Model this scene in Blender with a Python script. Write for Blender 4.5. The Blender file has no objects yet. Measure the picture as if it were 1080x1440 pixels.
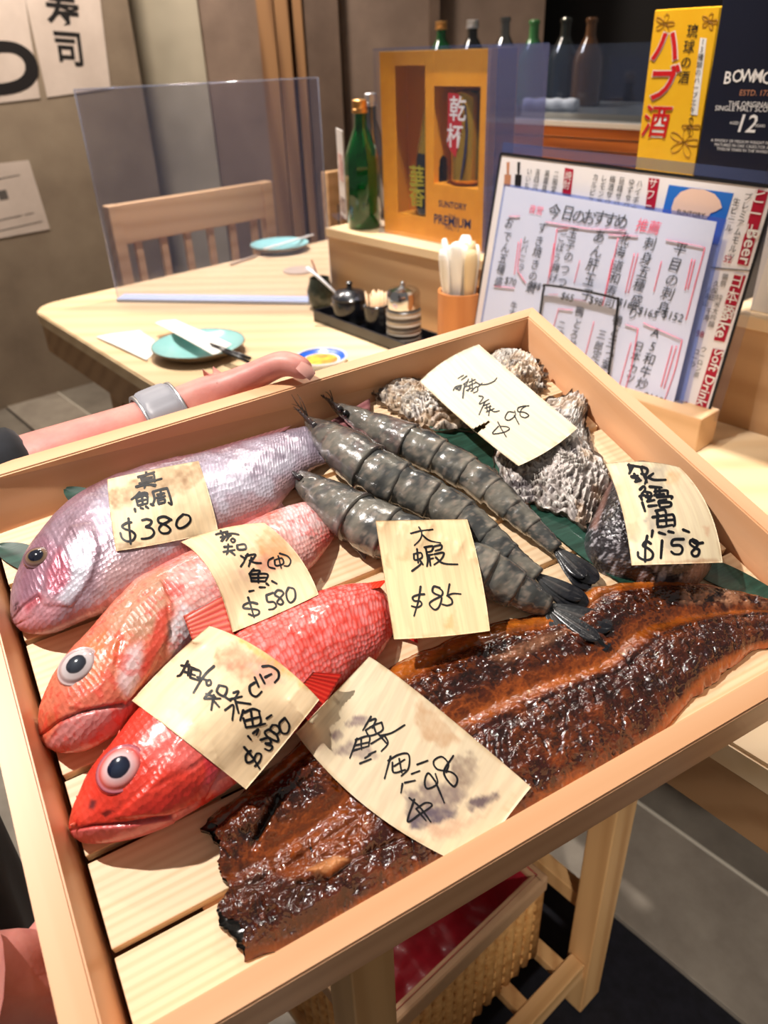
import bpy, bmesh, math, random
import numpy as np
from mathutils import Vector, Matrix
from mathutils.bvhtree import BVHTree
random.seed(7); np.random.seed(7)
SC = bpy.context.scene; COL = SC.collection

# ------------------------------------------------------------------ camera
F_PX, CX, CY = 1090.0, 540.0, 720.0          # focal length in pixels of the 1080x1440 photograph
CAMP = np.array([0.0, 0.0, 1.25])
dn = np.array([67.0, 1814.0, 1090.0]); dn /= np.linalg.norm(dn)          # world down, camera frame (x right, y down, z forward)
yc = np.array([0, 0, 1.0]); yc = yc - (yc @ dn) * dn; yc /= np.linalg.norm(yc)
xc = np.cross(dn, yc)
RW = np.array([xc, yc, -dn])                                            # camera frame -> world
cam_d = bpy.data.cameras.new('camera'); cam = bpy.data.objects.new('camera', cam_d); COL.objects.link(cam)
cam_d.sensor_fit = 'VERTICAL'; cam_d.sensor_height = 36.0; cam_d.sensor_width = 27.0
cam_d.lens = F_PX / 1440.0 * 36.0
cam_d.clip_start = 0.02; cam_d.clip_end = 50
Mc = Matrix([list(RW[:, 0]) + [0], list(-RW[:, 1]) + [0], list(-RW[:, 2]) + [0], [0, 0, 0, 1]]).transposed()
Mc.translation = Vector(CAMP); cam.matrix_world = Mc
cam_d.dof.use_dof = True; cam_d.dof.focus_distance = 0.53; cam_d.dof.aperture_fstop = 9.0
SC.camera = cam

# ------------------------------------------------------------------ world, lights, exposure
W = bpy.data.worlds.new('world'); SC.world = W; W.use_nodes = True
W.node_tree.nodes['Background'].inputs[0].default_value = (1.0, 0.92, 0.84, 1)
W.node_tree.nodes['Background'].inputs[1].default_value = 0.15
SC.view_settings.view_transform = 'Standard'; SC.view_settings.look = 'None'
SC.view_settings.exposure = 0.32; SC.view_settings.gamma = 1.0; SC.view_settings.use_curve_mapping = False

def lamp(kind, name, loc, target, power, size=0.1, color=(1, 0.9, 0.78), spot=60, blend=0.5):
    l = bpy.data.lights.new(name, kind); o = bpy.data.objects.new(name, l); COL.objects.link(o)
    l.energy = power; l.color = color
    if kind == 'SPOT': l.spot_size = math.radians(spot); l.spot_blend = blend; l.shadow_soft_size = size
    elif kind == 'AREA': l.size = size
    else: l.shadow_soft_size = size
    o.location = loc
    o.rotation_euler = (Vector(target) - Vector(loc)).to_track_quat('-Z', 'Y').to_euler()
    return o

# ------------------------------------------------------------------ frames
T_O = np.array([-0.30249704, -0.0178239, 0.55508716])                  # tray corner, camera frame
T_u = np.array([0.87672481, -0.33112176, 0.34887245]); T_v = np.array([0.47885394, 0.66918398, -0.56823561])
T_n = np.array([-0.04530468, 0.66524521, 0.74524915])                  # into the tray
T_u /= np.linalg.norm(T_u); T_v -= (T_v @ T_u) * T_u; T_v /= np.linalg.norm(T_v); T_n = np.cross(T_u, T_v)
SLAT = 0.033; TW, TH = 0.5, 0.378
def c2w(p): return np.asarray(p) @ RW + CAMP if False else (RW @ np.asarray(p).T).T + CAMP
# tray local frame: x along u, y = 0.378 - v, z up from slat tops
TO = T_O + T_v * TH + T_n * SLAT
M3 = np.stack([T_u, -T_v, -T_n], 1)                                     # local -> camera
TM = Matrix([list(RW @ M3[:, i]) + [0] for i in range(3)] + [[0, 0, 0, 1]]).transposed()
TM.translation = Vector(c2w(TO))
def L(px, py, h=0.0):
    """photograph pixel at height h above the slats -> tray local point"""
    ray = np.array([(px - CX) / F_PX, (py - CY) / F_PX, 1.0])
    up = -T_n; o = TO + up * h
    k = (o @ up) / (ray @ up)
    return M3.T @ (ray * k - TO)
def LL(pts, h=0.0): return np.array([L(p[0], p[1], (p[2] if len(p) > 2 else h)) for p in pts])
def PX(loc):
    """tray local points (n,3) -> pixels (n,2)"""
    c = (M3 @ np.asarray(loc).T).T + TO
    return np.stack([CX + F_PX * c[:, 0] / c[:, 2], CY + F_PX * c[:, 1] / c[:, 2]], 1)
def RAY(px, py):
    ray = np.array([(px - CX) / F_PX, (py - CY) / F_PX, 1.0]); ray /= np.linalg.norm(ray)
    return Vector(M3.T @ (-TO)), Vector(M3.T @ ray)
def at(px, py, z):
    """pixel -> world point on the horizontal plane z"""
    r = RW @ np.array([(px - CX) / F_PX, (py - CY) / F_PX, 1.0])
    k = (z - CAMP[2]) / r[2]
    return CAMP + r * k
def at_plane(px, py, p0, n):
    r = RW @ np.array([(px - CX) / F_PX, (py - CY) / F_PX, 1.0]); n = np.asarray(n, float)
    return CAMP + r * (((np.asarray(p0) - CAMP) @ n) / (r @ n))
def wpx(p):
    c = RW.T @ (np.asarray(p) - CAMP); return np.array([CX + F_PX * c[0] / c[2], CY + F_PX * c[1] / c[2]])

# ------------------------------------------------------------------ numpy noise
_rs = np.random.RandomState(3); _perm = np.concatenate([_rs.permutation(512)] * 3); _val = _rs.rand(512) * 2 - 1
def vnoise(x, y, z=0.0, seed=0):
    x = np.asarray(x, float) + seed * 17.3; y = np.asarray(y, float) + seed * 5.7; z = np.zeros_like(x) + z + seed * 9.1
    xi, yi, zi = np.floor(x).astype(int), np.floor(y).astype(int), np.floor(z).astype(int)
    fx, fy, fz = x - xi, y - yi, z - zi
    fx, fy, fz = [f * f * f * (f * (f * 6 - 15) + 10) for f in (fx, fy, fz)]
    def h(a, b, c): return _val[_perm[_perm[_perm[(a) & 511] + ((b) & 511)] + ((c) & 511)] & 511]
    r = 0
    for dx in (0, 1):
        for dy in (0, 1):
            for dz in (0, 1):
                w = (fx if dx else 1 - fx) * (fy if dy else 1 - fy) * (fz if dz else 1 - fz)
                r = r + w * h(xi + dx, yi + dy, zi + dz)
    return r
def fbm(x, y, z=0.0, seed=0, o=4):
    r, a, f = 0, 1.0, 1.0
    for i in range(o): r = r + a * vnoise(np.asarray(x) * f, np.asarray(y) * f, np.asarray(z) * f, seed + i); a *= 0.5; f *= 2.03
    return r
def sm(a, b, x): t = np.clip((x - a) / (b - a), 0, 1); return t * t * (3 - 2 * t)
def mixc(a, b, t): t = np.asarray(t)[..., None]; return np.asarray(a) * (1 - t) + np.asarray(b) * t
def srgb(r, g, b):
    c = np.array([r, g, b]) / 255.0
    return np.where(c <= 0.04045, c / 12.92, ((c + 0.055) / 1.055) ** 2.4)
def pdist(P, line):
    """distance of points (n,2) to a polyline"""
    line = np.asarray(line, float); d = np.full(len(P), 1e9)
    for a, b in zip(line[:-1], line[1:]):
        ab = b - a; t = np.clip(((P - a) @ ab) / (ab @ ab + 1e-12), 0, 1)
        d = np.minimum(d, np.linalg.norm(P - (a + t[:, None] * ab), axis=1))
    return d
def inside(P, poly):
    poly = np.asarray(poly, float); r = np.zeros(len(P), bool); n = len(poly)
    for i in range(n):
        a, b = poly[i], poly[(i + 1) % n]
        c = ((a[1] > P[:, 1]) != (b[1] > P[:, 1])) & (P[:, 0] < (b[0] - a[0]) * (P[:, 1] - a[1]) / (b[1] - a[1] + 1e-12) + a[0])
        r ^= c
    return r
def soft_in(P, poly, w):
    d = pdist(P, list(poly) + [poly[0]]); s = np.where(inside(P, poly), d, -d); return sm(-w, w, s)
def resample(pts, n):
    pts = np.asarray(pts, float); d = np.concatenate([[0], np.cumsum(np.linalg.norm(np.diff(pts, axis=0), axis=1))])
    t = np.linspace(0, d[-1], n); return np.stack([np.interp(t, d, pts[:, k]) for k in range(pts.shape[1])], 1)
def spline(pts, n):
    """Catmull-Rom through pts"""
    p = np.asarray(pts, float); p = np.concatenate([[2 * p[0] - p[1]], p, [2 * p[-1] - p[-2]]]); out = []
    m = len(p) - 3
    for t in np.linspace(0, m - 1e-9, n):
        i = int(t); f = t - i; a, b, c, d = p[i:i + 4]
        out.append(0.5 * (2 * b + (c - a) * f + (2 * a - 5 * b + 4 * c - d) * f * f + (3 * b - a - 3 * c + d) * f ** 3))
    return np.array(out)

# ------------------------------------------------------------------ object helpers
def mesh_obj(name, verts, faces, mat, parent=None, cols=None, uvs=None, smooth=True, M=None):
    me = bpy.data.meshes.new(name)
    me.from_pydata([tuple(v) for v in np.asarray(verts, float)] if not isinstance(verts, list) else verts, [], [tuple(int(i) for i in f) for f in faces] if not isinstance(faces, list) else faces)
    if smooth: me.polygons.foreach_set('use_smooth', [True] * len(me.polygons))
    if cols is not None:
        ca = me.color_attributes.new('Col', 'FLOAT_COLOR', 'POINT')
        a = np.ones((len(me.vertices), 4)); a[:, :np.shape(cols)[1]] = cols; ca.data.foreach_set('color', a.ravel())
    if uvs is not None:
        ul = me.uv_layers.new(name='UVMap'); li = np.empty(len(me.loops), int); me.loops.foreach_get('vertex_index', li)
        ul.data.foreach_set('uv', np.asarray(uvs, float)[li].ravel())
    if mat: 
        for m_ in (mat if isinstance(mat, (list, tuple)) else [mat]): me.materials.append(m_)
    me.update()
    o = bpy.data.objects.new(name, me); COL.objects.link(o)
    if parent: o.parent = parent
    if M is not None: o.matrix_world = M
    return o
def grid_faces(nu, nv, closed=False, off=0):
    f = []
    for i in range(nu - 1):
        for j in range(nv if closed else nv - 1):
            j2 = (j + 1) % nv
            f.append((off + i * nv + j, off + i * nv + j2, off + (i + 1) * nv + j2, off + (i + 1) * nv + j))
    return f
def tag(o, label=None, cat=None, group=None, kind=None):
    if label: o['label'] = label
    if cat: o['category'] = cat
    if group: o['group'] = group
    if kind: o['kind'] = kind
    return o
def empty(name, M=None, loc=None, rz=0.0, parent=None):
    o = bpy.data.objects.new(name, None); COL.objects.link(o); o.empty_display_size = 0.02
    if M is not None: o.matrix_world = M
    if loc is not None: o.matrix_world = Matrix.Translation(Vector(loc)) @ Matrix.Rotation(rz, 4, 'Z')
    if parent: o.parent = parent
    return o
def bevel_box_bm(bm, cx, cy, cz, sx, sy, sz, bev=0.001, rot=None, seg=2):
    r = bmesh.ops.create_cube(bm, size=1.0); vs = r['verts']
    bmesh.ops.scale(bm, vec=(sx, sy, sz), verts=vs)
    if bev > 0:
        es = list({e for v in vs for e in v.link_edges})
        rr = bmesh.ops.bevel(bm, geom=es, offset=bev, segments=seg, affect='EDGES', profile=0.5)
        vs = list({v for f in rr['faces'] for v in f.verts} | {v for v in vs if v.is_valid})
    m = Matrix.Translation((cx, cy, cz)) @ (rot if rot is not None else Matrix.Identity(4))
    bmesh.ops.transform(bm, matrix=m, verts=vs)
    return vs
def bm_obj(name, bm, mat, parent=None, M=None, smooth=False):
    me = bpy.data.meshes.new(name); bmesh.ops.recalc_face_normals(bm, faces=bm.faces); bm.to_mesh(me); bm.free()
    if mat:
        for m_ in (mat if isinstance(mat, (list, tuple)) else [mat]): me.materials.append(m_)
    if smooth:
        me.polygons.foreach_set('use_smooth', [True] * len(me.polygons))
        try: me.set_sharp_from_angle(angle=math.radians(40))
        except Exception: pass
    o = bpy.data.objects.new(name, me); COL.objects.link(o)
    if parent: o.parent = parent
    if M is not None: o.matrix_world = M
    return o
def box(name, c, s, mat, parent=None, M=None, bev=0.001, rot=None, seg=2):
    bm = bmesh.new(); bevel_box_bm(bm, *c, *s, bev=bev, rot=rot, seg=seg); return bm_obj(name, bm, mat, parent, M)
def lathe(name, prof, mat, parent=None, M=None, n=32, cap=True):
    v, f = [], []
    for r, z in prof:
        for k in range(n): a = 2 * math.pi * k / n; v.append((r * math.cos(a), r * math.sin(a), z))
    f = grid_faces(len(prof), n, True)
    if cap: f.append(tuple(range(n))[::-1]); f.append(tuple((len(prof) - 1) * n + k for k in range(n)))
    o = mesh_obj(name, v, f, mat, parent, M=M)
    try: o.data.set_sharp_from_angle(angle=math.radians(35))
    except Exception: pass
    return o
def tube_arrays(path, rad, n=8, flat=1.0, upv=(0, 0, 1)):
    path = np.asarray(path, float); m = len(path); rad = np.zeros(m) + rad
    tg = np.gradient(path, axis=0); tg /= np.linalg.norm(tg, axis=1)[:, None] + 1e-12
    up = np.array(upv, float); side = np.cross(tg, up); nb = np.linalg.norm(side, axis=1)
    side[nb < 1e-4] = (1, 0, 0); side /= np.linalg.norm(side, axis=1)[:, None]; nor = np.cross(side, tg)
    a = np.arange(n) / n * 2 * math.pi
    V = path[:, None] + rad[:, None, None] * (np.cos(a)[None, :, None] * side[:, None] + flat * np.sin(a)[None, :, None] * nor[:, None])
    V = V.reshape(-1, 3); f = grid_faces(m, n, True); f.append(tuple(range(n))[::-1]); f.append(tuple((m - 1) * n + k for k in range(n)))
    return V, f
def tube(name, path, rad, mat, parent=None, M=None, n=8, flat=1.0, cols=None):
    V, f = tube_arrays(path, rad, n, flat); return mesh_obj(name, V, f, mat, parent, M=M, cols=cols)
def merge(parts):
    V, Fc, o = [], [], 0
    for v, f in parts: V.append(np.asarray(v)); Fc += [tuple(i + o for i in q) for q in f]; o += len(v)
    return np.concatenate(V), Fc

# ------------------------------------------------------------------ materials
def nmat(name, col=(0.5, 0.5, 0.5), rough=0.5, metal=0.0, spec=0.5, coat=0.0, coatr=0.05, trans=0.0, ior=1.45, sss=0.0, attr=False, alpha=1.0, emit=None, estr=0.0, sheen=0.0):
    m = bpy.data.materials.new(name); m.use_nodes = True; nt = m.node_tree; b = nt.nodes['Principled BSDF']
    b.inputs['Base Color'].default_value = (*col, 1); b.inputs['Roughness'].default_value = rough; b.inputs['Metallic'].default_value = metal
    b.inputs['Specular IOR Level'].default_value = spec; b.inputs['Coat Weight'].default_value = coat; b.inputs['Coat Roughness'].default_value = coatr
    b.inputs['Transmission Weight'].default_value = trans; b.inputs['IOR'].default_value = ior; b.inputs['Alpha'].default_value = alpha
    b.inputs['Sheen Weight'].default_value = sheen
    if sss: b.inputs['Subsurface Weight'].default_value = sss; b.inputs['Subsurface Radius'].default_value = (0.006, 0.002, 0.001); b.inputs['Subsurface Scale'].default_value = 1.0
    if emit: b.inputs['Emission Color'].default_value = (*emit, 1); b.inputs['Emission Strength'].default_value = estr
    if attr:
        a = nt.nodes.new('ShaderNodeAttribute'); a.attribute_name = 'Col'; nt.links.new(a.outputs['Color'], b.inputs['Base Color'])
    return m
def N(m, t, **kw):
    n = m.node_tree.nodes.new('ShaderNode' + t)
    for k, v in kw.items():
        if k in n.inputs: n.inputs[k].default_value = v
        else: setattr(n, k, v)
    return n
def lk(m, a, b): m.node_tree.links.new(a, b)
def B(m): return m.node_tree.nodes['Principled BSDF']
def coords(m, kind='Object', scale=(1, 1, 1), rot=(0, 0, 0)):
    t = N(m, 'TexCoord'); mp = N(m, 'Mapping'); mp.inputs['Scale'].default_value = scale; mp.inputs['Rotation'].default_value = rot
    lk(m, t.outputs[kind], mp.inputs['Vector']); return mp.outputs['Vector']
def ramp(m, fac, stops):
    r = N(m, 'ValToRGB'); e = r.color_ramp.elements
    while len(e) < len(stops): e.new(0.5)
    for i, (p, c) in enumerate(stops): e[i].position = p; e[i].color = (*c, 1)
    lk(m, fac, r.inputs[0]); return r.outputs[0]
def bump(m, h, strength=0.3, dist=0.001, prev=None):
    b = N(m, 'Bump'); b.inputs['Strength'].default_value = strength; b.inputs['Distance'].default_value = dist
    lk(m, h, b.inputs['Height'])
    if prev is not None: lk(m, prev, b.inputs['Normal'])
    lk(m, b.outputs[0], B(m).inputs['Normal']); return b.outputs[0]
def wood(name, c1, c2, axis='x', scale=1.0, rough=0.45, ring=60.0, bstr=0.15, coat=0.0):
    """pale grained wood, grain along the object's axis"""
    m = nmat(name, c1, rough, coat=coat, coatr=0.25)
    s = {'x': (1.2, ring, ring), 'y': (ring, 1.2, ring), 'z': (ring, ring, 1.2)}[axis]
    v = coords(m, 'Object', tuple(k * scale for k in s))
    n1 = N(m, 'TexNoise', Scale=1.0, Detail=3.0, Roughness=0.55, Distortion=0.4); lk(m, v, n1.inputs['Vector'])
    n2 = N(m, 'TexNoise', Scale=0.22, Detail=2.0); lk(m, v, n2.inputs['Vector'])
    w = N(m, 'TexWave', wave_type='BANDS', bands_direction='DIAGONAL', Scale=0.5, Distortion=3.0, Detail=1.0); w.inputs['Detail Scale'].default_value = 0.4; lk(m, v, w.inputs['Vector'])
    mx = N(m, 'Mix', data_type='FLOAT'); mx.inputs[0].default_value = 0.35; lk(m, n1.outputs[0], mx.inputs[2]); lk(m, w.outputs[1], mx.inputs[3])
    col = ramp(m, mx.outputs[0], [(0.25, c2), (0.55, c1), (0.8, tuple(min(1, k * 1.06) for k in c1))])
    m2 = N(m, 'Mix', data_type='RGBA', blend_type='MULTIPLY'); m2.inputs[0].default_value = 0.35
    lk(m, col, m2.inputs[6]); lk(m, ramp(m, n2.outputs[0], [(0.3, (0.75, 0.68, 0.6)), (0.7, (1, 1, 1))]), m2.inputs[7])
    lk(m, m2.outputs[2], B(m).inputs['Base Color']); bump(m, n1.outputs[0], bstr, 0.0004)
    return m
def noisy(name, c1, c2, scale=8.0, rough=0.6, detail=4.0, bstr=0.0, bdist=0.001, kind='Object', stretch=(1, 1, 1), lo=0.35, hi=0.65, **kw):
    m = nmat(name, c1, rough, **kw); v = coords(m, kind, stretch)
    n = N(m, 'TexNoise', Scale=scale, Detail=detail, Roughness=0.6); lk(m, v, n.inputs['Vector'])
    lk(m, ramp(m, n.outputs[0], [(lo, c1), (hi, c2)]), B(m).inputs['Base Color'])
    if bstr: bump(m, n.outputs[0], bstr, bdist)
    return m
# ================================================================== tray key light and added glint spots
key_c = TM @ Vector((0.25, 0.19, 0.0))
key_dir = (TM.to_3x3() @ Vector((-0.44, 0.62, 1.0))).normalized()
KP = key_c + key_dir * 1.5
lamp('SPOT', 'glint_spot_far', (0.25, 1.75, 2.5), TM @ Vector((0.42, 0.30, 0.0)), 42, 0.02, (1.0, 0.92, 0.8), 24, 0.8)  # unseen spot, added for glints and a brighter back of the tray
lamp('SPOT', 'glint_spot_side', (-0.35, 1.25, 2.5), key_c, 14, 0.02, (1.0, 0.93, 0.86), 26, 0.6)  # weak unseen spot, added for more glints on the seafood
lamp('SPOT', 'ceiling_spotlight_over_tray', KP, key_c, 98, 0.018, (1.0, 0.92, 0.85), 48, 0.6)

# ================================================================== the wooden tray
TRW = [wood("hinoki_" + a, tuple(srgb(240, 188, 144)), tuple(srgb(230, 174, 128)), a, 1.0, 0.42, 38.0, 0.08) for a in "xy"]
SLW = wood('hinoki_slat', tuple(srgb(248, 220, 182)), tuple(srgb(238, 202, 158)), 'x', 1.0, 0.5, 240.0, 0.3)
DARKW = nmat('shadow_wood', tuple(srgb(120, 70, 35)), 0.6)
tray = empty('wooden_tray', TM)
tag(tray, 'shallow pale wooden serving tray with slatted base, held out full of seafood', 'tray')
def LT(u, v, d): return Vector((u, TH - v, SLAT - d))       # tray u, v, depth below rim -> local
DB = 0.062                                                   # full depth of the walls
inn_t = [(0, 0), (TW, 0), (TW, TH), (0, TH)]
inn_b = [(0.0045, 0.022), (0.4965, 0.002), (0.4985, 0.3765), (0.0045, 0.3765)]
out_t = [(-0.0150, -0.0140), (0.5143, -0.0125), (0.5143, 0.3926), (-0.0170, 0.3929)]
out_b = [(-0.0150, -0.0140), (0.5143, -0.0125), (0.5143, 0.3926), (-0.0170, 0.3929)]
for i, nm in enumerate(['rail'] * 4):
    j = (i + 1) % 4
    vs = [LT(*inn_t[i], 0), LT(*inn_t[j], 0), LT(*inn_b[j], SLAT + .004), LT(*inn_b[i], SLAT + .004), LT(*inn_b[j], DB), LT(*inn_b[i], DB),
          LT(*out_t[i], 0), LT(*out_t[j], 0), LT(*out_b[j], DB), LT(*out_b[i], DB)]
    bm = bmesh.new(); bv = [bm.verts.new(v) for v in vs]
    for q in [(0, 1, 2, 3), (3, 2, 4, 5), (6, 7, 1, 0), (7, 6, 9, 8), (8, 9, 5, 4), (6, 0, 3, 5, 9), (1, 7, 8, 4, 2)]:
        bm.faces.new([bv[k] for k in q])
    bmesh.ops.recalc_face_normals(bm, faces=bm.faces)
    lip = [e for e in bm.edges if {e.verts[0].index, e.verts[1].index} & {0}]
    bm.edges.ensure_lookup_table(); bm.verts.index_update()
    es = [e for e in bm.edges if {e.verts[0].index, e.verts[1].index} in ({0, 1}, {6, 7}, {8, 9})]
    bmesh.ops.bevel(bm, geom=es, offset=0.0011, segments=2, affect='EDGES')
    bm_obj('rail', bm, TRW[0 if i % 2 == 0 else 1], tray)
# slats run along the long side, evenly spaced with dark gaps
gaps = [0.0225, 0.0755, 0.127, 0.1785, 0.2300, 0.2815, 0.3330, 0.3765]
for a, b in zip(gaps[:-1], gaps[1:]):
    g = 0.0021; va, vb = a + (0 if a == gaps[0] else g), b - (0 if b == gaps[-1] else g)
    ul = 0.0045 + 0.0035; ur = 0.4965 - 0.0035
    c = LT((ul + ur) / 2, (va + vb) / 2, 0); 
    if a == gaps[0]:
        vs = [LT(ul, .0235, SLAT), LT(ur, .0045, SLAT), LT(ur, vb, SLAT), LT(ul, vb, SLAT)]; bm = bmesh.new()
        t_ = [bm.verts.new(v) for v in vs]; b_ = [bm.verts.new(v - Vector((0, 0, .008))) for v in vs]
        bm.faces.new(t_); bm.faces.new(b_[::-1])
        for k in range(4): bm.faces.new([t_[k], b_[k], b_[(k + 1) % 4], t_[(k + 1) % 4]])
        bm_obj('slat', bm, SLW, tray)
    else:
        box('slat', (c.x, c.y, -0.004), (ur - ul, vb - va, 0.008), SLW, tray, bev=0.0006)
box('gap_shade_panel', (TW / 2, TH / 2 - .004, -0.0215), (TW - 0.002, TH - 0.026, 0.004), DARKW, tray, bev=0)  # dark sheet added below so the slat gaps read as shaded
for uu in (0.07, 0.25, 0.43):
    box('cross_batten', (uu, TH / 2 - .004, -0.0135), (0.03, TH - 0.028, 0.011), TRW[1], tray, bev=0.001)
# ================================================================== seafood on the tray
SURF = []                      # (verts, faces) of everything lying in the tray, for draping the price labels
def reg(V, Fc): SURF.append((np.asarray(V), Fc))
def bvh_all(): 
    V, Fc = merge(SURF); return BVHTree.FromPolygons([tuple(v) for v in V], Fc)
def wet(name, rough=0.3, coat=0.6, coatr=0.12, bscale=None, bstr=0.2, sss=0.0, spec=0.5):
    m = nmat(name, (0.5, 0.5, 0.5), rough, attr=True, coat=coat, coatr=coatr, sss=sss, spec=spec); return m
def scale_bump(m, su, sv, strength, dist, fine=900.0):
    """overlapping fish scales from the UV map (metres along, metres across)"""
    t = N(m, 'TexCoord'); mp = N(m, 'Mapping'); mp.inputs['Scale'].default_value = (su, sv, 1); lk(m, t.outputs['UV'], mp.inputs['Vector'])
    vo = N(m, 'TexVoronoi', Scale=1.0, Randomness=0.45); lk(m, mp.outputs[0], vo.inputs['Vector'])
    n = N(m, 'TexNoise', Scale=fine, Detail=3.0); tc = N(m, 'TexCoord'); lk(m, tc.outputs['Object'], n.inputs['Vector'])
    b1 = bump(m, vo.outputs['Distance'], strength, dist); b2 = bump(m, n.outputs[0], 0.25, 0.0006, b1)
    return vo.outputs['Distance']

def fish_body(name, pairs, thick, parent, mat, paint, raised=(), grooves=(), nS=300, nA=150, lift=None, keep=1.0, flat=1.0):
    """pairs: (upper px, lower px) stations snout->tail; thick: half thickness (m) per station"""
    pr = np.array([[*a, *b] for a, b in pairs], float); prs = spline(np.column_stack([pr, thick, (lift if lift is not None else np.zeros(len(pr)))]), nS)
    V = np.zeros((nS, nA, 3)); ph = np.arange(nA) / nA * 2 * math.pi
    cen = []
    for i in range(nS):
        t = max(prs[i, 4], 0.0008); hc = t * keep + prs[i, 5] + 0.0003
        a = L(prs[i, 0], prs[i, 1], hc); b = L(prs[i, 2], prs[i, 3], hc); c = (a + b) / 2; d = (a - b); ln = np.linalg.norm(d); d /= ln + 1e-9
        A = ln / 2; k = 0.62 * abs(d[1]); A = math.sqrt(max(A * A - (k * t) ** 2, (A * 0.45) ** 2))
        cs, sn = np.cos(ph), np.sin(ph)
        V[i] = c + np.outer(np.sign(cs) * np.abs(cs) ** 0.92 * A, d) + np.outer(np.sign(sn) * np.abs(sn) ** flat * t, [0, 0, 1]); cen.append(c)
    cen = np.array(cen); arc = np.concatenate([[0], np.cumsum(np.linalg.norm(np.diff(cen, axis=0), axis=1))])
    U = np.zeros((nS, nA, 2)); U[..., 0] = arc[:, None]; hw = np.linalg.norm(V - cen[:, None], axis=2); U[..., 1] = np.cos(ph)[None] * hw
    Vf = V.reshape(-1, 3); P = PX(Vf); top = np.repeat(np.sin(ph)[None], nS, 0).ravel() > -0.35
    nor = (Vf - np.repeat(cen, nA, 0)); nor /= np.linalg.norm(nor, axis=1)[:, None] + 1e-9; nor[:, 2] = np.abs(nor[:, 2]) + 0.3; nor /= np.linalg.norm(nor, axis=1)[:, None]
    disp = np.zeros(len(Vf))
    for poly, w, hgt in raised: disp += hgt * soft_in(P, poly, w) * top
    for line, w, dep in grooves: disp -= dep * np.exp(-(pdist(P, line) / w) ** 2) * top
    disp += 0.0005 * fbm(Vf[:, 0] * 90, Vf[:, 1] * 90, Vf[:, 2] * 90, o=3)
    V2 = Vf + nor * disp[:, None]; V2[:, 2] = np.maximum(V2[:, 2], 0.0003)
    C = paint(P, Vf, U.reshape(-1, 2)); Fc = grid_faces(nS, nA, True)
    Fc.append(tuple(range(nA))[::-1]); Fc.append(tuple((nS - 1) * nA + k for k in range(nA)))
    reg(V2, Fc)
    return mesh_obj(name, V2, Fc, mat, parent, cols=np.clip(C, 0, 1), uvs=U.reshape(-1, 2)), (V2, Fc)
def hit_on(VF, px, py):
    t = BVHTree.FromPolygons([tuple(v) for v in VF[0]], VF[1]); o, d = RAY(px, py); r = t.ray_cast(o, d); return r[0], r[1]
def fish_eye(VF, px, py, rpx, ring, parent, squash=1.0, dome=0.35, axis=(1, 0)):
    """domed eye: rings = [(radius fraction, colour)] from the centre out"""
    p, n = hit_on(VF, px, py); dist = (M3 @ np.array(p) + TO)[2]; R = rpx * dist / F_PX
    n = Vector(n); n = (n * 0.6 + Vector((0, -0.25, 0.8))).normalized()
    nr, na = 70, 72; V, C = [], []
    q = Vector(L(px + axis[0] * 10, py + axis[1] * 10, p[2])) - Vector(L(px, py, p[2])); ex = (q - q.dot(n) * n).normalized(); ey = n.cross(ex)
    rs = [r for r, _ in ring]; cs = np.array([c for _, c in ring])
    for i in range(nr):
        r = i / (nr - 1)
        for k in range(na):
            a = 2 * math.pi * k / na
            z = R * (dome * (math.cos(min(1, r) * math.pi / 2)) - 0.16 * sm(0.9, 1.0, r) - 0.05 * math.exp(-((r - 0.8) / 0.08) ** 2))
            V.append(Vector(p) + ex * (math.cos(a) * r * R) + ey * (math.sin(a) * r * R * squash) + n * z)
            rr = r + 0.010 * vnoise(math.cos(a) * 3, math.sin(a) * 3, 1.0)
            C.append([np.interp(rr, rs, cs[:, j]) for j in range(3)])
    o = mesh_obj('eye', V, grid_faces(nr, na, True), M_EYE, parent, cols=np.array(C)); return o
M_EYE = wet('eye_wet', 0.12, 1.0, 0.03)
def fin(name, base, tip, mat, parent, h0, h1, nr=16, col=(0.6, 0.1, 0.1), col2=None, thick=0.0006, wave=0.0015):
    """rayed fin between a base polyline and a tip polyline (px); heights h0 at the base, h1 at the tip"""
    n = nr * 5; b = resample(base, n); t = resample(tip, n); m = 14; V, C = [], []
    col2 = col if col2 is None else col2
    for side in (1, -1):
        for j in range(m):
            f = j / (m - 1)
            for i in range(n):
                q = b[i] * (1 - f) + t[i] * f; ray = math.cos(i / 5 * 2 * math.pi)
                z = h0 * (1 - f) + h1 * f + side * thick * (0.5 + 0.5 * max(ray, 0)) + wave * math.sin(i * 0.21 + f * 2) * f
                V.append(L(q[0], q[1], z)); k = 0.5 + 0.5 * ray
                C.append(np.array(col) * (1 - k) + np.array(col2) * k)
    Fc = grid_faces(m, n) + [tuple(reversed(q)) for q in grid_faces(m, n, off=m * n)]
    for i in range(n - 1):
        for r in (0, m - 1): Fc.append((r * n + i, r * n + i + 1, m * n + r * n + i + 1, m * n + r * n + i))
    V = np.array(V); reg(V, Fc)
    return mesh_obj(name, V, Fc, mat, parent, cols=np.array(C))

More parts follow.
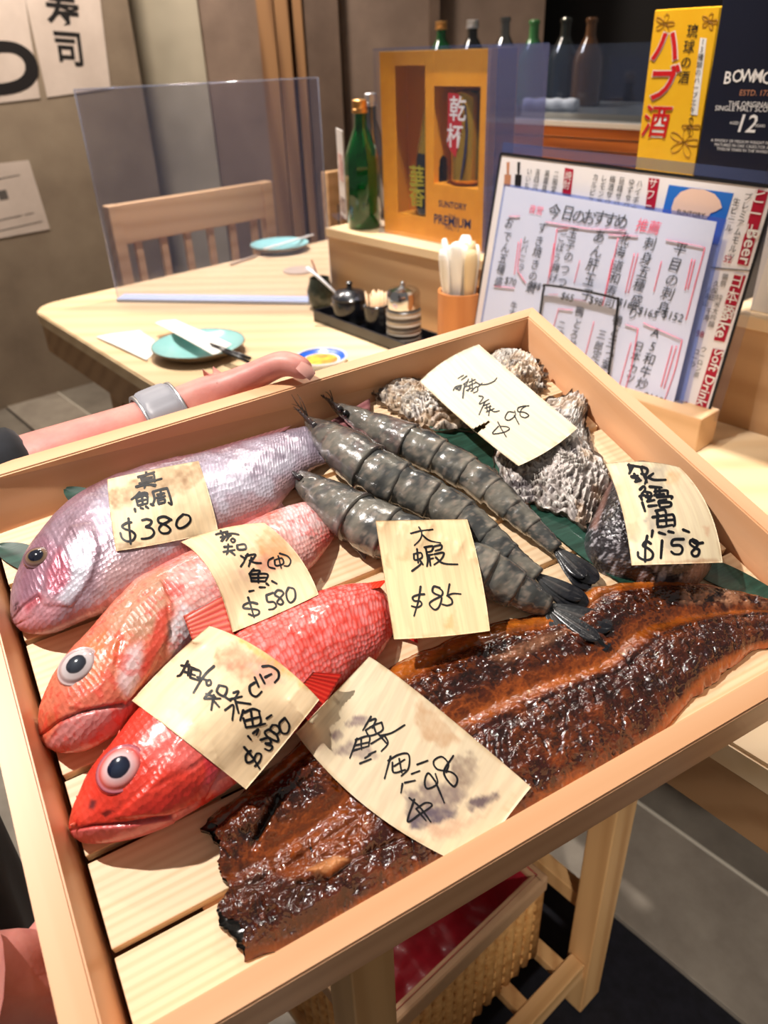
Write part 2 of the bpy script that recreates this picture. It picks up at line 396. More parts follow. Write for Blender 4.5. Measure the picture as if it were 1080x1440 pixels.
# ---- dark green leaves lying under the seafood
M_LEAF = noisy('bamboo_leaf', tuple(srgb(20, 52, 40)), tuple(srgb(42, 84, 70)), 220, 0.5, stretch=(0.08, 1, 1), bstr=0.1, coat=0.1)
def leaf(a, b, w, h0, h1, label, bend=0.0, n=30):
    pa, pb = L(*a, h0), L(*b, h1); d = pb - pa; ln = np.linalg.norm(d); x = d / ln; y = np.cross([0, 0, 1.0], x); y /= np.linalg.norm(y); z = np.cross(x, y)
    V = []
    for side in (1, -1):
        for i in range(n):
            t = i / (n - 1); hw = w * (math.sin(math.pi * min(1, t * 1.02 + 0.01)) ** 0.6) * (1 - 0.35 * t)
            for j in range(7):
                k = j / 3 - 1; V.append(pa + d * t + y * (k * hw) + z * (bend * math.sin(math.pi * t) + 0.0012 * abs(k) + side * 0.0003) + y * 0.004 * math.sin(t * 3))
    Fc = grid_faces(n, 7) + [tuple(reversed(q)) for q in grid_faces(n, 7, off=n * 7)]
    o = mesh_obj('bamboo_leaf', np.array(V), Fc, M_LEAF, M=TM); tag(o, label, 'leaf', 'green leaves under the seafood'); reg(np.array(V), Fc); return o
leaf((-4, 768), (80, 822), 0.012, 0.001, 0.001, 'green leaf poking out at the left rim beside the snapper head')
leaf((92, 688), (190, 760), 0.013, 0.016, 0.002, 'dark leaf tip sticking up behind the silver pink snapper')
leaf((570, 560), (800, 725), 0.020, 0.002, 0.002, 'dark green leaf under the prawns and the oysters')
leaf((745, 700), (925, 850), 0.020, 0.0015, 0.0015, 'teal green leaf between large oyster and black cod')
leaf((930, 775), (1150, 880), 0.014, 0.001, 0.001, 'green leaf behind the tail end of the grilled eel')
leaf((960, 915), (1150, 885), 0.013, 0.001, 0.001, 'green leaf under the tail of the grilled eel by the rim')

# ---- snapper
sn = empty('red_snapper', TM); tag(sn, 'whole silvery pink snapper fish lying along the back left of the tray', 'fish')
M_SNAP = wet('snapper_skin', 0.34, 0.35, 0.2); B(M_SNAP).inputs['Metallic'].default_value = 0.25
scale_bump(M_SNAP, 360, 270, 0.5, 0.0010)
def paint_snap(P, V, U):
    s = U[:, 0] / U[:, 0].max(); n = fbm(V[:, 0] * 60, V[:, 1] * 60, 0, 1); n2 = fbm(V[:, 0] * 260, V[:, 1] * 260, 0, 5, 3)
    w = U[:, 1] / 0.045
    C = mixc(srgb(204, 166, 168), srgb(172, 160, 178), sm(-0.9, 0.0, w + 0.2 * n)); C = mixc(C, srgb(132, 92, 104), sm(0.0, 0.7, w + 0.25 * n))
    C = mixc(C, srgb(118, 74, 84), sm(0.55, 1.0, w + 0.2 * n)); C = mixc(C, srgb(220, 218, 232), 0.45 * sm(0.1, 0.6, n) * (w < 0.5))
    head = soft_in(P, [(0, 900), (0, 700), (120, 690), (150, 760), (140, 830), (100, 900)], 14)
    C = mixc(C, srgb(160, 128, 142), 0.75 * head)
    for poly, sft, col, k in [([(20, 860), (28, 790), (60, 750), (85, 770), (60, 830), (30, 880)], 10, (150, 100, 118), 0.8),
                              ([(66, 805), (84, 770), (98, 790), (98, 820), (82, 838), (64, 830)], 7, (176, 84, 104), 0.85),
                              ([(96, 770), (118, 745), (130, 790), (112, 830), (92, 850), (80, 842), (104, 812)], 6, (226, 226, 240), 0.8),
                              ([(14, 880), (30, 850), (62, 835), (90, 850), (60, 895), (20, 895)], 8, (214, 150, 160), 0.85),
                              ([(34, 850), (56, 832), (60, 842), (38, 862)], 5, (186, 80, 92), 0.8),
                              ([(80, 745), (100, 722), (125, 735), (110, 770), (90, 775)], 7, (150, 116, 128), 0.5)]:
        C = mixc(C, srgb(*col), k * soft_in(P, poly, sft))
    C = mixc(C, srgb(40, 22, 24), 0.9 * sm(0.1, 0.5, n2 + 0.3) * soft_in(P, [(18, 850), (26, 846), (28, 856), (20, 860)], 3))
    C *= (1 + 0.16 * n2 + 0.1 * n)[:, None]
    for ln_, wd, k in [([(20, 868), (34, 850), (52, 838), (57, 842)], 1.6, 0.5), ([(98, 742), (112, 762), (104, 778)], 2, 0.35), ([(128, 745), (138, 775), (128, 812), (100, 850)], 2.2, 0.3)]:
        C = mixc(C, srgb(90, 50, 62), k * np.exp(-(pdist(P, ln_) / wd) ** 2))
    return C
snp = [((15, 862), (17, 876)), ((19, 828), (34, 889)), ((34, 784), (72, 890)), ((56, 752), (112, 873)), ((90, 714), (152, 857)), ((145, 680), (208, 828)), ((215, 656), (262, 789)),
       ((290, 638), (318, 755)), ((360, 618), (376, 724)), ((405, 606), (412, 686)), ((432, 600), (438, 660)), ((470, 594), (470, 648))]
o, VF = fish_body('body', snp, [.003, .010, .015, .0185, .021, .0225, .022, .019, .015, .011, .008, .003], sn, M_SNAP, paint_snap,
    raised=[([(60, 850), (66, 800), (86, 765), (100, 740), (130, 735), (140, 775), (128, 815), (100, 852)], 2.2, 0.0011), ([(100, 790), (88, 765), (102, 742), (118, 748), (116, 780)], 2.0, 0.0006)],
    grooves=[([(18, 870), (34, 851), (54, 838), (56, 846)], 1.8, 0.0016), ([(22, 880), (45, 868), (58, 850)], 1.6, 0.0008), ([(66, 740), (80, 770), (86, 800), (74, 830)], 2.4, 0.0008)])
fish_eye(VF, 53, 784, 22, [(0, srgb(20, 24, 36)), (.46, srgb(28, 30, 44)), (.52, srgb(120, 96, 70)), (.66, srgb(140, 112, 100)), (.8, srgb(120, 90, 96)), (1, srgb(110, 72, 84))], sn, 0.85, 0.42)
fin('tail_fin', [(455, 598), (460, 645)], [(520, 560), (530, 690)], M_SNAP, sn, 0.006, 0.004, 12, srgb(150, 90, 96), srgb(190, 130, 130))
fin('dorsal_fin', [(150, 676), (400, 606)], [(170, 668), (410, 598)], M_SNAP, sn, 0.020, 0.012, 26, srgb(120, 70, 76), srgb(170, 110, 116), wave=0.0004)
for ln_ in ([(300, 735), (380, 700), (430, 660)],):
    fin('anal_fin', [(330, 744), (395, 705)], [(336, 752), (402, 716)], M_SNAP, sn, 0.010, 0.004, 10, srgb(180, 150, 156), srgb(220, 200, 205), wave=0.0003)

# ---- the two thornyheads
def red_skin(name, rough, reticle, c2):
    m = wet(name, rough, 0.5, 0.14); d = scale_bump(m, 330, 270, 0.5, 0.0012)
    nt = m.node_tree; a = [n for n in nt.nodes if n.type == 'ATTRIBUTE'][0]
    r = N(m, 'ValToRGB'); r.color_ramp.elements[0].position = 0.35; r.color_ramp.elements[0].color = (*c2, 1); r.color_ramp.elements[1].position = 0.62; r.color_ramp.elements[1].color = (1, 1, 1, 1)
    r.color_ramp.elements[0].color, r.color_ramp.elements[1].color = (1, 1, 1, 1), (*c2, 1)
    lk(m, d, r.inputs[0]); mx = N(m, 'Mix', data_type='RGBA', blend_type='MULTIPLY')
    al = N(m, 'Math', operation='MULTIPLY'); al.inputs[1].default_value = reticle; lk(m, a.outputs['Alpha'], al.inputs[0]); lk(m, al.outputs[0], mx.inputs[0])
    lk(m, a.outputs['Color'], mx.inputs[6]); lk(m, r.outputs[0], mx.inputs[7]); lk(m, mx.outputs[2], B(m).inputs['Base Color']); return m
M_K1 = red_skin('thornyhead_pale_skin', 0.36, 0.35, tuple(srgb(225, 120, 100)))
M_K2 = red_skin('thornyhead_red_skin', 0.33, 0.8, tuple(srgb(242, 128, 100)))
def paint_k1(P, V, U):
    n = fbm(V[:, 0] * 70, V[:, 1] * 70, 0, 2); n2 = fbm(V[:, 0] * 240, V[:, 1] * 240, V[:, 2] * 200, 9, 4); w = U[:, 1] / 0.035
    C = mixc(srgb(232, 178, 170), srgb(226, 128, 112), sm(-0.2, 0.9, w + 0.6 * n)); C = mixc(C, srgb(240, 214, 212), 0.7 * sm(0.1, 0.5, n2 + n * .4))
    hd = soft_in(P, [(30, 1080), (40, 980), (150, 840), (230, 795), (245, 850), (240, 930), (200, 1010), (150, 1070)], 8)
    C = mixc(C, srgb(222, 124, 96), hd)
    for poly, sft, col, k in [([(150, 870), (180, 830), (232, 806), (236, 860), (215, 895), (165, 905)], 9, (188, 142, 114), 0.85),
                              ([(165, 960), (178, 915), (198, 905), (200, 940), (180, 985)], 8, (236, 206, 208), 0.9),
                              ([(150, 925), (170, 890), (185, 892), (165, 935)], 6, (228, 112, 58), 0.7),
                              ([(120, 905), (150, 885), (150, 900), (140, 960), (118, 972)], 5, (232, 120, 70), 0.8),
                              ([(80, 975), (150, 960), (170, 985), (120, 1008), (70, 1020)], 7, (224, 110, 86), 0.7),
                              ([(62, 1050), (90, 1010), (150, 990), (195, 985), (160, 1035), (100, 1060)], 6, (216, 140, 140), 0.85),
                              ([(70, 1000), (88, 1006), (70, 1030), (56, 1030)], 5, (206, 96, 62), 0.8),
                              ([(55, 1000), (80, 1012), (60, 1036), (50, 1030)], 4, (180, 70, 40), 0.5),
                              ([(222, 860), (240, 850), (230, 900), (205, 950), (196, 940), (212, 900)], 4, (214, 70, 52), 0.85),
                              ([(240, 880), (256, 850), (282, 862), (286, 890), (262, 915), (240, 915)], 7, (232, 226, 232), 0.95),
                              ([(228, 815), (262, 822), (256, 840), (232, 838)], 4, (206, 60, 50), 0.75),
                              ([(395, 712), (436, 708), (450, 735), (420, 760), (400, 740)], 10, (240, 226, 230), 0.75),
                              ([(440, 770), (470, 730), (470, 750), (450, 795)], 7, (224, 110, 90), 0.7)]:
        C = mixc(C, srgb(*col), k * soft_in(P, poly, sft))
    C = mixc(C, srgb(206, 60, 48), 0.6 * sm(0.25, 0.6, n2 + 0.4 * n)); C = mixc(C, srgb(60, 24, 20), 0.8 * np.exp(-((P[:, 0] - 438) ** 2 + (P[:, 1] - 756) ** 2) / 6))
    C = mixc(C, srgb(150, 34, 30), 0.6 * np.exp(-(pdist(P, [(74, 1034), (92, 1010), (140, 994), (172, 990)]) / 2) ** 2))
    C *= (1 + 0.14 * n2)[:, None]; return np.column_stack([np.clip(C, 0, 1), 1 - 0.9 * hd])
k1 = empty('thornyhead_fish', TM); tag(k1, 'medium thornyhead fish with cloudy grey eye and pale orange pink skin, beside the snapper', 'fish')
k1p = [((54, 1022), (58, 1046)), ((58, 990), (84, 1058)), ((72, 955), (125, 1053)), ((92, 924), (165, 1030)), ((124, 889), (206, 990)), ((160, 847), (246, 950)), ((202, 811), (284, 912)), ((256, 783), (328, 880)),
       ((310, 756), (370, 848)), ((365, 728), (412, 818)), ((408, 712), (442, 794)), ((438, 707), (462, 768)), ((466, 720), (474, 748))]
o, VF = fish_body('body', k1p, [.004, .011, .016, .019, .021, .022, .022, .021, .019, .016, .012, .008, .003], k1, M_K1, paint_k1,
    raised=[([(95, 995), (140, 960), (160, 900), (200, 830), (225, 815), (242, 850), (238, 900), (205, 960), (175, 990), (130, 1000)], 2.0, 0.0015), ([(58, 1056), (75, 1022), (110, 1003), (180, 992), (168, 1030), (110, 1062)], 2.2, 0.0010)],
    grooves=[([(58, 1034), (84, 1014), (120, 1000), (172, 990)], 2.2, 0.0030), ([(236, 850), (240, 890), (210, 950), (180, 990)], 2.0, 0.0014), ([(150, 905), (175, 885), (215, 880)], 2, 0.0007), ([(160, 860), (190, 850), (215, 830)], 2.5, 0.0008), ([(170, 900), (160, 950), (180, 985)], 2.4, 0.0008)])
fish_eye(VF, 110, 937, 33, [(0, srgb(62, 68, 78)), (.36, srgb(44, 48, 58)), (.42, srgb(58, 54, 60)), (.46, srgb(205, 196, 198)), (.64, srgb(214, 200, 200)), (.8, srgb(178, 150, 150)), (.9, srgb(214, 190, 188)), (1, srgb(214, 110, 86))], k1, 0.86, 0.34, (0.8, -0.6))
fin('pectoral_fin', [(247, 838), (272, 905)], [(300, 780), (332, 900)], M_K1, k1, 0.040, 0.037, 14, srgb(196, 52, 44), srgb(226, 120, 96), wave=0.0004)
fin('tail_fin', [(462, 722), (470, 750)], [(500, 700), (512, 765)], M_K1, k1, 0.006, 0.004, 10, srgb(200, 80, 60), srgb(230, 150, 130))
def spine(px, py, dx, dy, h, parent, r=0.0011, ln=1.0):
    px -= dx * .8; py -= dy * .8; a = L(px, py, h); b = L(px + dx, py + dy, h + 0.002); pts = [a + (b - a) * t for t in (0, .4, .75, 1)]
    tube('spine', pts, np.array([r * 1.6, r, r * .5, r * .1]), M_SPINE, parent, n=7)
M_SPINE = nmat('fin_spine_skin', tuple(srgb(206, 84, 60)), 0.35, coat=0.4)
for q in [(80, 962, -5, -12), (118, 900, -3, -10), (142, 872, 2, -12), (160, 850, 5, -8), (64, 990, -4, -8), (190, 822, 4, -6)]: spine(*q, 0.020, k1)

def paint_k2(P, V, U):
    n = fbm(V[:, 0] * 70, V[:, 1] * 70, 0, 12); n2 = fbm(V[:, 0] * 240, V[:, 1] * 240, V[:, 2] * 200, 19, 4); w = U[:, 1] / 0.04
    C = mixc(srgb(238, 122, 116), srgb(234, 92, 80), sm(-0.5, 0.9, w + 0.4 * n)); C = mixc(C, srgb(246, 160, 162), 0.45 * sm(0, 0.5, n2 + 0.2))
    C = mixc(C, srgb(214, 34, 20), sm(0.72, 1.0, w)); C = mixc(C, srgb(190, 50, 60), sm(-0.6, -1.0, w))
    hd = soft_in(P, [(80, 1200), (90, 1100), (180, 990), (230, 940), (310, 1040), (330, 1090), (280, 1150), (180, 1200)], 8)
    C = mixc(C, srgb(222, 62, 46), hd)
    for poly, sft, col, k in [([(95, 1190), (100, 1165), (180, 1160), (235, 1150), (280, 1125), (270, 1150), (200, 1180)], 5, (216, 112, 112), 0.85),
                              ([(200, 1040), (230, 1000), (280, 1020), (300, 1050), (270, 1080), (215, 1075)], 12, (236, 124, 118), 0.6),
                              ([(170, 1150), (220, 1120), (300, 1090), (310, 1100), (240, 1140)], 6, (206, 40, 32), 0.6),
                              ([(104, 1150), (112, 1115), (135, 1125), (125, 1160)], 6, (236, 80, 62), 0.7),
                              ([(284, 1110), (296, 1080), (330, 1075), (350, 1100), (320, 1120)], 7, (232, 140, 146), 0.8),
                              ([(285, 1065), (300, 1050), (310, 1080), (296, 1110), (280, 1120), (290, 1090)], 4, (200, 44, 60), 0.8)]:
        C = mixc(C, srgb(*col), k * soft_in(P, poly, sft))
    C = mixc(C, srgb(70, 40, 46), 0.85 * soft_in(P, [(124, 1136), (128, 1124), (136, 1126), (132, 1138)], 3))
    C = mixc(C, srgb(60, 18, 18), 0.8 * sm(0, 0.3, n2) * soft_in(P, [(138, 1146), (150, 1138), (166, 1142), (160, 1150), (140, 1152)], 3))
    C = mixc(C, srgb(150, 20, 20), 0.6 * np.exp(-(pdist(P, [(98, 1166), (130, 1160), (180, 1158), (232, 1150)]) / 1.8) ** 2))
    C *= (1 + 0.12 * n2)[:, None]; return np.column_stack([np.clip(C, 0, 1), 1 - 0.9 * hd])
k2 = empty('thornyhead_fish', TM); tag(k2, 'bright red thornyhead fish with big pink ringed eye, in front of the paler one', 'fish')
k2p = [((97, 1158), (101, 1178)), ((104, 1130), (126, 1188)), ((126, 1083), (172, 1184)), ((152, 1048), (228, 1167)), ((190, 1000), (282, 1138)), ((238, 952), (332, 1106)), ((288, 916), (376, 1068)), ((338, 883), (416, 1034)),
       ((392, 854), (450, 996)), ((448, 832), (490, 962)), ((500, 821), (522, 936)), ((532, 824), (545, 905)), ((553, 850), (557, 884))]
o, VF = fish_body('body', k2p, [.004, .011, .016, .020, .022, .023, .023, .022, .020, .017, .013, .009, .004], k2, M_K2, paint_k2,
    raised=[([(160, 1150), (215, 1100), (270, 1010), (300, 1040), (312, 1080), (290, 1120), (240, 1145)], 2.4, 0.0014), ([(100, 1186), (106, 1166), (180, 1160), (240, 1150), (250, 1162), (180, 1186)], 2.0, 0.0010)],
    grooves=[([(97, 1168), (130, 1161), (180, 1158), (240, 1148)], 1.8, 0.0026), ([(312, 1045), (314, 1080), (290, 1122)], 2.2, 0.0014), ([(210, 1110), (250, 1090), (300, 1060)], 2.2, 0.0008)])
fish_eye(VF, 170, 1081, 39, [(0, srgb(40, 50, 72)), (.33, srgb(26, 32, 52)), (.4, srgb(30, 24, 44)), (.44, srgb(232, 196, 200)), (.6, srgb(236, 168, 166)), (.74, srgb(222, 90, 84)), (.84, srgb(200, 120, 130)), (.92, srgb(150, 50, 76)), (1, srgb(214, 60, 52))], k2, 0.88, 0.34, (0.8, -0.6))
fin('pelvic_fin', [(405, 985), (440, 945)], [(440, 1020), (482, 948)], M_K2, k2, 0.041, 0.034, 12, srgb(200, 24, 18), srgb(236, 70, 50), wave=0.0006)
fin('dorsal_fin', [(400, 850), (535, 826)], [(440, 832), (545, 815)], M_K2, k2, 0.020, 0.014, 20, srgb(226, 40, 22), srgb(240, 90, 60), wave=0.0005)
fin('tail_fin', [(548, 838), (556, 890)], [(575, 835), (588, 905)], M_K2, k2, 0.006, 0.003, 10, srgb(210, 40, 40), srgb(236, 110, 100))
for q in [(130, 1078, -4, -8), (146, 1056, -2, -9), (168, 1028, 0, -9), (108, 1120, -5, -5), (184, 1008, 2, -8), (100, 1160, -6, 0)]: spine(*q, 0.020, k2)

# ---- grilled eel
eel = empty('grilled_eel', TM); tag(eel, 'opened grilled eel glazed in glossy dark brown sauce along the front of the tray', 'eel')
far = [(288, 1150), (332, 1116), (390, 1070), (440, 1020), (490, 975), (560, 930), (640, 893), (720, 866), (790, 850), (830, 825), (900, 816), (960, 817), (1020, 824), (1075, 838), (1112, 848)]
near = [(345, 1350), (420, 1326), (500, 1286), (580, 1244), (660, 1200), (730, 1158), (800, 1114), (865, 1078), (925, 1038), (975, 985), (1005, 956), (1035, 932), (1080, 906), (1120, 890), (1142, 882)]
def eel_sheet(nu, nv, far, near, hgt):
    f = LL(far, 0.004); g = LL(near, 0.004); f = spline(f, nu); g = spline(g, nu); t = np.linspace(0, 1, nv)
    V = f[:, None] * (1 - t)[None, :, None] + g[:, None] * t[None, :, None]
    V[..., 1] += 0.0
    return V
nu, nv = 760, 300; V = eel_sheet(nu, nv, far, near, 0); S_, T_ = np.meshgrid(np.linspace(0, 1, nu), np.linspace(0, 1, nv), indexing='ij')
x, y = V[..., 0], V[..., 1]
jag = 0.006 * fbm(T_ * 7, 0 * T_, 3.3, 4) + 0.004 * np.sin(T_ * 9); fall = np.clip(1 - S_ * 8, 0, 1)
d0 = V[-1:, :, :] - V[:1, :, :]; d0 /= np.linalg.norm(d0, axis=2, keepdims=True); V = V + d0 * (jag * fall)[..., None]
edgew = 0.0022 * fbm(S_ * 26, 0 * S_, 1.1, 8); across = V[:, -1:, :] - V[:, :1, :]; across /= np.linalg.norm(across, axis=2, keepdims=True)
V = V + across * (edgew * (np.abs(T_ - 0.5) * 2) ** 6)[..., None]
x, y = V[..., 0], V[..., 1]; Tn = T_ + 0.03 * fbm(S_ * 5, T_ * 2, 0, 31); wid = np.linalg.norm(V[:, -1] - V[:, 0], axis=1)[:, None]
prof = 0.0105 * (1 - np.abs(2 * T_ - 1) ** 7) ** 0.8
prof += 0.0022 * np.exp(-((Tn - 0.24) / 0.09) ** 2) + 0.0020 * np.exp(-((Tn - 0.68) / 0.1) ** 2) + .001 * np.exp(-((Tn - 0.84) / 0.04) ** 2) - 0.0030 * np.exp(-((Tn - 0.46) / 0.05) ** 2) - 0.0014 * np.exp(-((Tn - 0.12) / 0.02) ** 2) - 0.0012 * np.exp(-((Tn - 0.57) / 0.015) ** 2)
prof *= (1 - 0.45 * sm(0.7, 1.0, S_))
prof -= 0.004 * np.exp(-((T_ - 0.5) / 0.06) ** 2) * sm(0.86, 1.0, S_)
chev = (x * 1.0 + 0.35 * np.abs(Tn - 0.46) * wid)
band = sm(.1, .18, Tn) * (1 - sm(.34, .42, Tn)) + sm(.5, .56, Tn) * (1 - sm(.9, .97, Tn)); band = np.clip(band, 0, 1)
wr = 1 - np.abs(vnoise(chev * 420 + 1.5 * fbm(x * 60, y * 60, 0, 3), y * 90, 0, 6)) * 2
bl = fbm(x * 160, y * 160, 0, 21, 4); bl2 = fbm(x * 420, y * 420, 0, 23, 3); rg = 1 - 2 * np.abs(fbm(x * 260, y * 260, 0, 27, 3))
prof += band * (0.00060 * wr + 0.00075 * bl) + 0.00035 * bl + (0.00022 + 0.00022 * band) * rg + 0.00026 * bl2 + 0.0016 * fbm(S_ * 7, T_ * 3, 0, 40)
lefty = np.clip(1 - S_ * 3.4, 0, 1)
prof += lefty * 0.0030 * fbm(x * 45, y * 45, 0, 55, 3) 
P = PX(np.stack([x, y, prof], -1).reshape(-1, 3)).reshape(nu, nv, 2); Pf = P.reshape(-1, 2)
def pin(poly, w): return soft_in(Pf, poly, w).reshape(nu, nv)
def pl(line, w): return np.exp(-(pdist(Pf, line) / w) ** 2).reshape(nu, nv)
prof -= 0.0035 * pl([(390, 1120), (375, 1150), (360, 1175)], 4) * 1.0 + 0.0022 * pl([(440, 1090), (400, 1115), (375, 1150), (355, 1190)], 5) + 0.002 * pl([(420, 1240), (460, 1235), (500, 1205), (560, 1180)], 4)
prof += 0.004 * pin([(285, 1145), (340, 1120), (380, 1120), (370, 1160), (320, 1180), (290, 1170)], 7) + 0.0022 * pin([(435, 1225), (470, 1205), (490, 1210), (460, 1232)], 5)
prof -= 0.0018 * pin([(378, 1160), (480, 1120), (520, 1150), (500, 1200), (410, 1235), (378, 1220)], 10)
prof = np.maximum(prof, 0.0012)
V[..., 2] = prof
dk = np.clip(band * (0.78 + 0.30 * fbm(x * 90, y * 90, 0, 60)) + 0.35 * sm(0.0, 0.5, -wr) * band, 0, 1)
C = mixc(srgb(126, 56, 14), srgb(76, 28, 8), sm(-0.3, 0.4, fbm(x * 50, y * 50, 0, 61)))
C = mixc(C, srgb(184, 102, 30), np.clip(np.exp(-((Tn - 0.06) / 0.05) ** 2) + 0.7 * np.exp(-((Tn - 0.97) / 0.05) ** 2) + 0.45 * np.exp(-((Tn - 0.485) / 0.03) ** 2) * (S_ > .3), 0, 1) * 0.92)
C = mixc(C, srgb(58, 18, 9), dk); C = mixc(C, srgb(30, 9, 7), np.clip(band * sm(0.05, 0.5, fbm(x * 210, y * 210, 0, 70)), 0, 1) * 0.75); C = mixc(C, srgb(36, 12, 8), np.clip(band * sm(.35, -.2, wr), 0, 1) * 0.6)
C = mixc(C, srgb(168, 84, 28), 0.45 * sm(0.15, 0.5, rg) * (1 - dk) )
C = mixc(C, srgb(70, 32, 14), 0.7 * lefty * (1 - pin([(378, 1160), (490, 1110), (560, 1150), (500, 1200), (410, 1240), (370, 1225)], 12)) * sm(-0.4, 0.2, fbm(x * 60, y * 60, 0, 72)))
C = mixc(C, srgb(128, 60, 14), 0.8 * pin([(378, 1160), (480, 1110), (530, 1150), (500, 1200), (410, 1238), (376, 1222)], 10))
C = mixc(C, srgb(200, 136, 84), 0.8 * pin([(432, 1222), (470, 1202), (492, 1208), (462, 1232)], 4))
C = mixc(C, srgb(206, 150, 112), 0.6 * sm(-.2, .4, bl) * pin([(960, 828), (1010, 826), (1075, 850), (1020, 852), (960, 845)], 8))  # orange-white reflection near the tail painted into the flesh colour
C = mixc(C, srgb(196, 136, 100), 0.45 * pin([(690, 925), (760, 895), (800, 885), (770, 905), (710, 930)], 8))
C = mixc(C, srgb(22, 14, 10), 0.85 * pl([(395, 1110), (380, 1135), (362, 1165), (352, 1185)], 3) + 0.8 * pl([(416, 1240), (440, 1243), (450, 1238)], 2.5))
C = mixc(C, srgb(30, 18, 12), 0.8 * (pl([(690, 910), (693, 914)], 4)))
C *= (1 + 0.25 * bl)[..., None]
Vt = V.reshape(-1, 3); Vb = Vt.copy(); Vb[:, 2] = 0.0006
nn_ = nu * nv; Fc = grid_faces(nu, nv)
M_EEL = wet('eel_glaze', 0.20, 1.0, 0.03); B(M_EEL).inputs['Specular IOR Level'].default_value = 0.55
v_ = coords(M_EEL, 'Object', (1, 1, 1)); n_ = N(M_EEL, 'TexNoise', Scale=700.0, Detail=3.0); lk(M_EEL, v_, n_.inputs['Vector']); bump(M_EEL, n_.outputs[0], 0.4, 0.0006)
n2_ = N(M_EEL, 'TexNoise', Scale=420.0, Detail=2.0, Distortion=0.6); lk(M_EEL, v_, n2_.inputs['Vector']); bc = N(M_EEL, 'Bump'); bc.inputs['Strength'].default_value = 0.30; bc.inputs['Distance'].default_value = 0.0008; lk(M_EEL, n2_.outputs[0], bc.inputs['Height']); lk(M_EEL, bc.outputs[0], B(M_EEL).inputs['Coat Normal'])
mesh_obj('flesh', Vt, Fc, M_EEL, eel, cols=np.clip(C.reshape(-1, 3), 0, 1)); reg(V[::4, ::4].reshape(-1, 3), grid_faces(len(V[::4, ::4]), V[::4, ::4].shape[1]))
# black skin under the flesh, showing at the cut left end
nu2, nv2 = 90, 120; S2, T2 = np.meshgrid(np.linspace(0, 1, nu2), np.linspace(0, 1, nv2), indexing='ij')
Vs = V[np.linspace(0, nu - 1, nu2).astype(int)][:, np.linspace(0, nv - 1, nv2).astype(int)].copy()
out = d0[:, np.linspace(0, nv - 1, nv2).astype(int)]; tt = T2
amt = np.clip(np.exp(-((tt - 0.1) / 0.09) ** 2) + 0.9 * np.exp(-((tt - 0.80) / 0.12) ** 2), 0, 1) * (0.007 + 0.003 * fbm(tt * 9, 0 * tt, 0, 77)) * np.clip(1 - S2 * 12, 0, 1)
Vs = Vs - out * amt[..., None]; Vs[..., 2] = np.minimum(Vs[..., 2] - 0.0012, 0.0085) * (0.35 + 0.65 * np.clip(S2 * 12 + 0.25, 0, 1)) + 0.0015 * np.abs(fbm(Vs[..., 0] * 120, Vs[..., 1] * 120, 0, 78)) * np.clip(1 - S2 * 12, 0, 1)
Vs[..., 2] = np.maximum(Vs[..., 2], 0.0004)
Vsf = Vs.reshape(-1, 3); Vs2 = Vsf.copy(); Vs2[:, 2] = 0.0002; q = grid_faces(nu2, nv2); q2 = [tuple(reversed([i + nu2 * nv2 for i in f])) for f in q]
rim = [k for k in range(nv2)] + [i * nv2 + nv2 - 1 for i in range(1, nu2)] + [(nu2 - 1) * nv2 + k for k in range(nv2 - 2, -1, -1)] + [i * nv2 for i in range(nu2 - 2, 0, -1)]
sd = [(rim[i], rim[(i + 1) % len(rim)], rim[(i + 1) % len(rim)] + nu2 * nv2, rim[i] + nu2 * nv2) for i in range(len(rim))]
M_ESK = nmat('charred_eel_skin', tuple(srgb(26, 24, 22)), 0.25, coat=0.7, coatr=0.1)
tag(mesh_obj('skin', np.concatenate([Vsf, Vs2]), q + q2 + sd, M_ESK, eel), 'charred black skin at the cut end')
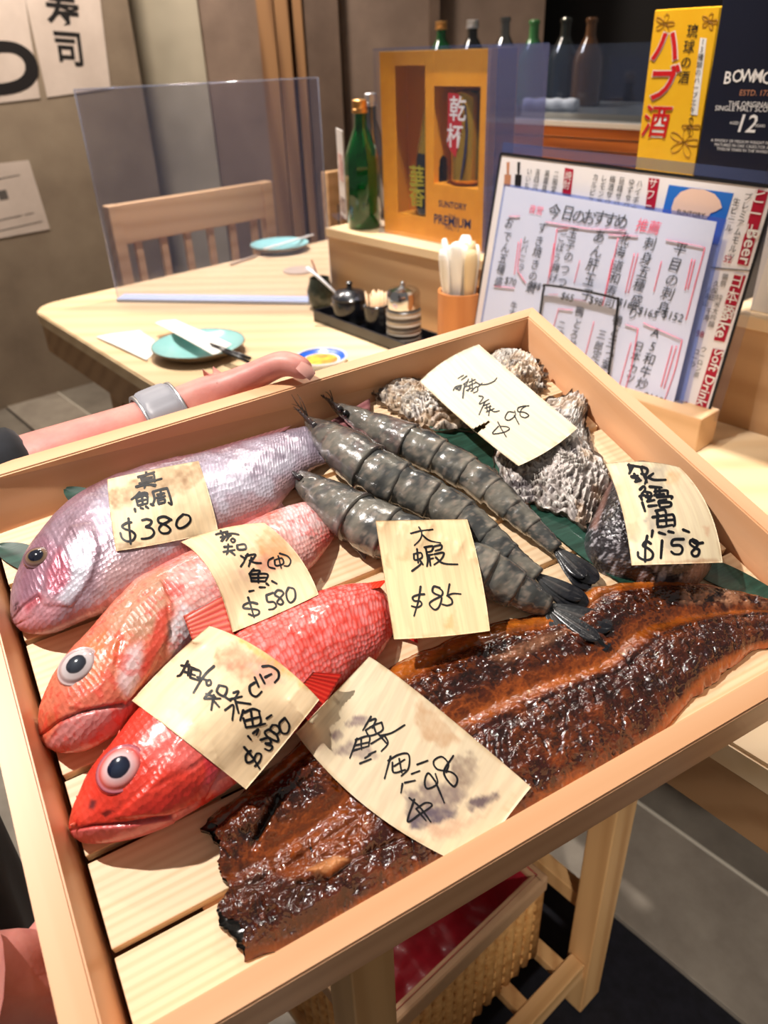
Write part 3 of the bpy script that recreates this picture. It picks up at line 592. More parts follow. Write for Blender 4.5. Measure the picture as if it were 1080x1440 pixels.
# ---- prawns
M_PR = wet('prawn_shell', 0.26, 0.8, 0.06, sss=0.0)
v_ = coords(M_PR, 'Object'); n_ = N(M_PR, 'TexNoise', Scale=300.0, Detail=4.0); lk(M_PR, v_, n_.inputs['Vector']); bump(M_PR, n_.outputs[0], 0.35, 0.0008)
M_PDARK = wet('prawn_dark', 0.25, 0.8, 0.06)
def prawn(cen, hw, lift, tips, label, seed, vis_legs=True, rost=(-14, -12)):
    root = empty('tiger_prawn', TM); tag(root, label, 'prawn', 'large raw prawns side by side')
    hw = np.array(hw, float) * 1.1; cen = np.array(cen, float)
    pts = []
    for (px, py), w in zip(cen, hw):
        h = lift + 0.012; q = L(px, py, h); dist = (M3 @ q + TO)[2]; r = w * dist / F_PX; pts.append([*L(px, py, lift + r * 0.85), r])
    sp = spline(np.array(pts), 400); arc = np.concatenate([[0], np.cumsum(np.linalg.norm(np.diff(sp[:, :3], axis=0), axis=1))]); arc /= arc[-1]
    def sec(t0, t1, n, na, flare, name, seedk, flat=0.9):
        ts = np.linspace(t0, t1, n); S = np.stack([np.interp(ts, arc, sp[:, k]) for k in range(4)], 1)
        tg = np.gradient(S[:, :3], axis=0); tg /= np.linalg.norm(tg, axis=1)[:, None]; side = np.cross(tg, [0, 0, 1.0]); side /= np.linalg.norm(side, axis=1)[:, None]; up = np.cross(side, tg)
        a = np.arange(na) / na * 2 * math.pi; f = (ts - t0) / (t1 - t0)
        rr = S[:, 3] * flare(f)
        V = S[:, None, :3] + rr[:, None, None] * (np.cos(a)[None, :, None] * side[:, None] + flat * np.sin(a)[None, :, None] * up[:, None])
        Vf = V.reshape(-1, 3); nz = 0.00055 * fbm(Vf[:, 0] * 110, Vf[:, 1] * 110, Vf[:, 2] * 110, seed + seedk, 4) + 0.0002 * fbm(Vf[:, 0] * 500, Vf[:, 1] * 500, Vf[:, 2] * 500, seed + seedk, 2)
        nr = (Vf - np.repeat(S[:, :3], na, 0)); nr /= np.linalg.norm(nr, axis=1)[:, None] + 1e-9; Vf = Vf + nr * nz[:, None]; Vf[:, 2] = np.maximum(Vf[:, 2], 0.0004)
        n1 = fbm(Vf[:, 0] * 90, Vf[:, 1] * 90, Vf[:, 2] * 90, seed + 3, 4); n2 = fbm(Vf[:, 0] * 330, Vf[:, 1] * 330, Vf[:, 2] * 330, seed + 8, 3)
        ff = np.repeat(f, na); aa = np.tile(a, n); top = np.clip(np.sin(aa), -1, 1); far_ = -np.cos(aa)
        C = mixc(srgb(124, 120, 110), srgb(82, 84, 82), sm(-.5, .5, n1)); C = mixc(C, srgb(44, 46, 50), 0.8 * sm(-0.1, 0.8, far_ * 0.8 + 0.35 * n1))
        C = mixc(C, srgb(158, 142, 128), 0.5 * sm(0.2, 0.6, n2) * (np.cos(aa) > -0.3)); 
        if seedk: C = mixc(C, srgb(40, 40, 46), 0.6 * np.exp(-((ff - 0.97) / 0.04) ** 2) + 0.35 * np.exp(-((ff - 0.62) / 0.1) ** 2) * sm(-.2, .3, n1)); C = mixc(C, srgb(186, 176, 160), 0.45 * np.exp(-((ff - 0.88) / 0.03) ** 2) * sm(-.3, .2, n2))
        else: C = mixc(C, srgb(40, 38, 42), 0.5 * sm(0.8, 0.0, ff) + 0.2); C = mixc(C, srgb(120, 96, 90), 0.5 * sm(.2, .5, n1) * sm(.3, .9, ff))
        C *= (1 + 0.12 * n2)[:, None]
        Fc = grid_faces(n, na, True); Fc.append(tuple(range(na))[::-1]); Fc.append(tuple((n - 1) * na + k for k in range(na)))
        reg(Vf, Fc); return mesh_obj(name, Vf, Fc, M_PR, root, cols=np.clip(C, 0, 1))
    # carapace with cervical groove
    sec(0.0, 0.385, 60, 48, lambda f: (0.16 + 0.84 * np.minimum(1, f / 0.55) ** 0.6) * (1 - 0.10 * np.exp(-((f - 0.55) / 0.05) ** 2)) * (1 + 0.05 * sm(.9, 1, f)), 'carapace', 0)
    eds = [0.37, 0.485, 0.60, 0.705, 0.80, 0.885, 1.0]
    for k in range(6):
        a_, b_ = eds[k], eds[k + 1]
        sec(a_, min(b_ + 0.018, 1.0), 22, 40, (lambda f, k=k: 0.93 + 0.10 * np.sqrt(np.clip(f, 0, 1)) - 0.05 * np.exp(-((f - 0.25) / 0.1) ** 2) - (0.12 * sm(0.97, 1, f))), 'abdomen_segment', 1 + k)
    # rostrum with teeth
    t = cen[0]; h0 = pts[0][2] + pts[1][3] * 0.4
    a = np.array(L(*cen[1], pts[1][2] + pts[1][3] * 0.9)); b = np.array(L(t[0] + rost[0], t[1] + rost[1], h0 + 0.006)); ps = [a + (b - a) * k for k in np.linspace(0, 1, 9)]
    parts = [tube_arrays(ps, np.linspace(0.0026, 0.0003, 9), 8)]
    for k in range(1, 7): q = ps[k]; parts.append(tube_arrays([q, q + (b - a) * 0.05 + np.array([0, .001, 0.0024])], np.array([0.0009, 0.0001]), 6))
    V, Fc = merge(parts); mesh_obj('rostrum', V, Fc, M_PDARK, root, cols=np.tile(srgb(46, 42, 44), (len(V), 1)))
    # eye
    e = L(cen[1][0] + 6, cen[1][1] + hw[1] * 0.35, pts[1][2] + pts[1][3] * 0.8); r = 0.0032; 
    v, f = tube_arrays([e + np.array([0, 0, z]) for z in np.linspace(-r, r, 9)], r * np.sqrt(np.clip(1 - np.linspace(-1, 1, 9) ** 2, 0.001, 1)), 12, upv=(0, 1, 0)); mesh_obj('eye', v, f, M_PDARK, root, cols=np.tile(srgb(8, 8, 10), (len(v), 1)))
    # whiskers and head appendages
    rnd = random.Random(seed)
    for k in range(5):
        p0 = L(t[0] + 8, t[1] + 6 + k, pts[0][2] + .002); ax = L(t[0] + rost[0] * (0.4 + .5 * rnd.random()) + rnd.uniform(-9, 5), t[1] + rnd.uniform(-34, -4), pts[0][2] + rnd.uniform(.002, .018))
        mid = (p0 + ax) / 2 + np.array([rnd.uniform(-.004, .004), 0, .004]); tube('antenna', spline([p0, mid, ax], 10), np.linspace(0.0006, 0.00015, 10), M_PDARK, root, n=5, cols=np.tile(srgb(60, 50, 44), (50, 1)))
    for k in range(5 if vis_legs else 0):
        i = 1 + k * 0.42; q = np.array([np.interp(i, range(len(cen)), cen[:, 0]), np.interp(i, range(len(cen)), cen[:, 1])]); w = np.interp(i, range(len(cen)), hw)
        p0 = L(q[0] - w * .2, q[1] + w * .8, lift + 0.006); p1 = L(q[0] - w * .3 + 10, q[1] + w * 1.12 + 3, lift + 0.004); p2 = L(q[0] + 26, q[1] + w * 1.0 + 16, lift + 0.0022)
        pp = spline([p0, p1, p2], 9); tube('leg', pp, np.linspace(0.0018, 0.0007, 9), M_PDARK, root, n=7, cols=np.tile(srgb(70, 60, 58), (63, 1)))
    # swimmerets below the abdomen
    for k in range(4 if vis_legs else 0):
        tt = 0.43 + k * 0.11; S = [np.interp(tt, arc, sp[:, j]) for j in range(4)]; c0 = PX([S[:3]])[0]; wv = S[3] * F_PX / (M3 @ np.array(S[:3]) + TO)[2]
        p0 = L(c0[0] - wv * .4, c0[1] + wv * .75, lift + .006); p1 = L(c0[0] - wv * .15, c0[1] + wv * 1.25, lift + .003); tube('swimmeret', spline([p0, (p0 + p1) / 2 + [0.001, 0, .001], p1], 7), np.array([.0022, .003, .0034, .0032, .0026, .0016, .0005]), M_PDARK, root, n=8, flat=0.45, cols=np.tile(srgb(92, 82, 78), (56, 1)))
    # tail fan: telson and four paddles
    bs = cen[-1]; 
    for k, (tx, ty, wd, dh) in enumerate(tips):
        p0 = L(bs[0] - 4, bs[1] - 1, pts[-1][2]); p1 = L(tx, ty, lift * 0.2 + 0.004 + dh); m = 22; d = p1 - p0; ln = np.linalg.norm(d); x_ = d / ln; y_ = np.cross([0, 0, 1.0], x_); y_ /= np.linalg.norm(y_); z_ = np.cross(x_, y_)
        V, C = [], []
        for side in (1, -1):
            for i in range(m):
                f = i / (m - 1); w_ = wd * (0.25 + 0.75 * math.sin(min(1, f * 1.35) * math.pi / 2)) * (1 if f < .72 else math.sqrt(max(0.02, 1 - ((f - .72) / .29) ** 2)))
                for j in range(9):
                    g = j / 4 - 1; V.append(p0 + d * f + y_ * g * w_ + z_ * (side * 0.0004 + 0.0016 * (1 - g * g) * (0.6 + .4 * math.cos(g * 9)) + 0.0004 * math.sin(g * 14)))
                    nn = float(vnoise(f * 9, g * 3, k, seed)); C.append(mixc(mixc(srgb(56, 58, 60), srgb(16, 18, 26), sm(.25, .7, f + .2 * nn)), srgb(110, 104, 100), 0.4 * math.exp(-(g / .12) ** 2) * (f < .75) + 0.25 * max(0, nn)))
        Fc = grid_faces(m, 9) + [tuple(reversed(q)) for q in grid_faces(m, 9, off=m * 9)]
        mesh_obj('tail_blade', np.array(V), Fc, M_PR, root, cols=np.array(C)); reg(np.array(V), Fc)
    return root
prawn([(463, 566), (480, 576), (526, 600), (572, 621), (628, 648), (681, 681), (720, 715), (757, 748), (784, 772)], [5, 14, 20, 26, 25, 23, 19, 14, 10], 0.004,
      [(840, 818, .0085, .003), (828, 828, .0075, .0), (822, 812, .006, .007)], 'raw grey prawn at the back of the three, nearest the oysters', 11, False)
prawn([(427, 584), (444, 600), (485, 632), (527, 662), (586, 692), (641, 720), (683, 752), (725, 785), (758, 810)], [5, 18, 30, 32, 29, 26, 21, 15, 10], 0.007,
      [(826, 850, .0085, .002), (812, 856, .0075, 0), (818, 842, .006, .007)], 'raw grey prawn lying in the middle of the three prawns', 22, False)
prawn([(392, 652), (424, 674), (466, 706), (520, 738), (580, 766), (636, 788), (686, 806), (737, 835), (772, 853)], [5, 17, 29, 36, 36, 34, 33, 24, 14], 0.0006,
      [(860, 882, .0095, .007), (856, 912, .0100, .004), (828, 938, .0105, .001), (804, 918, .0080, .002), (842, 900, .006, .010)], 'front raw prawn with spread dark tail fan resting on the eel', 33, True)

# ---- oysters
def blob(outline, Hh, nr=70, na=150, pw=2.2, centre=None, hlow=0.1, hhigh=0.6):
    o = np.array(outline, float); ys = o[:, 1]; k = (ys.max() - ys) / (np.ptp(ys)); 
    pts = np.array([L(p[0], p[1], Hh * (hlow + (hhigh - hlow) * kk)) for p, kk in zip(o, k)]); pts[:, 2] = 0
    pc = spline(np.vstack([pts, pts[:1]]), na + 1)[:-1]; c = pc.mean(0) if centre is None else np.array(L(*centre, Hh * .7)) * [1, 1, 0]
    r = np.linspace(0, 1, nr); V = c + (pc - c)[None] * r[:, None, None]; R = np.repeat(r[:, None], na, 1); return V, R, c
def shell(outline, Hh, seed, label, tint, centre=None, layers=7, dark=0.6):
    V, R, c = blob(outline, Hh, 110, 220, centre=centre); x, y = V[..., 0], V[..., 1]; A = np.linspace(0, 2 * math.pi, 220, endpoint=False)[None]
    wob = fbm(np.cos(A) * 2.2 + 0 * R, np.sin(A) * 2.2, R * 1.2, seed, 4); d = V - c
    V = V + d * (0.09 * fbm(np.cos(A) * 5 + 0 * R, np.sin(A) * 5, R * 2, seed + 5, 3) * R ** 3)[..., None]; x, y = V[..., 0], V[..., 1]
    q = (R + 0.16 * wob + .05 * fbm(x * 120, y * 120, 0, seed)) * layers; fr = q - np.floor(q)
    z = Hh * (1 - np.clip(R, 0, 1) ** 2.6) * 0.75 + Hh * 0.13 * (1 - R ** 6)
    z += (0.0042 * (fr ** 2) - 0.0014) * (R < 0.995) * (0.5 + R) + 0.0022 * fbm(x * 70, y * 70, 0, seed + 2, 4) + 0.0006 * fbm(x * 380, y * 380, 0, seed + 3, 3)
    rip = np.abs(np.sin(A * 9 + 3 * wob)); z += 0.0016 * rip * R ** 2
    z[-1] = 0.0003; z = np.maximum(z, 0.0003)
    V[..., 2] = z; n1 = fbm(x * 100, y * 100, 0, seed + 9, 4); n2 = fbm(x * 320, y * 320, 0, seed + 12, 3)
    C = mixc(srgb(*tint), srgb(150, 136, 128), sm(-.1, .5, n1)); C = mixc(C, srgb(58, 46, 48), dark * np.clip(sm(0.12, 0.5, n2 + 0.3 * n1) + 0.9 * np.exp(-(fr / 0.12) ** 2), 0, 1)); C = mixc(C, srgb(246, 240, 230), 0.7 * sm(.55, .95, fr) * sm(-.4, .2, n1))
    C = mixc(C, srgb(66, 56, 64), .75 * sm(.15, .5, fbm(x * 38, y * 38, 0, seed + 31, 3)) * sm(-.3, .3, n2)); C = mixc(C, srgb(250, 246, 240), .6 * sm(.1, .4, fbm(x * 55, y * 55, 0, seed + 41, 3)) * (fr > .4)); C = mixc(C, srgb(196, 156, 110), 0.4 * sm(.2, .6, fbm(x * 60, y * 60, 0, seed + 20)))
    Fc = grid_faces(110, 220, True); Vt = V.reshape(-1, 3); Vb = Vt[-220:] * [1, 1, 0] + [0, 0, 0.0002]; 
    o = empty('oyster', TM); tag(o, label, 'oyster'); nb = 110 * 220
    mesh_obj('upper_shell', Vt, Fc, M_OY, o, cols=np.clip(C.reshape(-1, 3), 0, 1)); reg(V[::3, ::3].reshape(-1, 3), grid_faces(37, 74, True))
    # cupped lower shell showing as a frilled rim under the lid
    ro = V[-1] + (V[-1] - c) / np.linalg.norm(V[-1] - c, axis=1)[:, None] * 0.0018 * (1 + np.sin(A[0] * 23 + wob[-1] * 4))[:, None] * [1, 1, 0]
    prof = [(1.0, .0062), (1.0, .003), (0.8, 0.0002), (0.0, 0.0002)]
    V3 = np.concatenate([c * [1, 1, 0] + (ro - c) * [k, k, 0] + [0, 0, z_] for k, z_ in prof]); V3[:220, 2] += 0.0015 * np.sin(A[0] * 17)
    mesh_obj('lower_shell', V3, grid_faces(4, 220, True), M_OY, o, cols=np.tile(srgb(120, 100, 86), (len(V3), 1))); return o
M_OY = wet('oyster_shell', 0.45, 0.25, 0.2)
v_ = coords(M_OY, 'Object'); n_ = N(M_OY, 'TexNoise', Scale=350.0, Detail=5.0); lk(M_OY, v_, n_.inputs['Vector']); bump(M_OY, n_.outputs[0], 0.5, 0.001)
shell([(528, 546), (546, 530), (585, 527), (622, 536), (664, 556), (694, 585), (668, 606), (607, 604), (580, 592), (553, 575), (536, 563)], 0.018, 100, 'rough brown and white oyster at the left under the oyster price tag', (206, 192, 174), layers=5, dark=.75)
shell([(685, 497), (704, 486), (732, 486), (752, 500), (764, 520), (762, 540), (748, 556), (705, 560), (660, 540), (655, 512)], 0.020, 130, 'pale orange tinged frilly oyster in the back corner of the tray', (238, 216, 190), layers=7, dark=.3)
shell([(766, 554), (798, 542), (828, 533), (834, 552), (828, 578), (827, 604), (834, 626), (855, 655), (858, 685), (842, 716), (822, 742), (802, 730), (775, 716), (745, 706), (716, 690), (698, 660), (698, 628), (728, 590), (742, 568)], 0.026, 160, 'large grey white oyster between the prawns and the black cod', (214, 204, 198), (775, 640), layers=9, dark=.6)

# ---- black cod steak
V, R, c = blob([(880, 633), (905, 630), (940, 640), (966, 662), (988, 700), (1004, 740), (1006, 780), (994, 808), (970, 826), (935, 828), (898, 818), (862, 808), (838, 792), (826, 766), (829, 735), (844, 700), (861, 664)], 0.036, 90, 180, hlow=0.05, hhigh=0.75)
x, y = V[..., 0], V[..., 1]; z = 0.036 * (1 - R ** 5) ** 0.6 * (1 - 0.15 * R ** 2) + 0.0012 * fbm(x * 60, y * 60, 0, 200) * (R < .99) + 0.0004 * fbm(x * 600, y * 600, 0, 201, 2); V[..., 2] = np.maximum(z, 0.0004)
P = PX(V.reshape(-1, 3)); n1 = fbm(x * 120, y * 120, 0, 210, 4).ravel(); n2 = fbm(x * 500, y * 500, 0, 212, 3).ravel()
C = mixc(srgb(30, 28, 32), srgb(58, 54, 58), sm(0, .5, n1)); C = mixc(C, srgb(196, 192, 200), 0.7 * sm(.35, .6, n2)); C = mixc(C, srgb(190, 150, 130), 0.7 * soft_in(P, [(940, 830), (985, 790), (1010, 800), (975, 830)], 6)); C = mixc(C, srgb(150, 110, 100), .8 * soft_in(P, [(858, 668), (866, 664), (838, 745), (830, 742)], 3))
cod = empty('black_cod_steak', TM); tag(cod, 'chunk of black cod with dark speckled skin beside the right rim', 'fish')
M_COD = wet('cod_skin', 0.28, 0.7, 0.08); v_ = coords(M_COD, 'Object'); n_ = N(M_COD, 'TexVoronoi', Scale=420.0); lk(M_COD, v_, n_.inputs['Vector']); bump(M_COD, n_.outputs['Distance'], 0.6, 0.0012)
Fc = grid_faces(90, 180, True); Vf = V.reshape(-1, 3); mesh_obj('skin', Vf, Fc, M_COD, cod, cols=np.clip(C, 0, 1)); reg(V[::3, ::3].reshape(-1, 3), grid_faces(30, 60, True))
Vc = np.concatenate([c + (V[-1] - c) * [.94, .94, 0] + [0, 0, .0003], c + (V[-1] - c) * [.93, .93, 0] + [0, 0, .006]]); Vc[:, 2] = np.r_[np.full(180, .0003), np.full(180, .006)]
mesh_obj('flesh', Vc, grid_faces(2, 180, True) + [tuple(range(180, 360))], nmat('cod_flesh', tuple(srgb(232, 214, 200)), 0.4, coat=.4), cod)
# ================================================================== handwritten price labels on thin wood sheets
def veneer(name):
    m = nmat(name, (0.5, 0.5, 0.5), 0.5, attr=True, coat=0.12, coatr=0.3); t = N(m, 'TexCoord'); mp = N(m, 'Mapping'); mp.inputs['Scale'].default_value = (50, 2.5, 1); lk(m, t.outputs['UV'], mp.inputs['Vector'])
    n = N(m, 'TexNoise', Scale=1.0, Detail=3.0, Distortion=0.3); lk(m, mp.outputs[0], n.inputs['Vector'])
    a = [q for q in m.node_tree.nodes if q.type == 'ATTRIBUTE'][0]; mx = N(m, 'Mix', data_type='RGBA', blend_type='MULTIPLY'); mx.inputs[0].default_value = 0.35
    lk(m, a.outputs['Color'], mx.inputs[6]); lk(m, ramp(m, n.outputs[0], [(0.3, (0.84, 0.78, 0.7)), (0.6, (1, 1, 1))]), mx.inputs[7]); lk(m, mx.outputs[2], B(m).inputs['Base Color']); bump(m, n.outputs[0], 0.15, 0.0003); return m
M_VEN = veneer('thin_wood_sheet'); M_INK = nmat('black_ink', tuple(srgb(16, 17, 24)), 0.4)
LAB = []
def lagr(t): return np.array([2 * (t - .5) * (t - 1), -4 * t * (t - 1), 2 * t * (t - .5)])
def price(ctrl, label, strokes, zo, zs, wpxs, base=(238, 212, 172), stains=(), cut=None, hs=None, seed=0, n=90, clear=0.0014, iters=60):
    """ctrl: 3x3 px control points (rows top->bottom); draped over what lies beneath"""
    cp = np.array(ctrl, float); bv = bvh_all(); G = np.zeros((n, n, 2)); hh = np.zeros((n, n)); hs = np.array(hs if hs is not None else [[.03] * 3] * 3)
    lu = [lagr(t) for t in np.linspace(0, 1, n)]
    for i in range(n):
        for j in range(n):
            G[i, j] = np.einsum('a,b,abk->k', lu[i], lu[j], cp); hh[i, j] = lu[i] @ hs @ lu[j]
    O = np.array(RAY(540, 720)[0]); D = np.zeros((n, n, 3)); K = np.zeros((n, n)); Km = np.full((n, n), 9.0)
    for i in range(n):
        for j in range(n):
            o, d = RAY(*G[i, j]); D[i, j] = d; K[i, j] = (hh[i, j] - O[2]) / d[2]
            r = bv.ray_cast(o, d); Km[i, j] = (r[3] if r[0] is not None else 9.0) - clear
    K = np.minimum(K, Km)
    for it in range(iters):
        Kp = np.pad(K, 2, mode='edge'); Kp = np.pad(K, 2, mode='reflect', reflect_type='odd'); S = sum(Kp[2 + a:2 + a + n, 2 + b:2 + b + n] for a in (-2, -1, 0, 1, 2) for b in (-2, -1, 0, 1, 2)) / 25
        K = np.minimum(S, Km)
    V = O + D * K[..., None]
    du = np.gradient(V, axis=0); dv = np.gradient(V, axis=1); nr = np.cross(du, dv); nr /= np.linalg.norm(nr, axis=2, keepdims=True) + 1e-12
    if (nr * (O - V)).sum(2).mean() < 0: nr = -nr
    I, J = np.meshgrid(np.linspace(0, 1, n), np.linspace(0, 1, n), indexing='ij'); P = G.reshape(-1, 2)
    C = mixc(srgb(*base), np.clip(srgb(*base) * 1.12, 0, 1), sm(-.4, .4, fbm(J * 30, I * 2, 0, seed)).ravel())
    e = np.minimum(np.minimum(I, 1 - I), np.minimum(J, 1 - J)).ravel(); C = mixc(C, srgb(180, 140, 80), 0.4 * sm(.05, 0, e) * sm(-.2, .4, fbm(I * 12, J * 12, 0, seed + 4).ravel()))
    for poly, sft, col, k in stains:
        nn = fbm(P[:, 0] / 9, P[:, 1] / 9, 0, seed + 7, 3); Pw = P + np.stack([nn, fbm(P[:, 0] / 9, P[:, 1] / 9, 4, seed + 8, 3)], 1) * sft * 0.8
        C = mixc(C, srgb(*col), np.clip(k * 1.3 * soft_in(Pw, poly, sft) * (0.8 + 0.3 * nn), 0, .95))
    th = 0.00035; Vt = V.reshape(-1, 3); Vb = (V - nr * th).reshape(-1, 3)
    q = grid_faces(n, n); 
    if cut is not None: keep = ~inside(P, cut); q = [f for f in q if all(keep[k] for k in f)]
    rim = [k for k in range(n)] + [i * n + n - 1 for i in range(1, n)] + [(n - 1) * n + k for k in range(n - 2, -1, -1)] + [i * n for i in range(n - 2, 0, -1)]
    sd = [(rim[i], rim[(i + 1) % len(rim)], rim[(i + 1) % len(rim)] + n * n, rim[i] + n * n) for i in range(len(rim))]
    root = empty('price_label', TM); tag(root, label, 'label')
    uv = np.stack([J.ravel(), I.ravel()], 1)
    mesh_obj('wood_sheet', np.concatenate([Vt, Vb]), q + [tuple(reversed([k + n * n for k in f])) for f in q] + sd, M_VEN, root, cols=np.clip(np.concatenate([C, C]), 0, 1), uvs=np.concatenate([uv, uv]))
    # brush strokes: ribbons with round ends laid on the sheet
    sb = BVHTree.FromPolygons([tuple(v) for v in Vt], q); rnd = np.random.RandomState(seed + 1); Vi, Fi = [], []
    for st in strokes:
        w = wpxs; st2 = st
        if isinstance(st, tuple): w, st2 = st[0] * 1.0, st[1]
        p = np.array([(zo[0] + a / zs, zo[1] + b / zs) for a, b in st2]); ln = np.sum(np.linalg.norm(np.diff(p, axis=0), axis=1)); m = max(5, int(ln / 1.3)); s = spline(p, m) if len(p) > 2 else resample(p, m)
        tg = np.gradient(s, axis=0); tg /= np.linalg.norm(tg, axis=1)[:, None] + 1e-9; nn = np.stack([-tg[:, 1], tg[:, 0]], 1)
        t = np.linspace(0, 1, m); ww = w / 2 * (1.14 - 0.25 * t + 0.14 * vnoise(t * ln / 12, t * 0 + rnd.rand() * 50)); rows = []
        ends = [(s[0] - tg[0] * ww[0] * .8, tg[0], nn[0], ww[0] * .45)] + [(s[i], tg[i], nn[i], ww[i]) for i in range(m)] + [(s[-1] + tg[-1] * ww[-1] * .8, tg[-1], nn[-1], ww[-1] * .4)]
        ok = True
        for (c_, _, n_, w_) in ends:
            row = []
            for k in (-1, -0.4, 0.4, 1):
                o, d = RAY(*(c_ + n_ * w_ * k)); r = sb.ray_cast(o, d)
                if r[0] is None: ok = False; break
                no = r[1] if r[1].dot(d) < 0 else -r[1]; row.append(np.array(r[0] + no * 0.0003))
            if not ok: ok = True; continue
            rows.append(row)
        if len(rows) < 2: continue
        b0 = len(Vi)
        for row in rows: Vi += row
        Fi += [tuple(k for k in f) for f in grid_faces(len(rows), 4, off=b0)]
    mesh_obj('handwriting', np.array(Vi), Fi, M_INK, root, smooth=False)
    reg(Vt, q); return root
BRN = (150, 112, 74)
price([[(151, 674), (215, 660), (279, 648)], [(155, 723), (225, 715), (295, 698)], [(163, 775), (234, 763), (307, 747)]], 'curled wood price label reading $380 with brown stains, on the silvery snapper',
  [[(400, 168), (460, 152), (525, 130)], [(462, 118), (462, 150)], [(422, 165), (435, 218)], [(425, 165), (512, 142), (527, 205)], [(440, 182), (508, 166)], [(440, 198), (512, 184)], [(412, 218), (500, 202), (580, 180)], [(385, 243), (450, 228), (535, 226)], [(455, 232), (448, 252)], [(500, 225), (530, 238)],
   [(412, 282), (385, 312), (350, 338)], [(395, 305), (440, 288), (470, 292), (462, 318)], [(385, 325), (398, 385)], [(385, 325), (465, 308), (472, 368)], [(428, 300), (436, 380)], [(392, 352), (466, 338)], [(400, 384), (470, 368)], [(375, 410), (380, 430)], [(420, 402), (440, 408)], [(460, 392), (478, 404)], [(497, 374), (520, 382)],
   [(512, 280), (525, 335), (508, 385)], [(515, 278), (605, 256), (625, 265), (655, 370), (630, 362)], [(545, 302), (600, 290)], [(572, 278), (575, 322)], [(540, 326), (606, 312)], [(552, 345), (556, 370)], [(552, 345), (600, 335), (604, 360)], [(556, 370), (604, 360)],
   [(350, 512), (318, 515), (280, 540), (300, 562), (350, 578), (378, 608), (362, 645), (320, 655), (280, 632), (266, 592)], [(328, 482), (335, 570), (344, 675)],
   [(430, 496), (468, 488), (502, 502), (490, 530), (458, 546), (500, 556), (522, 590), (500, 622), (460, 634), (425, 636)],
   [(652, 492), (600, 468), (556, 480), (558, 512), (610, 532), (645, 565), (625, 592), (580, 592), (558, 562), (580, 530), (620, 510), (648, 488)],
   [(742, 450), (702, 488), (690, 532), (714, 556), (760, 540), (796, 500), (786, 462), (742, 450)]],
  (120, 640), 5.4, 3.3, stains=[([(150, 690), (175, 686), (200, 664), (240, 656), (282, 650), (290, 668), (265, 690), (240, 700), (225, 705), (195, 690), (185, 712), (160, 716), (152, 700)], 4, BRN, 0.6), ([(163, 764), (185, 760), (200, 762), (198, 768), (165, 775)], 3, BRN, 0.6)], seed=300)
price([[(254, 762), (312, 743), (371, 735)], [(297, 806), (356, 793), (418, 779)], [(327, 889), (388, 864), (448, 836)]], 'curved wood price label reading $580, on the paler orange pink thornyhead',
  [[(275, 164), (350, 145), (362, 142)], [(310, 140), (330, 185), (312, 212)], [(310, 185), (385, 172)], [(345, 160), (400, 158), (442, 166)], [(345, 182), (320, 215)], [(375, 170), (350, 210)], [(395, 192), (415, 205), (400, 222), (383, 206), (395, 192)],
   [(335, 255), (395, 250)], [(365, 235), (360, 300)], [(330, 290), (412, 275)], [(365, 285), (352, 308)], [(380, 285), (412, 312)], [(428, 242), (438, 272), (490, 268), (482, 235), (428, 242)],
   [(455, 318), (490, 340)], [(455, 395), (482, 355)], [(505, 305), (480, 350)], [(490, 318), (560, 308), (540, 345)], [(532, 330), (512, 395)], [(518, 352), (560, 368), (602, 370)],
   (2.2, [(690, 330), (655, 352), (656, 395), (702, 410)]), (2.2, [(698, 348), (708, 388), (762, 374), (750, 335), (698, 348)]), (2.2, [(725, 318), (748, 408)]), (2.2, [(735, 300), (792, 320), (816, 355), (800, 390), (768, 390)]),
   [(548, 412), (515, 450)], [(532, 425), (592, 425), (580, 448)], [(520, 452), (530, 492)], [(520, 452), (645, 450), (632, 505)], [(580, 445), (582, 512)], [(530, 478), (640, 474)], [(530, 500), (630, 502)], [(515, 575), (550, 568)], [(590, 545), (632, 546)], [(640, 518), (656, 530)], [(680, 500), (716, 520)],
   [(575, 665), (530, 655), (482, 670), (475, 695), (530, 702), (582, 712), (586, 738), (550, 752), (512, 740)], [(508, 618), (530, 690), (552, 765)],
   [(640, 605), (650, 650), (692, 652), (712, 680), (692, 702), (658, 708)], [(640, 603), (690, 585)],
   [(752, 572), (720, 568), (702, 600), (742, 626), (762, 655), (745, 672), (718, 655), (742, 620), (765, 590), (748, 570)], [(800, 548), (784, 590), (796, 642), (822, 656), (850, 620), (842, 562), (804, 546)]],
  (250, 720), 5.143, 2.9, base=(236, 204, 164), stains=[([(360, 760), (375, 742), (395, 755), (410, 775), (425, 790), (395, 790), (370, 785)], 6, (226, 150, 90), 0.6), ([(355, 790), (372, 780), (395, 790), (398, 800), (370, 805)], 5, (206, 110, 96), 0.45), ([(330, 800), (345, 800), (348, 815), (335, 815)], 4, (220, 170, 150), 0.4)], seed=310)
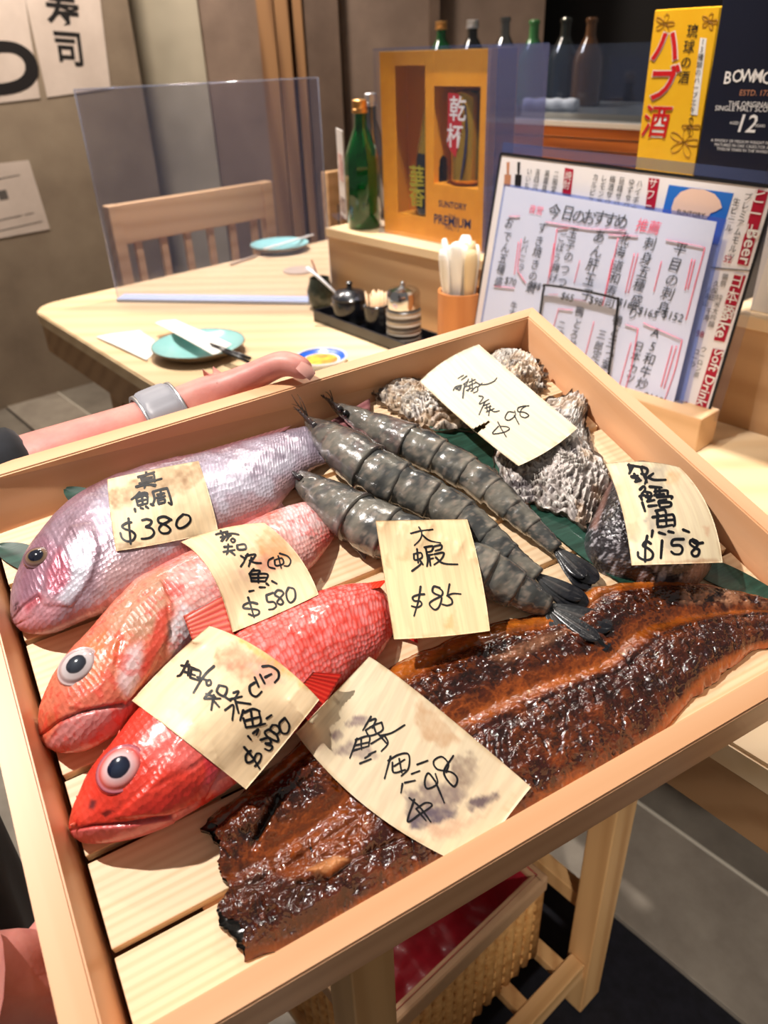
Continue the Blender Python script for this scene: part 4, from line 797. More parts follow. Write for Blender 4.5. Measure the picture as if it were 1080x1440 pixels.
price([[(519, 923), (600, 983), (747, 1107)], [(468, 977), (560, 1070), (706, 1160)], [(416, 1031), (522, 1140), (664, 1222)]], 'large wood price label reading $98 with purple grey blots, on the eel',
  [[(355, 310), (318, 372)], [(345, 330), (376, 322), (360, 362)], [(330, 372), (365, 350), (402, 336)], [(402, 336), (405, 372), (350, 396), (330, 372)], [(365, 350), (378, 386)], [(292, 408), (260, 496)], [(285, 415), (345, 398), (345, 440)], [(310, 408), (312, 458)], [(280, 440), (345, 425)], [(275, 462), (345, 442)], [(355, 432), (420, 392)], [(305, 520), (355, 500)], [(328, 496), (352, 480)], [(345, 480), (376, 465)], [(392, 396), (445, 384), (505, 348)], [(415, 395), (430, 430), (400, 466)], [(385, 385), (424, 430)],
   [(442, 488), (415, 588)], [(430, 508), (480, 480), (522, 480), (522, 540), (490, 576)], [(450, 515), (456, 560), (508, 548)], [(458, 532), (505, 502)], [(480, 498), (492, 562)], [(560, 525), (608, 507)], [(535, 567), (572, 553)], [(505, 606), (552, 596)], [(495, 610), (488, 652)],
   [(642, 600), (610, 563), (594, 600), (606, 632), (650, 610), (642, 565)], [(645, 608), (682, 696)], [(722, 485), (680, 560), (722, 622), (740, 590), (715, 560), (650, 545), (634, 510), (670, 490), (700, 522), (690, 560)],
   [(525, 673), (575, 718), (622, 782)], [(548, 680), (518, 778), (570, 748), (626, 708), (600, 695), (558, 720)], [(556, 722), (600, 775)]],
  (410, 910), 3.176, 2.6, base=(226, 208, 176), stains=[([(488, 1016), (500, 1006), (518, 1010), (512, 1022), (492, 1024)], 4, (140, 118, 118), .8), ([(464, 1032), (474, 1026), (482, 1034), (472, 1042)], 3, (134, 112, 112), .8), ([(440, 1052), (455, 1044), (462, 1052), (445, 1056)], 4, (190, 164, 140), .5), ([(466, 1058), (490, 1042), (520, 1050), (535, 1065), (505, 1066)], 5, (150, 130, 124), .7),
      ([(582, 1000), (592, 985), (620, 1010), (650, 1040), (625, 1050), (595, 1042)], 5, (206, 168, 130), .7), ([(635, 1070), (660, 1058), (672, 1068), (665, 1100), (650, 1122), (640, 1110)], 6, (150, 128, 112), .7), ([(568, 1120), (600, 1100), (640, 1105), (655, 1120), (620, 1150), (575, 1160)], 6, (146, 128, 120), .8), ([(575, 1150), (610, 1135), (645, 1138), (640, 1150), (600, 1165), (575, 1165)], 4, (98, 86, 100), .75), ([(655, 1132), (680, 1120), (700, 1112), (702, 1122), (680, 1135), (662, 1140)], 4, (100, 84, 92), .85), ([(600, 1165), (660, 1150), (690, 1140), (650, 1170), (610, 1180)], 7, (206, 168, 140), .6)], seed=330, hs=[[.026, .022, .014], [.022, .02, .014], [.016, .014, .012]])
price([[(294, 880), (374, 918), (449, 984)], [(239, 929), (316, 985), (398, 1048)], [(185, 985), (262, 1043), (346, 1110)]], 'slanted wood price label reading $380 with a red stain, on the bright red thornyhead',
  [[(338, 240), (300, 312), (278, 325)], [(300, 265), (350, 272), (402, 292)], [(345, 260), (338, 322)], [(318, 300), (378, 320)], [(358, 285), (350, 332)], [(358, 285), (408, 300), (395, 348)], [(350, 332), (395, 348)], [(484, 268), (430, 320), (368, 418)], [(390, 330), (452, 350)], [(440, 350), (445, 376), (466, 370), (462, 346), (440, 350)],
   [(472, 405), (430, 445)], [(440, 425), (492, 440)], [(428, 450), (520, 450)], [(482, 430), (468, 515)], [(480, 460), (512, 497)], [(512, 375), (500, 412), (540, 436), (556, 390), (512, 375)],
   [(545, 440), (576, 462)], [(592, 418), (622, 410), (600, 450)], [(570, 455), (640, 438)], [(545, 515), (592, 488), (586, 572)], [(600, 450), (622, 532)], [(610, 470), (688, 480)],
   [(712, 360), (684, 382), (690, 422), (720, 438), (752, 410)], [(712, 330), (735, 385)], [(742, 315), (768, 365)], [(770, 330), (806, 312)], [(755, 270), (800, 268), (842, 295), (846, 332), (824, 360)],
   [(648, 515), (630, 572)], [(652, 528), (700, 508), (740, 520)], [(648, 560), (662, 612)], [(662, 612), (742, 592), (735, 520)], [(690, 520), (702, 602)], [(655, 575), (740, 552)], [(674, 660), (692, 682)], [(702, 645), (732, 622), (722, 655)], [(738, 600), (772, 590)], [(778, 562), (806, 542)],
   [(745, 682), (790, 670), (802, 698), (770, 702), (810, 718), (796, 742), (768, 732)], [(790, 622), (768, 640), (790, 668), (842, 690), (832, 650), (800, 630), (790, 622)], [(812, 598), (800, 622), (830, 650), (852, 632), (838, 602), (812, 598)], [(882, 558), (850, 592), (864, 640), (896, 642), (906, 600), (884, 560)],
   [(690, 742), (662, 770), (668, 808), (702, 798), (722, 760), (748, 765), (740, 800), (712, 830)], [(652, 722), (700, 780), (740, 845)]],
  (180, 870), 4.0, 3.3, base=(238, 210, 170), stains=[([(300, 930), (310, 908), (335, 905), (355, 920), (385, 925), (395, 945), (370, 955), (340, 955), (315, 945)], 7, (222, 130, 96), 0.65), ([(330, 895), (345, 896), (400, 935), (440, 975), (425, 965), (380, 935)], 5, (238, 178, 90), 0.7), ([(350, 935), (385, 935), (400, 960), (370, 965)], 6, (230, 180, 160), 0.6)], seed=320)
price([[(590, 536), (628, 505), (673, 484)], [(658, 598), (690, 570), (738, 540)], [(729, 655), (773, 632), (812, 602)]], 'pale wood price label reading $98 with a torn slit, on the oysters',
  [[(290, 225), (253, 246)], [(312, 230), (275, 256)], [(222, 325), (240, 300), (278, 290)], (2.4, [(235, 305), (262, 322), (272, 292), (240, 318)]), (2.4, [(285, 375), (290, 330), (300, 280)]), [(288, 285), (322, 262)], [(322, 250), (308, 292)], [(300, 300), (332, 298), (318, 332)], [(328, 272), (368, 252)], [(345, 248), (350, 332)], [(328, 292), (372, 274)], [(308, 326), (348, 308)], [(338, 332), (376, 300), (382, 328), (355, 342)], [(368, 268), (400, 286), (445, 284), (490, 265), (510, 242)], [(385, 302), (412, 278)],
   [(392, 362), (420, 370), (396, 408), (402, 414), (456, 385)], [(432, 398), (392, 486)], [(420, 427), (462, 410)], [(432, 442), (472, 430)], [(442, 422), (446, 458)], [(466, 425), (455, 492)], [(440, 467), (492, 445)], [(468, 450), (492, 466), (526, 460)],
   [(516, 533), (540, 580), (572, 632)], [(520, 562), (482, 605), (500, 612), (560, 600), (592, 580), (575, 565), (530, 562)],
   [(622, 470), (585, 468), (564, 508), (590, 522), (630, 492), (628, 460)], [(625, 490), (656, 550)], [(722, 427), (680, 430), (650, 442), (650, 465), (690, 470), (720, 490), (695, 506), (664, 490), (672, 450), (702, 430)]],
  (590, 480), 4.696, 1.7, base=(248, 232, 204), cut=[(655, 618), (664, 604), (693, 590), (668, 612)], seed=340, n=110)
price([[(528, 732), (592, 731), (657, 730)], [(541, 816), (606, 812), (676, 805)], [(554, 899), (621, 895), (689, 887)]], 'upright wood price label reading $85, on the prawns',
  [(2.2, [(345, 182), (430, 160), (530, 148)]), (2.2, [(413, 128), (437, 175), (425, 230), (375, 283)]), (2.2, [(437, 190), (500, 240), (597, 262)]),
   [(370, 355), (380, 405), (438, 386), (430, 345), (370, 355)], [(398, 312), (408, 430)], [(355, 500), (420, 450), (436, 425)], [(425, 412), (448, 445)], [(460, 298), (530, 290), (520, 330), (476, 340)], [(470, 300), (488, 400), (482, 460)], [(482, 368), (532, 358)], [(490, 402), (536, 390)], [(500, 380), (512, 455)], [(545, 290), (602, 280), (600, 312), (552, 328)], [(545, 356), (622, 345), (602, 400), (542, 446)], [(555, 382), (600, 425), (655, 440), (742, 442)],
   [(460, 695), (410, 700), (362, 720), (375, 750), (425, 756), (436, 785), (400, 806), (352, 795)], [(428, 630), (412, 740), (372, 880)],
   [(590, 642), (540, 630), (528, 670), (550, 692), (604, 722), (584, 800), (550, 826), (514, 800), (505, 770), (540, 742), (604, 708), (612, 670), (575, 636)], [(672, 610), (655, 702)], [(650, 708), (700, 690), (768, 693)], [(655, 706), (690, 740), (692, 775), (652, 790), (610, 780)]],
  (520, 720), 6.0, 2.7, base=(236, 206, 160), stains=[([(625, 870), (640, 865), (640, 885), (625, 885)], 6, (206, 160, 90), .5), ([(540, 780), (546, 776), (550, 800), (544, 802)], 3, (190, 150, 100), .5), ([(560, 785), (575, 770), (580, 785)], 5, (214, 170, 120), .5)], seed=350)
price([[(851, 652), (905, 649), (955, 657)], [(874, 715), (932, 716), (996, 714)], [(888, 795), (950, 793), (1016, 791)]], 'wood price label reading $158 with grey wet patches, on the black cod',
  [[(265, 80), (278, 142)], [(258, 85), (350, 100), (415, 112)], [(302, 90), (268, 158)], [(285, 182), (342, 175)], [(310, 160), (332, 230)], [(290, 188), (335, 198)], [(318, 225), (368, 214)], [(345, 195), (362, 218)], [(375, 100), (420, 122), (410, 162), (368, 160)], [(368, 108), (385, 172)], [(385, 165), (412, 190), (400, 246)], [(432, 185), (472, 155)], [(430, 190), (480, 210), (576, 210)], [(395, 180), (418, 232)],
   [(358, 292), (390, 265), (402, 292), (372, 330)], [(355, 350), (385, 340), (422, 352)], [(368, 360), (376, 382)], [(402, 310), (452, 325), (442, 380)], [(420, 330), (432, 390)], [(410, 355), (462, 345)], [(378, 402), (402, 476)], [(420, 392), (482, 380)], [(430, 432), (502, 425)], [(440, 268), (542, 275)], [(490, 280), (490, 332)], [(480, 310), (582, 300), (592, 332)], [(480, 340), (562, 330)], [(522, 290), (526, 360)], [(500, 357), (622, 350), (622, 372)], [(520, 388), (582, 376)], [(530, 402), (612, 400), (612, 432), (540, 442)], [(515, 395), (526, 440)],
   [(490, 472), (560, 460), (578, 490)], [(500, 480), (505, 512)], [(463, 526), (600, 505), (640, 510), (652, 580), (640, 602)], [(510, 500), (515, 602), (632, 590)], [(575, 510), (582, 596)], [(513, 557), (646, 545)], [(508, 608), (545, 600)], [(465, 638), (457, 692)], [(518, 655), (572, 670)], [(598, 645), (642, 655)], [(720, 630), (772, 650)],
   [(450, 748), (412, 728), (384, 765), (430, 790), (467, 830), (455, 875), (400, 886), (348, 860), (342, 820)], [(420, 682), (405, 770), (402, 900)], [(545, 722), (534, 872)], [(726, 710), (640, 715), (628, 760), (690, 762), (716, 790), (700, 832), (650, 836), (622, 815)], [(888, 740), (830, 745), (790, 718), (780, 750), (820, 782), (856, 802), (846, 846), (810, 852), (794, 820), (830, 780), (846, 735), (800, 708)]],
  (840, 640), 6.0, 3.6, base=(246, 226, 190), stains=[([(905, 655), (935, 655), (938, 690), (945, 720), (948, 745), (970, 755), (965, 772), (935, 775), (925, 750), (905, 740), (915, 700), (900, 680)], 6, (176, 164, 150), .6), ([(880, 738), (895, 730), (900, 745), (898, 762), (884, 760)], 4, (180, 170, 140), .5), ([(865, 670), (880, 672), (900, 730), (890, 760), (876, 720)], 6, (226, 186, 136), .4), ([(940, 660), (958, 665), (952, 682), (940, 680)], 5, (236, 190, 136), .6), ([(990, 740), (1000, 742), (998, 756), (992, 752)], 4, (224, 170, 130), .5), ([(930, 792), (990, 785), (1012, 788), (1008, 792)], 3, (200, 140, 100), .5)], seed=360, hs=[[.04, .042, .034], [.04, .044, .034], [.036, .04, .030]])
# ================================================================== the room
AV = np.array([0.643, -0.766, 0.0]); BV = np.array([0.766, 0.643, 0.0]); ZV = np.array([0, 0, 1.0])
RA = math.atan2(AV[1], AV[0])                                  # room axes: local x along AV, local y along BV
def room(p): return Matrix.Translation(Vector(p)) @ Matrix.Rotation(RA, 4, 'Z')
lamp('SPOT', 'ceiling_spotlight_over_table', (-0.30, 2.1, 2.5), (-0.28, 1.9, 0.75), 170, 0.06, (1, 0.93, 0.86), 54, 0.7)
lamp('SPOT', 'ceiling_spotlight_over_counter', (0.9, 1.3, 2.5), (0.66, 1.0, 0.8), 160, 0.05, (1, 0.93, 0.86), 44, 0.7)
lamp('SPOT', 'ceiling_spotlight_by_kitchen', (0.2, 2.9, 2.3), (0.5, 2.6, 1.0), 40, 0.05, (1, 0.8, 0.6), 80, 0.8)
lamp('SPOT', 'floor_fill_spot', (0.3, -1.6, 2.2), (0.52, 0.82, 0.0), 150, 0.06, (1, 0.92, 0.84), 17, 0.7)  # unseen spot behind the camera, added to brighten the floor tiles
lamp('SPOT', 'menu_fill_spot', (0.1, 0.95, 2.6), (0.30, 1.4, 0.95), 150, 0.05, (1, 0.92, 0.84), 34, 0.7)  # unseen spot, added to light the menu from the front
lamp('AREA', 'back_fill_area', (-1.0, 2.6, 2.6), (-1.0, 3.6, 0.8), 46, 0.5, (1, 0.88, 0.76))  # unseen area fill that lifts the back wall and the chairs

M_CONC = noisy('polished_plaster', tuple(srgb(122, 106, 90)), tuple(srgb(152, 136, 116)), 2.2, 0.55, 6, 0.1, 0.01)
M_TILE = noisy('grey_stone_tile', tuple(srgb(140, 130, 118)), tuple(srgb(164, 154, 140)), 9, 0.5, 6, 0.05, 0.002)
M_TILE2 = noisy('grey_stone_tile_darker', tuple(srgb(112, 104, 94)), tuple(srgb(134, 126, 114)), 7, 0.5, 6, 0.05, 0.002)  # same stone tile in a darker grey
M_BLK = noisy('black_floor_mat', tuple(srgb(12, 12, 20)), tuple(srgb(24, 24, 34)), 60, 0.7)
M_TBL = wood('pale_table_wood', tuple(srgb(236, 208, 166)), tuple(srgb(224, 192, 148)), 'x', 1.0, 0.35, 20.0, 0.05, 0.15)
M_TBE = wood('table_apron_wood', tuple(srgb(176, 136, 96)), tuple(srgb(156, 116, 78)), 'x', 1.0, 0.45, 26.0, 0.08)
M_CHR = wood('chair_wood', tuple(srgb(224, 184, 140)), tuple(srgb(206, 164, 120)), 'x', 1.0, 0.45, 30.0, 0.08)
M_BROWN = noisy('dark_brown_wall', tuple(srgb(84, 66, 54)), tuple(srgb(104, 84, 70)), 5, 0.6)
M_BROWN2 = noisy('brown_wall_plaster', tuple(srgb(104, 86, 74)), tuple(srgb(128, 108, 94)), 3, 0.6, 5)
M_METAL = noisy('brushed_panel', tuple(srgb(150, 140, 122)), tuple(srgb(186, 176, 156)), 1.8, 0.35, 3, metal=0.3)
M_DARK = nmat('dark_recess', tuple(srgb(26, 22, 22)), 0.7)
M_JOINT = nmat('pale_joint', tuple(srgb(214, 206, 190)), 0.5)
def tagS(o, kind='structure'): o['kind'] = kind; return o

# floor: dark base with stone tiles and a black mat strip
box('floor', (0.0, 2.0, -0.03), (7, 8, 0.04), M_BLK, bev=0, M=None); FL = bpy.data.objects['floor']; tagS(FL)
tb = np.array([0.35, 0.766, 0]); M_ = room(tb)
def floor_slab(name, x0, x1, y0, y1, z, mat, par=FL, th=0.012):
    bm = bmesh.new(); bevel_box_bm(bm, (x0 + x1) / 2, (y0 + y1) / 2, z - th / 2, x1 - x0, y1 - y0, th, 0.001); o = bm_obj(name, bm, mat); o.matrix_world = M_; o.parent = par; o.matrix_parent_inverse = par.matrix_world.inverted(); return o
for i in range(-3, 3):
    for j in range(0, 12):
        y0 = 0.0 if j == 0 else 0.222 + (j - 1) * 0.6; y1 = 0.215 if j == 0 else y0 + 0.594
        floor_slab('floor_tile', i * 1.5 - 0.55, i * 1.5 + 0.944, y0, y1, 0.002, M_TILE if j == 0 else M_TILE2)
floor_slab('tile_joint', -3.5, 3.2, 0.2155, 0.2215, 0.0035, M_JOINT)
for i in range(-3, 3):
    for j in range(0, 4): floor_slab('floor_tile', i * 1.5 - 0.55, i * 1.5 + 0.944, -0.36 - (j + 1) * 0.6, -0.366 - j * 0.6, -0.004, M_TILE)
for i in range(-3, 0): floor_slab('floor_tile', i * 1.5 - 0.55, i * 1.5 + 0.944, -0.36, -0.006, -0.004, M_TILE2)

# ---- left and back walls, facing the camera across the far side of the room
def wallbox(name, p0, p1, z0, z1, mat, th=0.08, par=None, back=0.0):
    p0 = np.array([*p0, 0.0]); p1 = np.array([*p1, 0.0]); d = p1 - p0; ln = np.linalg.norm(d); ang = math.atan2(d[1], d[0]); 
    o = box(name, (ln / 2, th / 2 + back, (z1 - z0) / 2), (ln, th, z1 - z0), mat, bev=0.0)
    o.matrix_world = Matrix.Translation(Vector((p0[0], p0[1], z0))) @ Matrix.Rotation(ang, 4, 'Z'); 
    if par is not None: o.parent = par; o.matrix_parent_inverse = par.matrix_world.inverted()
    return o
# concrete wall plane runs along the room's b axis
WP = np.array([-1.591, 3.035, 0.0]); WN = np.array([-AV[0], -AV[1], 0]);
WN = AV.copy()                                                   # its normal
def wp(px, py): return at_plane(px, py, WP, WN)
e1 = wp(196, 100)[:2]; e0 = (WP - BV * 1.6)[:2]
tagS(wallbox('wall_left', e0, e1, -0.02, 2.7, M_CONC, 0.1))
# beyond it the back wall, built of panels side by side, facing the room
BP = np.array([e1[0] + 0.05, e1[1] + 0.12, 0.0]); BD = np.array([0.985, -0.17, 0.0]); BN = np.array([0.17, 0.985, 0])
def bp(px, py=120): return at_plane(px, py, BP, BN)[:2]
def bseg(name, x0, x1, mat, back, kind='structure', z0=-0.02, z1=2.7, par=None):
    return wallbox(name, bp(x0), bp(x1), z0, z1, mat, 0.06, par, back)
BW = bseg('wall_back', 150, 760, M_BROWN2, 0.06); tagS(BW)
tagS(bseg('trim_1', 170, 292, M_METAL, 0.0)); tagS(bseg('trim_2', 292, 372, M_BROWN2, 0.015))
M_STR = wood('brown_door_wood', tuple(srgb(150, 112, 76)), tuple(srgb(116, 82, 54)), 'z', 1.0, 0.4, 14.0, 0.1)
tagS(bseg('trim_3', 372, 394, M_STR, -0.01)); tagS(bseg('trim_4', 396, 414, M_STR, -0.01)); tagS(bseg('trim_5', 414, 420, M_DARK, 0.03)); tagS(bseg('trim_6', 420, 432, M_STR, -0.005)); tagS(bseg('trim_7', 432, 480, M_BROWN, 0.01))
# dark kitchen recess to the right
RP = np.array([*bp(625), 0.0])
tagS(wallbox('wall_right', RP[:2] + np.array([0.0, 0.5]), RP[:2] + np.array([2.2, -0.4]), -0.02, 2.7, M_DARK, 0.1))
tagS(wallbox('trim_8', RP[:2] + np.array([-.02, 0.0]), RP[:2] + np.array([0.0, 0.52]), -0.02, 2.7, M_BROWN, 0.04))

# ---- posters on the left wall
M_PAPER = noisy('cream_paper', tuple(srgb(196, 180, 168)), tuple(srgb(210, 194, 182)), 6, 0.7)
M_INKB = nmat('brush_ink', tuple(srgb(22, 18, 18)), 0.6); M_INKG = nmat('grey_print', tuple(srgb(90, 84, 80)), 0.7)
def quad_sheet(name, pts, mat, nrm, th=0.0015, parent=None):
    n = np.asarray(nrm, float); n /= np.linalg.norm(n); P = np.array(pts); V = np.concatenate([P, P - n * th]); F = [(0, 1, 2, 3), (7, 6, 5, 4)] + [(i, i + 4, (i + 1) % 4 + 4, (i + 1) % 4) for i in range(4)]
    o = mesh_obj(name, V, F, mat, smooth=False)
    if parent: o.parent = parent; o.matrix_parent_inverse = parent.matrix_world.inverted()
    return o
def text(name, s, org, xd, yd, size, mat, parent, off=0.0, th=0.0, shear=0.0, sx=1.0, bold=0.0, vertical=False, align='CENTER', line=1.0, jit=0.0, seed=0):
    """flat lettering; org = centre (or left) of the first line; vertical: one glyph under another"""
    xd = np.asarray(xd, float); yd = np.asarray(yd, float); xd = xd / np.linalg.norm(xd); yd = yd / np.linalg.norm(yd); n = np.cross(xd, yd); rnd = random.Random(seed)
    items = [(ch, 0, -k) for k, ch in enumerate(s)] if vertical else [(s, 0, 0)]
    VV, FF = [], []
    for ch, cx_, cy_ in items:
        if ch == ' ': continue
        c = bpy.data.curves.new('txt', 'FONT'); c.body = ch; c.align_x = align; c.align_y = 'CENTER'; c.size = size; c.shear = shear; c.offset = bold * size; c.resolution_u = 2 if size < .08 else 8; c.space_line = line
        o = bpy.data.objects.new('txt', c); COL.objects.link(o); bpy.context.view_layer.update()
        m = bpy.data.meshes.new_from_object(o.evaluated_get(bpy.context.evaluated_depsgraph_get())); b0 = len(VV)
        jx, jy, ja = rnd.uniform(-jit, jit) * size, rnd.uniform(-jit, jit) * size, rnd.uniform(-jit, jit)
        for v in m.vertices:
            x_, y_ = v.co.x * sx, v.co.y; x_, y_ = x_ * math.cos(ja) - y_ * math.sin(ja) + jx, x_ * math.sin(ja) + y_ * math.cos(ja) + jy + cy_ * size * line
            VV.append(np.asarray(org) + xd * x_ + yd * y_ + n * off)
        FF += [tuple(b0 + k for k in p.vertices) for p in m.polygons]
        bpy.data.objects.remove(o); bpy.data.curves.remove(c); bpy.data.meshes.remove(m)
    if not VV: return None
    o = mesh_obj(name, np.array(VV), FF, mat, smooth=False)
    if parent: o.parent = parent; o.matrix_parent_inverse = parent.matrix_world.inverted()
    return o
def poster(pts, label, texts, name='paper_poster', cat='poster'):
    P = [wp(*p) + WN * 0.004 for p in pts]; c = sum(P) / 4; root = empty(name, loc=c); tag(root, label, cat); bpy.context.view_layer.update()
    quad_sheet('paper', P, M_PAPER, WN, parent=root)
    up = (P[1] - P[2]); up /= np.linalg.norm(up); xd = P[1] - P[0]; xd -= (xd @ up) * up; xd /= np.linalg.norm(xd)
    for s, px, py, size, kw in texts: text('lettering', s, wp(px, py) + WN * 0.004, xd, up, size, M_INKB if kw.get('ink', 1) else M_INKG, root, off=0.001, **{k: v for k, v in kw.items() if k != 'ink'})
poster([(-60, -90), (20, -98), (56, 138), (-30, 148)], 'cream paper poster at the left frame edge with one large black brush character', [('゛', 2, 24, 0.24, dict(bold=.03)), ('つ', 2, 100, 0.25, dict(bold=.035, sx=1.2))])
poster([(14, -95), (128, -104), (155, 124), (66, 137)], 'cream paper poster reading sushi in black brush characters on the concrete wall', [('寿', 88, 16, 0.135, dict(bold=.022, sx=.95)), ('司', 97, 72, 0.125, dict(bold=.022, sx=.95))])
poster([(-60, 236), (40, 225), (70, 322), (-40, 342)], 'small metallic notice sheet lower on the concrete wall', [('――――', 5, 250, 0.03, dict(ink=0)), ('■', 4, 275, 0.045, dict(ink=0)), ('――― ―', 20, 305, 0.035, dict(ink=0)), ('―――――', 28, 318, 0.035, dict(ink=0))], 'notice_sheet', 'notice')

# ---- the table
tz = 0.75
T0 = at(40, 432, tz); Td = np.array([0.62, -0.784, 0]); Td /= np.linalg.norm(Td); Tb = np.array([0.731, 0.682, 0])
tbl = empty('wooden_table', loc=(T0[0], T0[1], 0)); tag(tbl, 'pale wooden restaurant table with rounded corner and deep apron', 'table'); bpy.context.view_layer.update()
def fix(o, par): o.parent = par; o.matrix_parent_inverse = par.matrix_world.inverted(); return o
def slab(name, outline, z0, z1, mat, par, bev=0.003):
    bm = bmesh.new(); b_ = [bm.verts.new((p[0], p[1], z0)) for p in outline]; f = bm.faces.new(b_); r = bmesh.ops.extrude_face_region(bm, geom=[f]); 
    bmesh.ops.translate(bm, vec=(0, 0, z1 - z0), verts=[v for v in r['geom'] if isinstance(v, bmesh.types.BMVert)])
    if bev:
        es = [e for e in bm.edges if abs(e.verts[0].co.z - e.verts[1].co.z) < 1e-6]; bmesh.ops.bevel(bm, geom=es, offset=bev, segments=2, affect='EDGES')
    return fix(bm_obj(name, bm, mat, smooth=True), par)
def table_outline(ins=0.0, r=0.07):
    p = T0[:2]; a, b = Td[:2], Tb[:2]; c = p + a * r + b * r; pts = [p + a * (r + 1e-3) + (b * ins), ]
    o = []
    for k in range(9): t = k / 8 * math.pi / 2; o.append(c - a * r * math.sin(t) * (1 - ins / r) - b * r * math.cos(t) * (1 - ins / r))
    o = o[::1]
    far_ = p + b * 1.02; fr = far_ + a * 2.1; nr_ = p + a * 2.1
    return [nr_ + b * ins] + o + [far_ + a * ins, fr]
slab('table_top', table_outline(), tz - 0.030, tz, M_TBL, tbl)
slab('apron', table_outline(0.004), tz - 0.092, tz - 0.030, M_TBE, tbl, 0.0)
for q in ((0.16, 0.14), (0.16, 0.86), (1.95, 0.86)):
    p = T0 + Td * q[0] + Tb * q[1]; o = box('leg', (0, 0, 0.33), (0.07, 0.07, 0.66), M_TBE, bev=0.002); o.matrix_world = room((p[0], p[1], 0)); fix(o, tbl)

# ---- raised wooden ledge along the back of the table
LZ = 0.915; L0 = np.array([-0.100, 1.771, 0]); L1 = np.array([1.10, 0.37, 0]); LDv = (L1 - L0) / np.linalg.norm(L1 - L0); LN = np.array([LDv[1], -LDv[0], 0]) * -1   # LN: away from camera
LR = math.atan2(LDv[1], LDv[0])
if LN @ np.array([0, 1, 0]) < 0: LN = -LN
led = empty('counter_ledge', loc=(L0[0], L0[1], tz), rz=LR); tag(led, 'low pale wooden partition ledge behind the table holding bottles and boxes', 'ledge')
LL_ = np.linalg.norm(L1 - L0)
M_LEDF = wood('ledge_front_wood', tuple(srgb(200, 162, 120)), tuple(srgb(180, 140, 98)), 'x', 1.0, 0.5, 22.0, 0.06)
sgn = 1 if (np.array([-LDv[1], LDv[0], 0]) @ LN) > 0 else -1
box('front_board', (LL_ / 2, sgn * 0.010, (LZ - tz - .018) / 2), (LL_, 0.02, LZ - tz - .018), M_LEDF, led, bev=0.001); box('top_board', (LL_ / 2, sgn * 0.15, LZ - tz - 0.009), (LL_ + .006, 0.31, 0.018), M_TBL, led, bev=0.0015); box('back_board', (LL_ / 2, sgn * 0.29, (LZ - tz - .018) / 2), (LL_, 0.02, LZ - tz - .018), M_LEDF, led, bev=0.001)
box('end_board', (0.01, sgn * 0.15, (LZ - tz - .018) / 2), (0.018, 0.258, LZ - tz - .018), M_LEDF, led, bev=0.001)
def ledge_pt(px, py, back=0.03, z=None):
    """point of pixel on the vertical plane parallel to the ledge front, `back` metres behind it"""
    return at_plane(px, py, L0 + LN * back, LN)
def ledge_at(px, back, z=LZ):
    """ground point on that plane under pixel column px at height z"""
    lo, hi = -0.3, 1.5
    f = lambda t: wpx(np.array([*(L0 + LN * back + LDv * t)[:2], z]))[0] - px
    for _ in range(50):
        m = (lo + hi) / 2
        if f(m) < 0: lo = m
        else: hi = m
    p = L0 + LN * back + LDv * lo; return np.array([p[0], p[1], z])

# ---- gift box with bottle and can
M_ORG = noisy('orange_card', tuple(srgb(232, 152, 28)), tuple(srgb(240, 162, 36)), 30, 0.35, coat=.2); M_ORD = nmat('orange_card_inner', tuple(srgb(236, 156, 40)), 0.5)
M_NAVY = nmat('navy_side', tuple(srgb(40, 54, 100)), 0.35); M_GOLD = nmat('gold_foil', tuple(srgb(214, 170, 60)), 0.25, metal=0.8); M_BLACKG = nmat('black_gloss', tuple(srgb(16, 16, 18)), 0.15, coat=.6)
g0 = ledge_at(541, 0.045); g1 = ledge_at(681, 0.045); gw = np.linalg.norm(g1 - g0); gh = ledge_pt(533, 73, 0.045)[2] - LZ; gd = 0.072
GB = empty('drink_gift_box', loc=g0, rz=LR); tag(GB, 'orange gift box in a clear cover holding a dark bottle and a can', 'box')
def gbx(name, x0, x1, y0, y1, z0, z1, mat, bev=0.0006): return box(name, ((x0 + x1) / 2, (y0 + y1) / 2 * sgn, (z0 + z1) / 2), (x1 - x0, abs(y1 - y0), z1 - z0), mat, GB, bev=bev)
fw = gw; H = gh
# windows in the front card: tall left one, shorter right one
wl = (0.035 * fw / .235, 0.44 * fw, 0.135 * H, 0.93 * H); wr = (0.52 * fw, 0.925 * fw, 0.33 * H, 0.83 * H)
gbx('card_front', 0, wl[0], 0, .002, 0, H, M_ORG); gbx('card_front', wl[1], wr[0], 0, .002, 0, H, M_ORG); gbx('card_front', wr[1], fw, 0, .002, 0, H, M_ORG)
gbx('card_front', wl[0], wl[1], 0, .002, 0, wl[2], M_ORG); gbx('card_front', wl[0], wl[1], 0, .002, wl[3], H, M_ORG); gbx('card_front', wr[0], wr[1], 0, .002, 0, wr[2], M_ORG); gbx('card_front', wr[0], wr[1], 0, .002, wr[3], H, M_ORG)
gbx('card_back', 0, fw, gd - .004, gd - .002, 0, H, M_ORD); gbx('card_side', 0.001, 0.003, .002, gd - .004, 0, H, M_ORD); gbx('card_side', fw - .003, fw - .001, .002, .018, 0, H, M_ORD); gbx('card_top', 0.001, fw - .001, .002, gd - .004, H - .003, H - .001, M_NAVY); gbx('card_base', 0.001, fw - .001, .002, gd - .004, 0, .003, M_ORD)
gbx('divider', (wl[1] + wr[0]) / 2 - .002, (wl[1] + wr[0]) / 2 + .002, .002, gd - .004, .003, H - .003, M_ORD); gbx('shelf', wl[1] + .006, fw - .003, .002, gd - .004, wr[2] - .004, wr[2] - .001, M_ORD); gbx('shelf', wl[0] - .004, wl[1], .002, gd - .004, wl[2] - .004, wl[2] - .001, M_ORD)
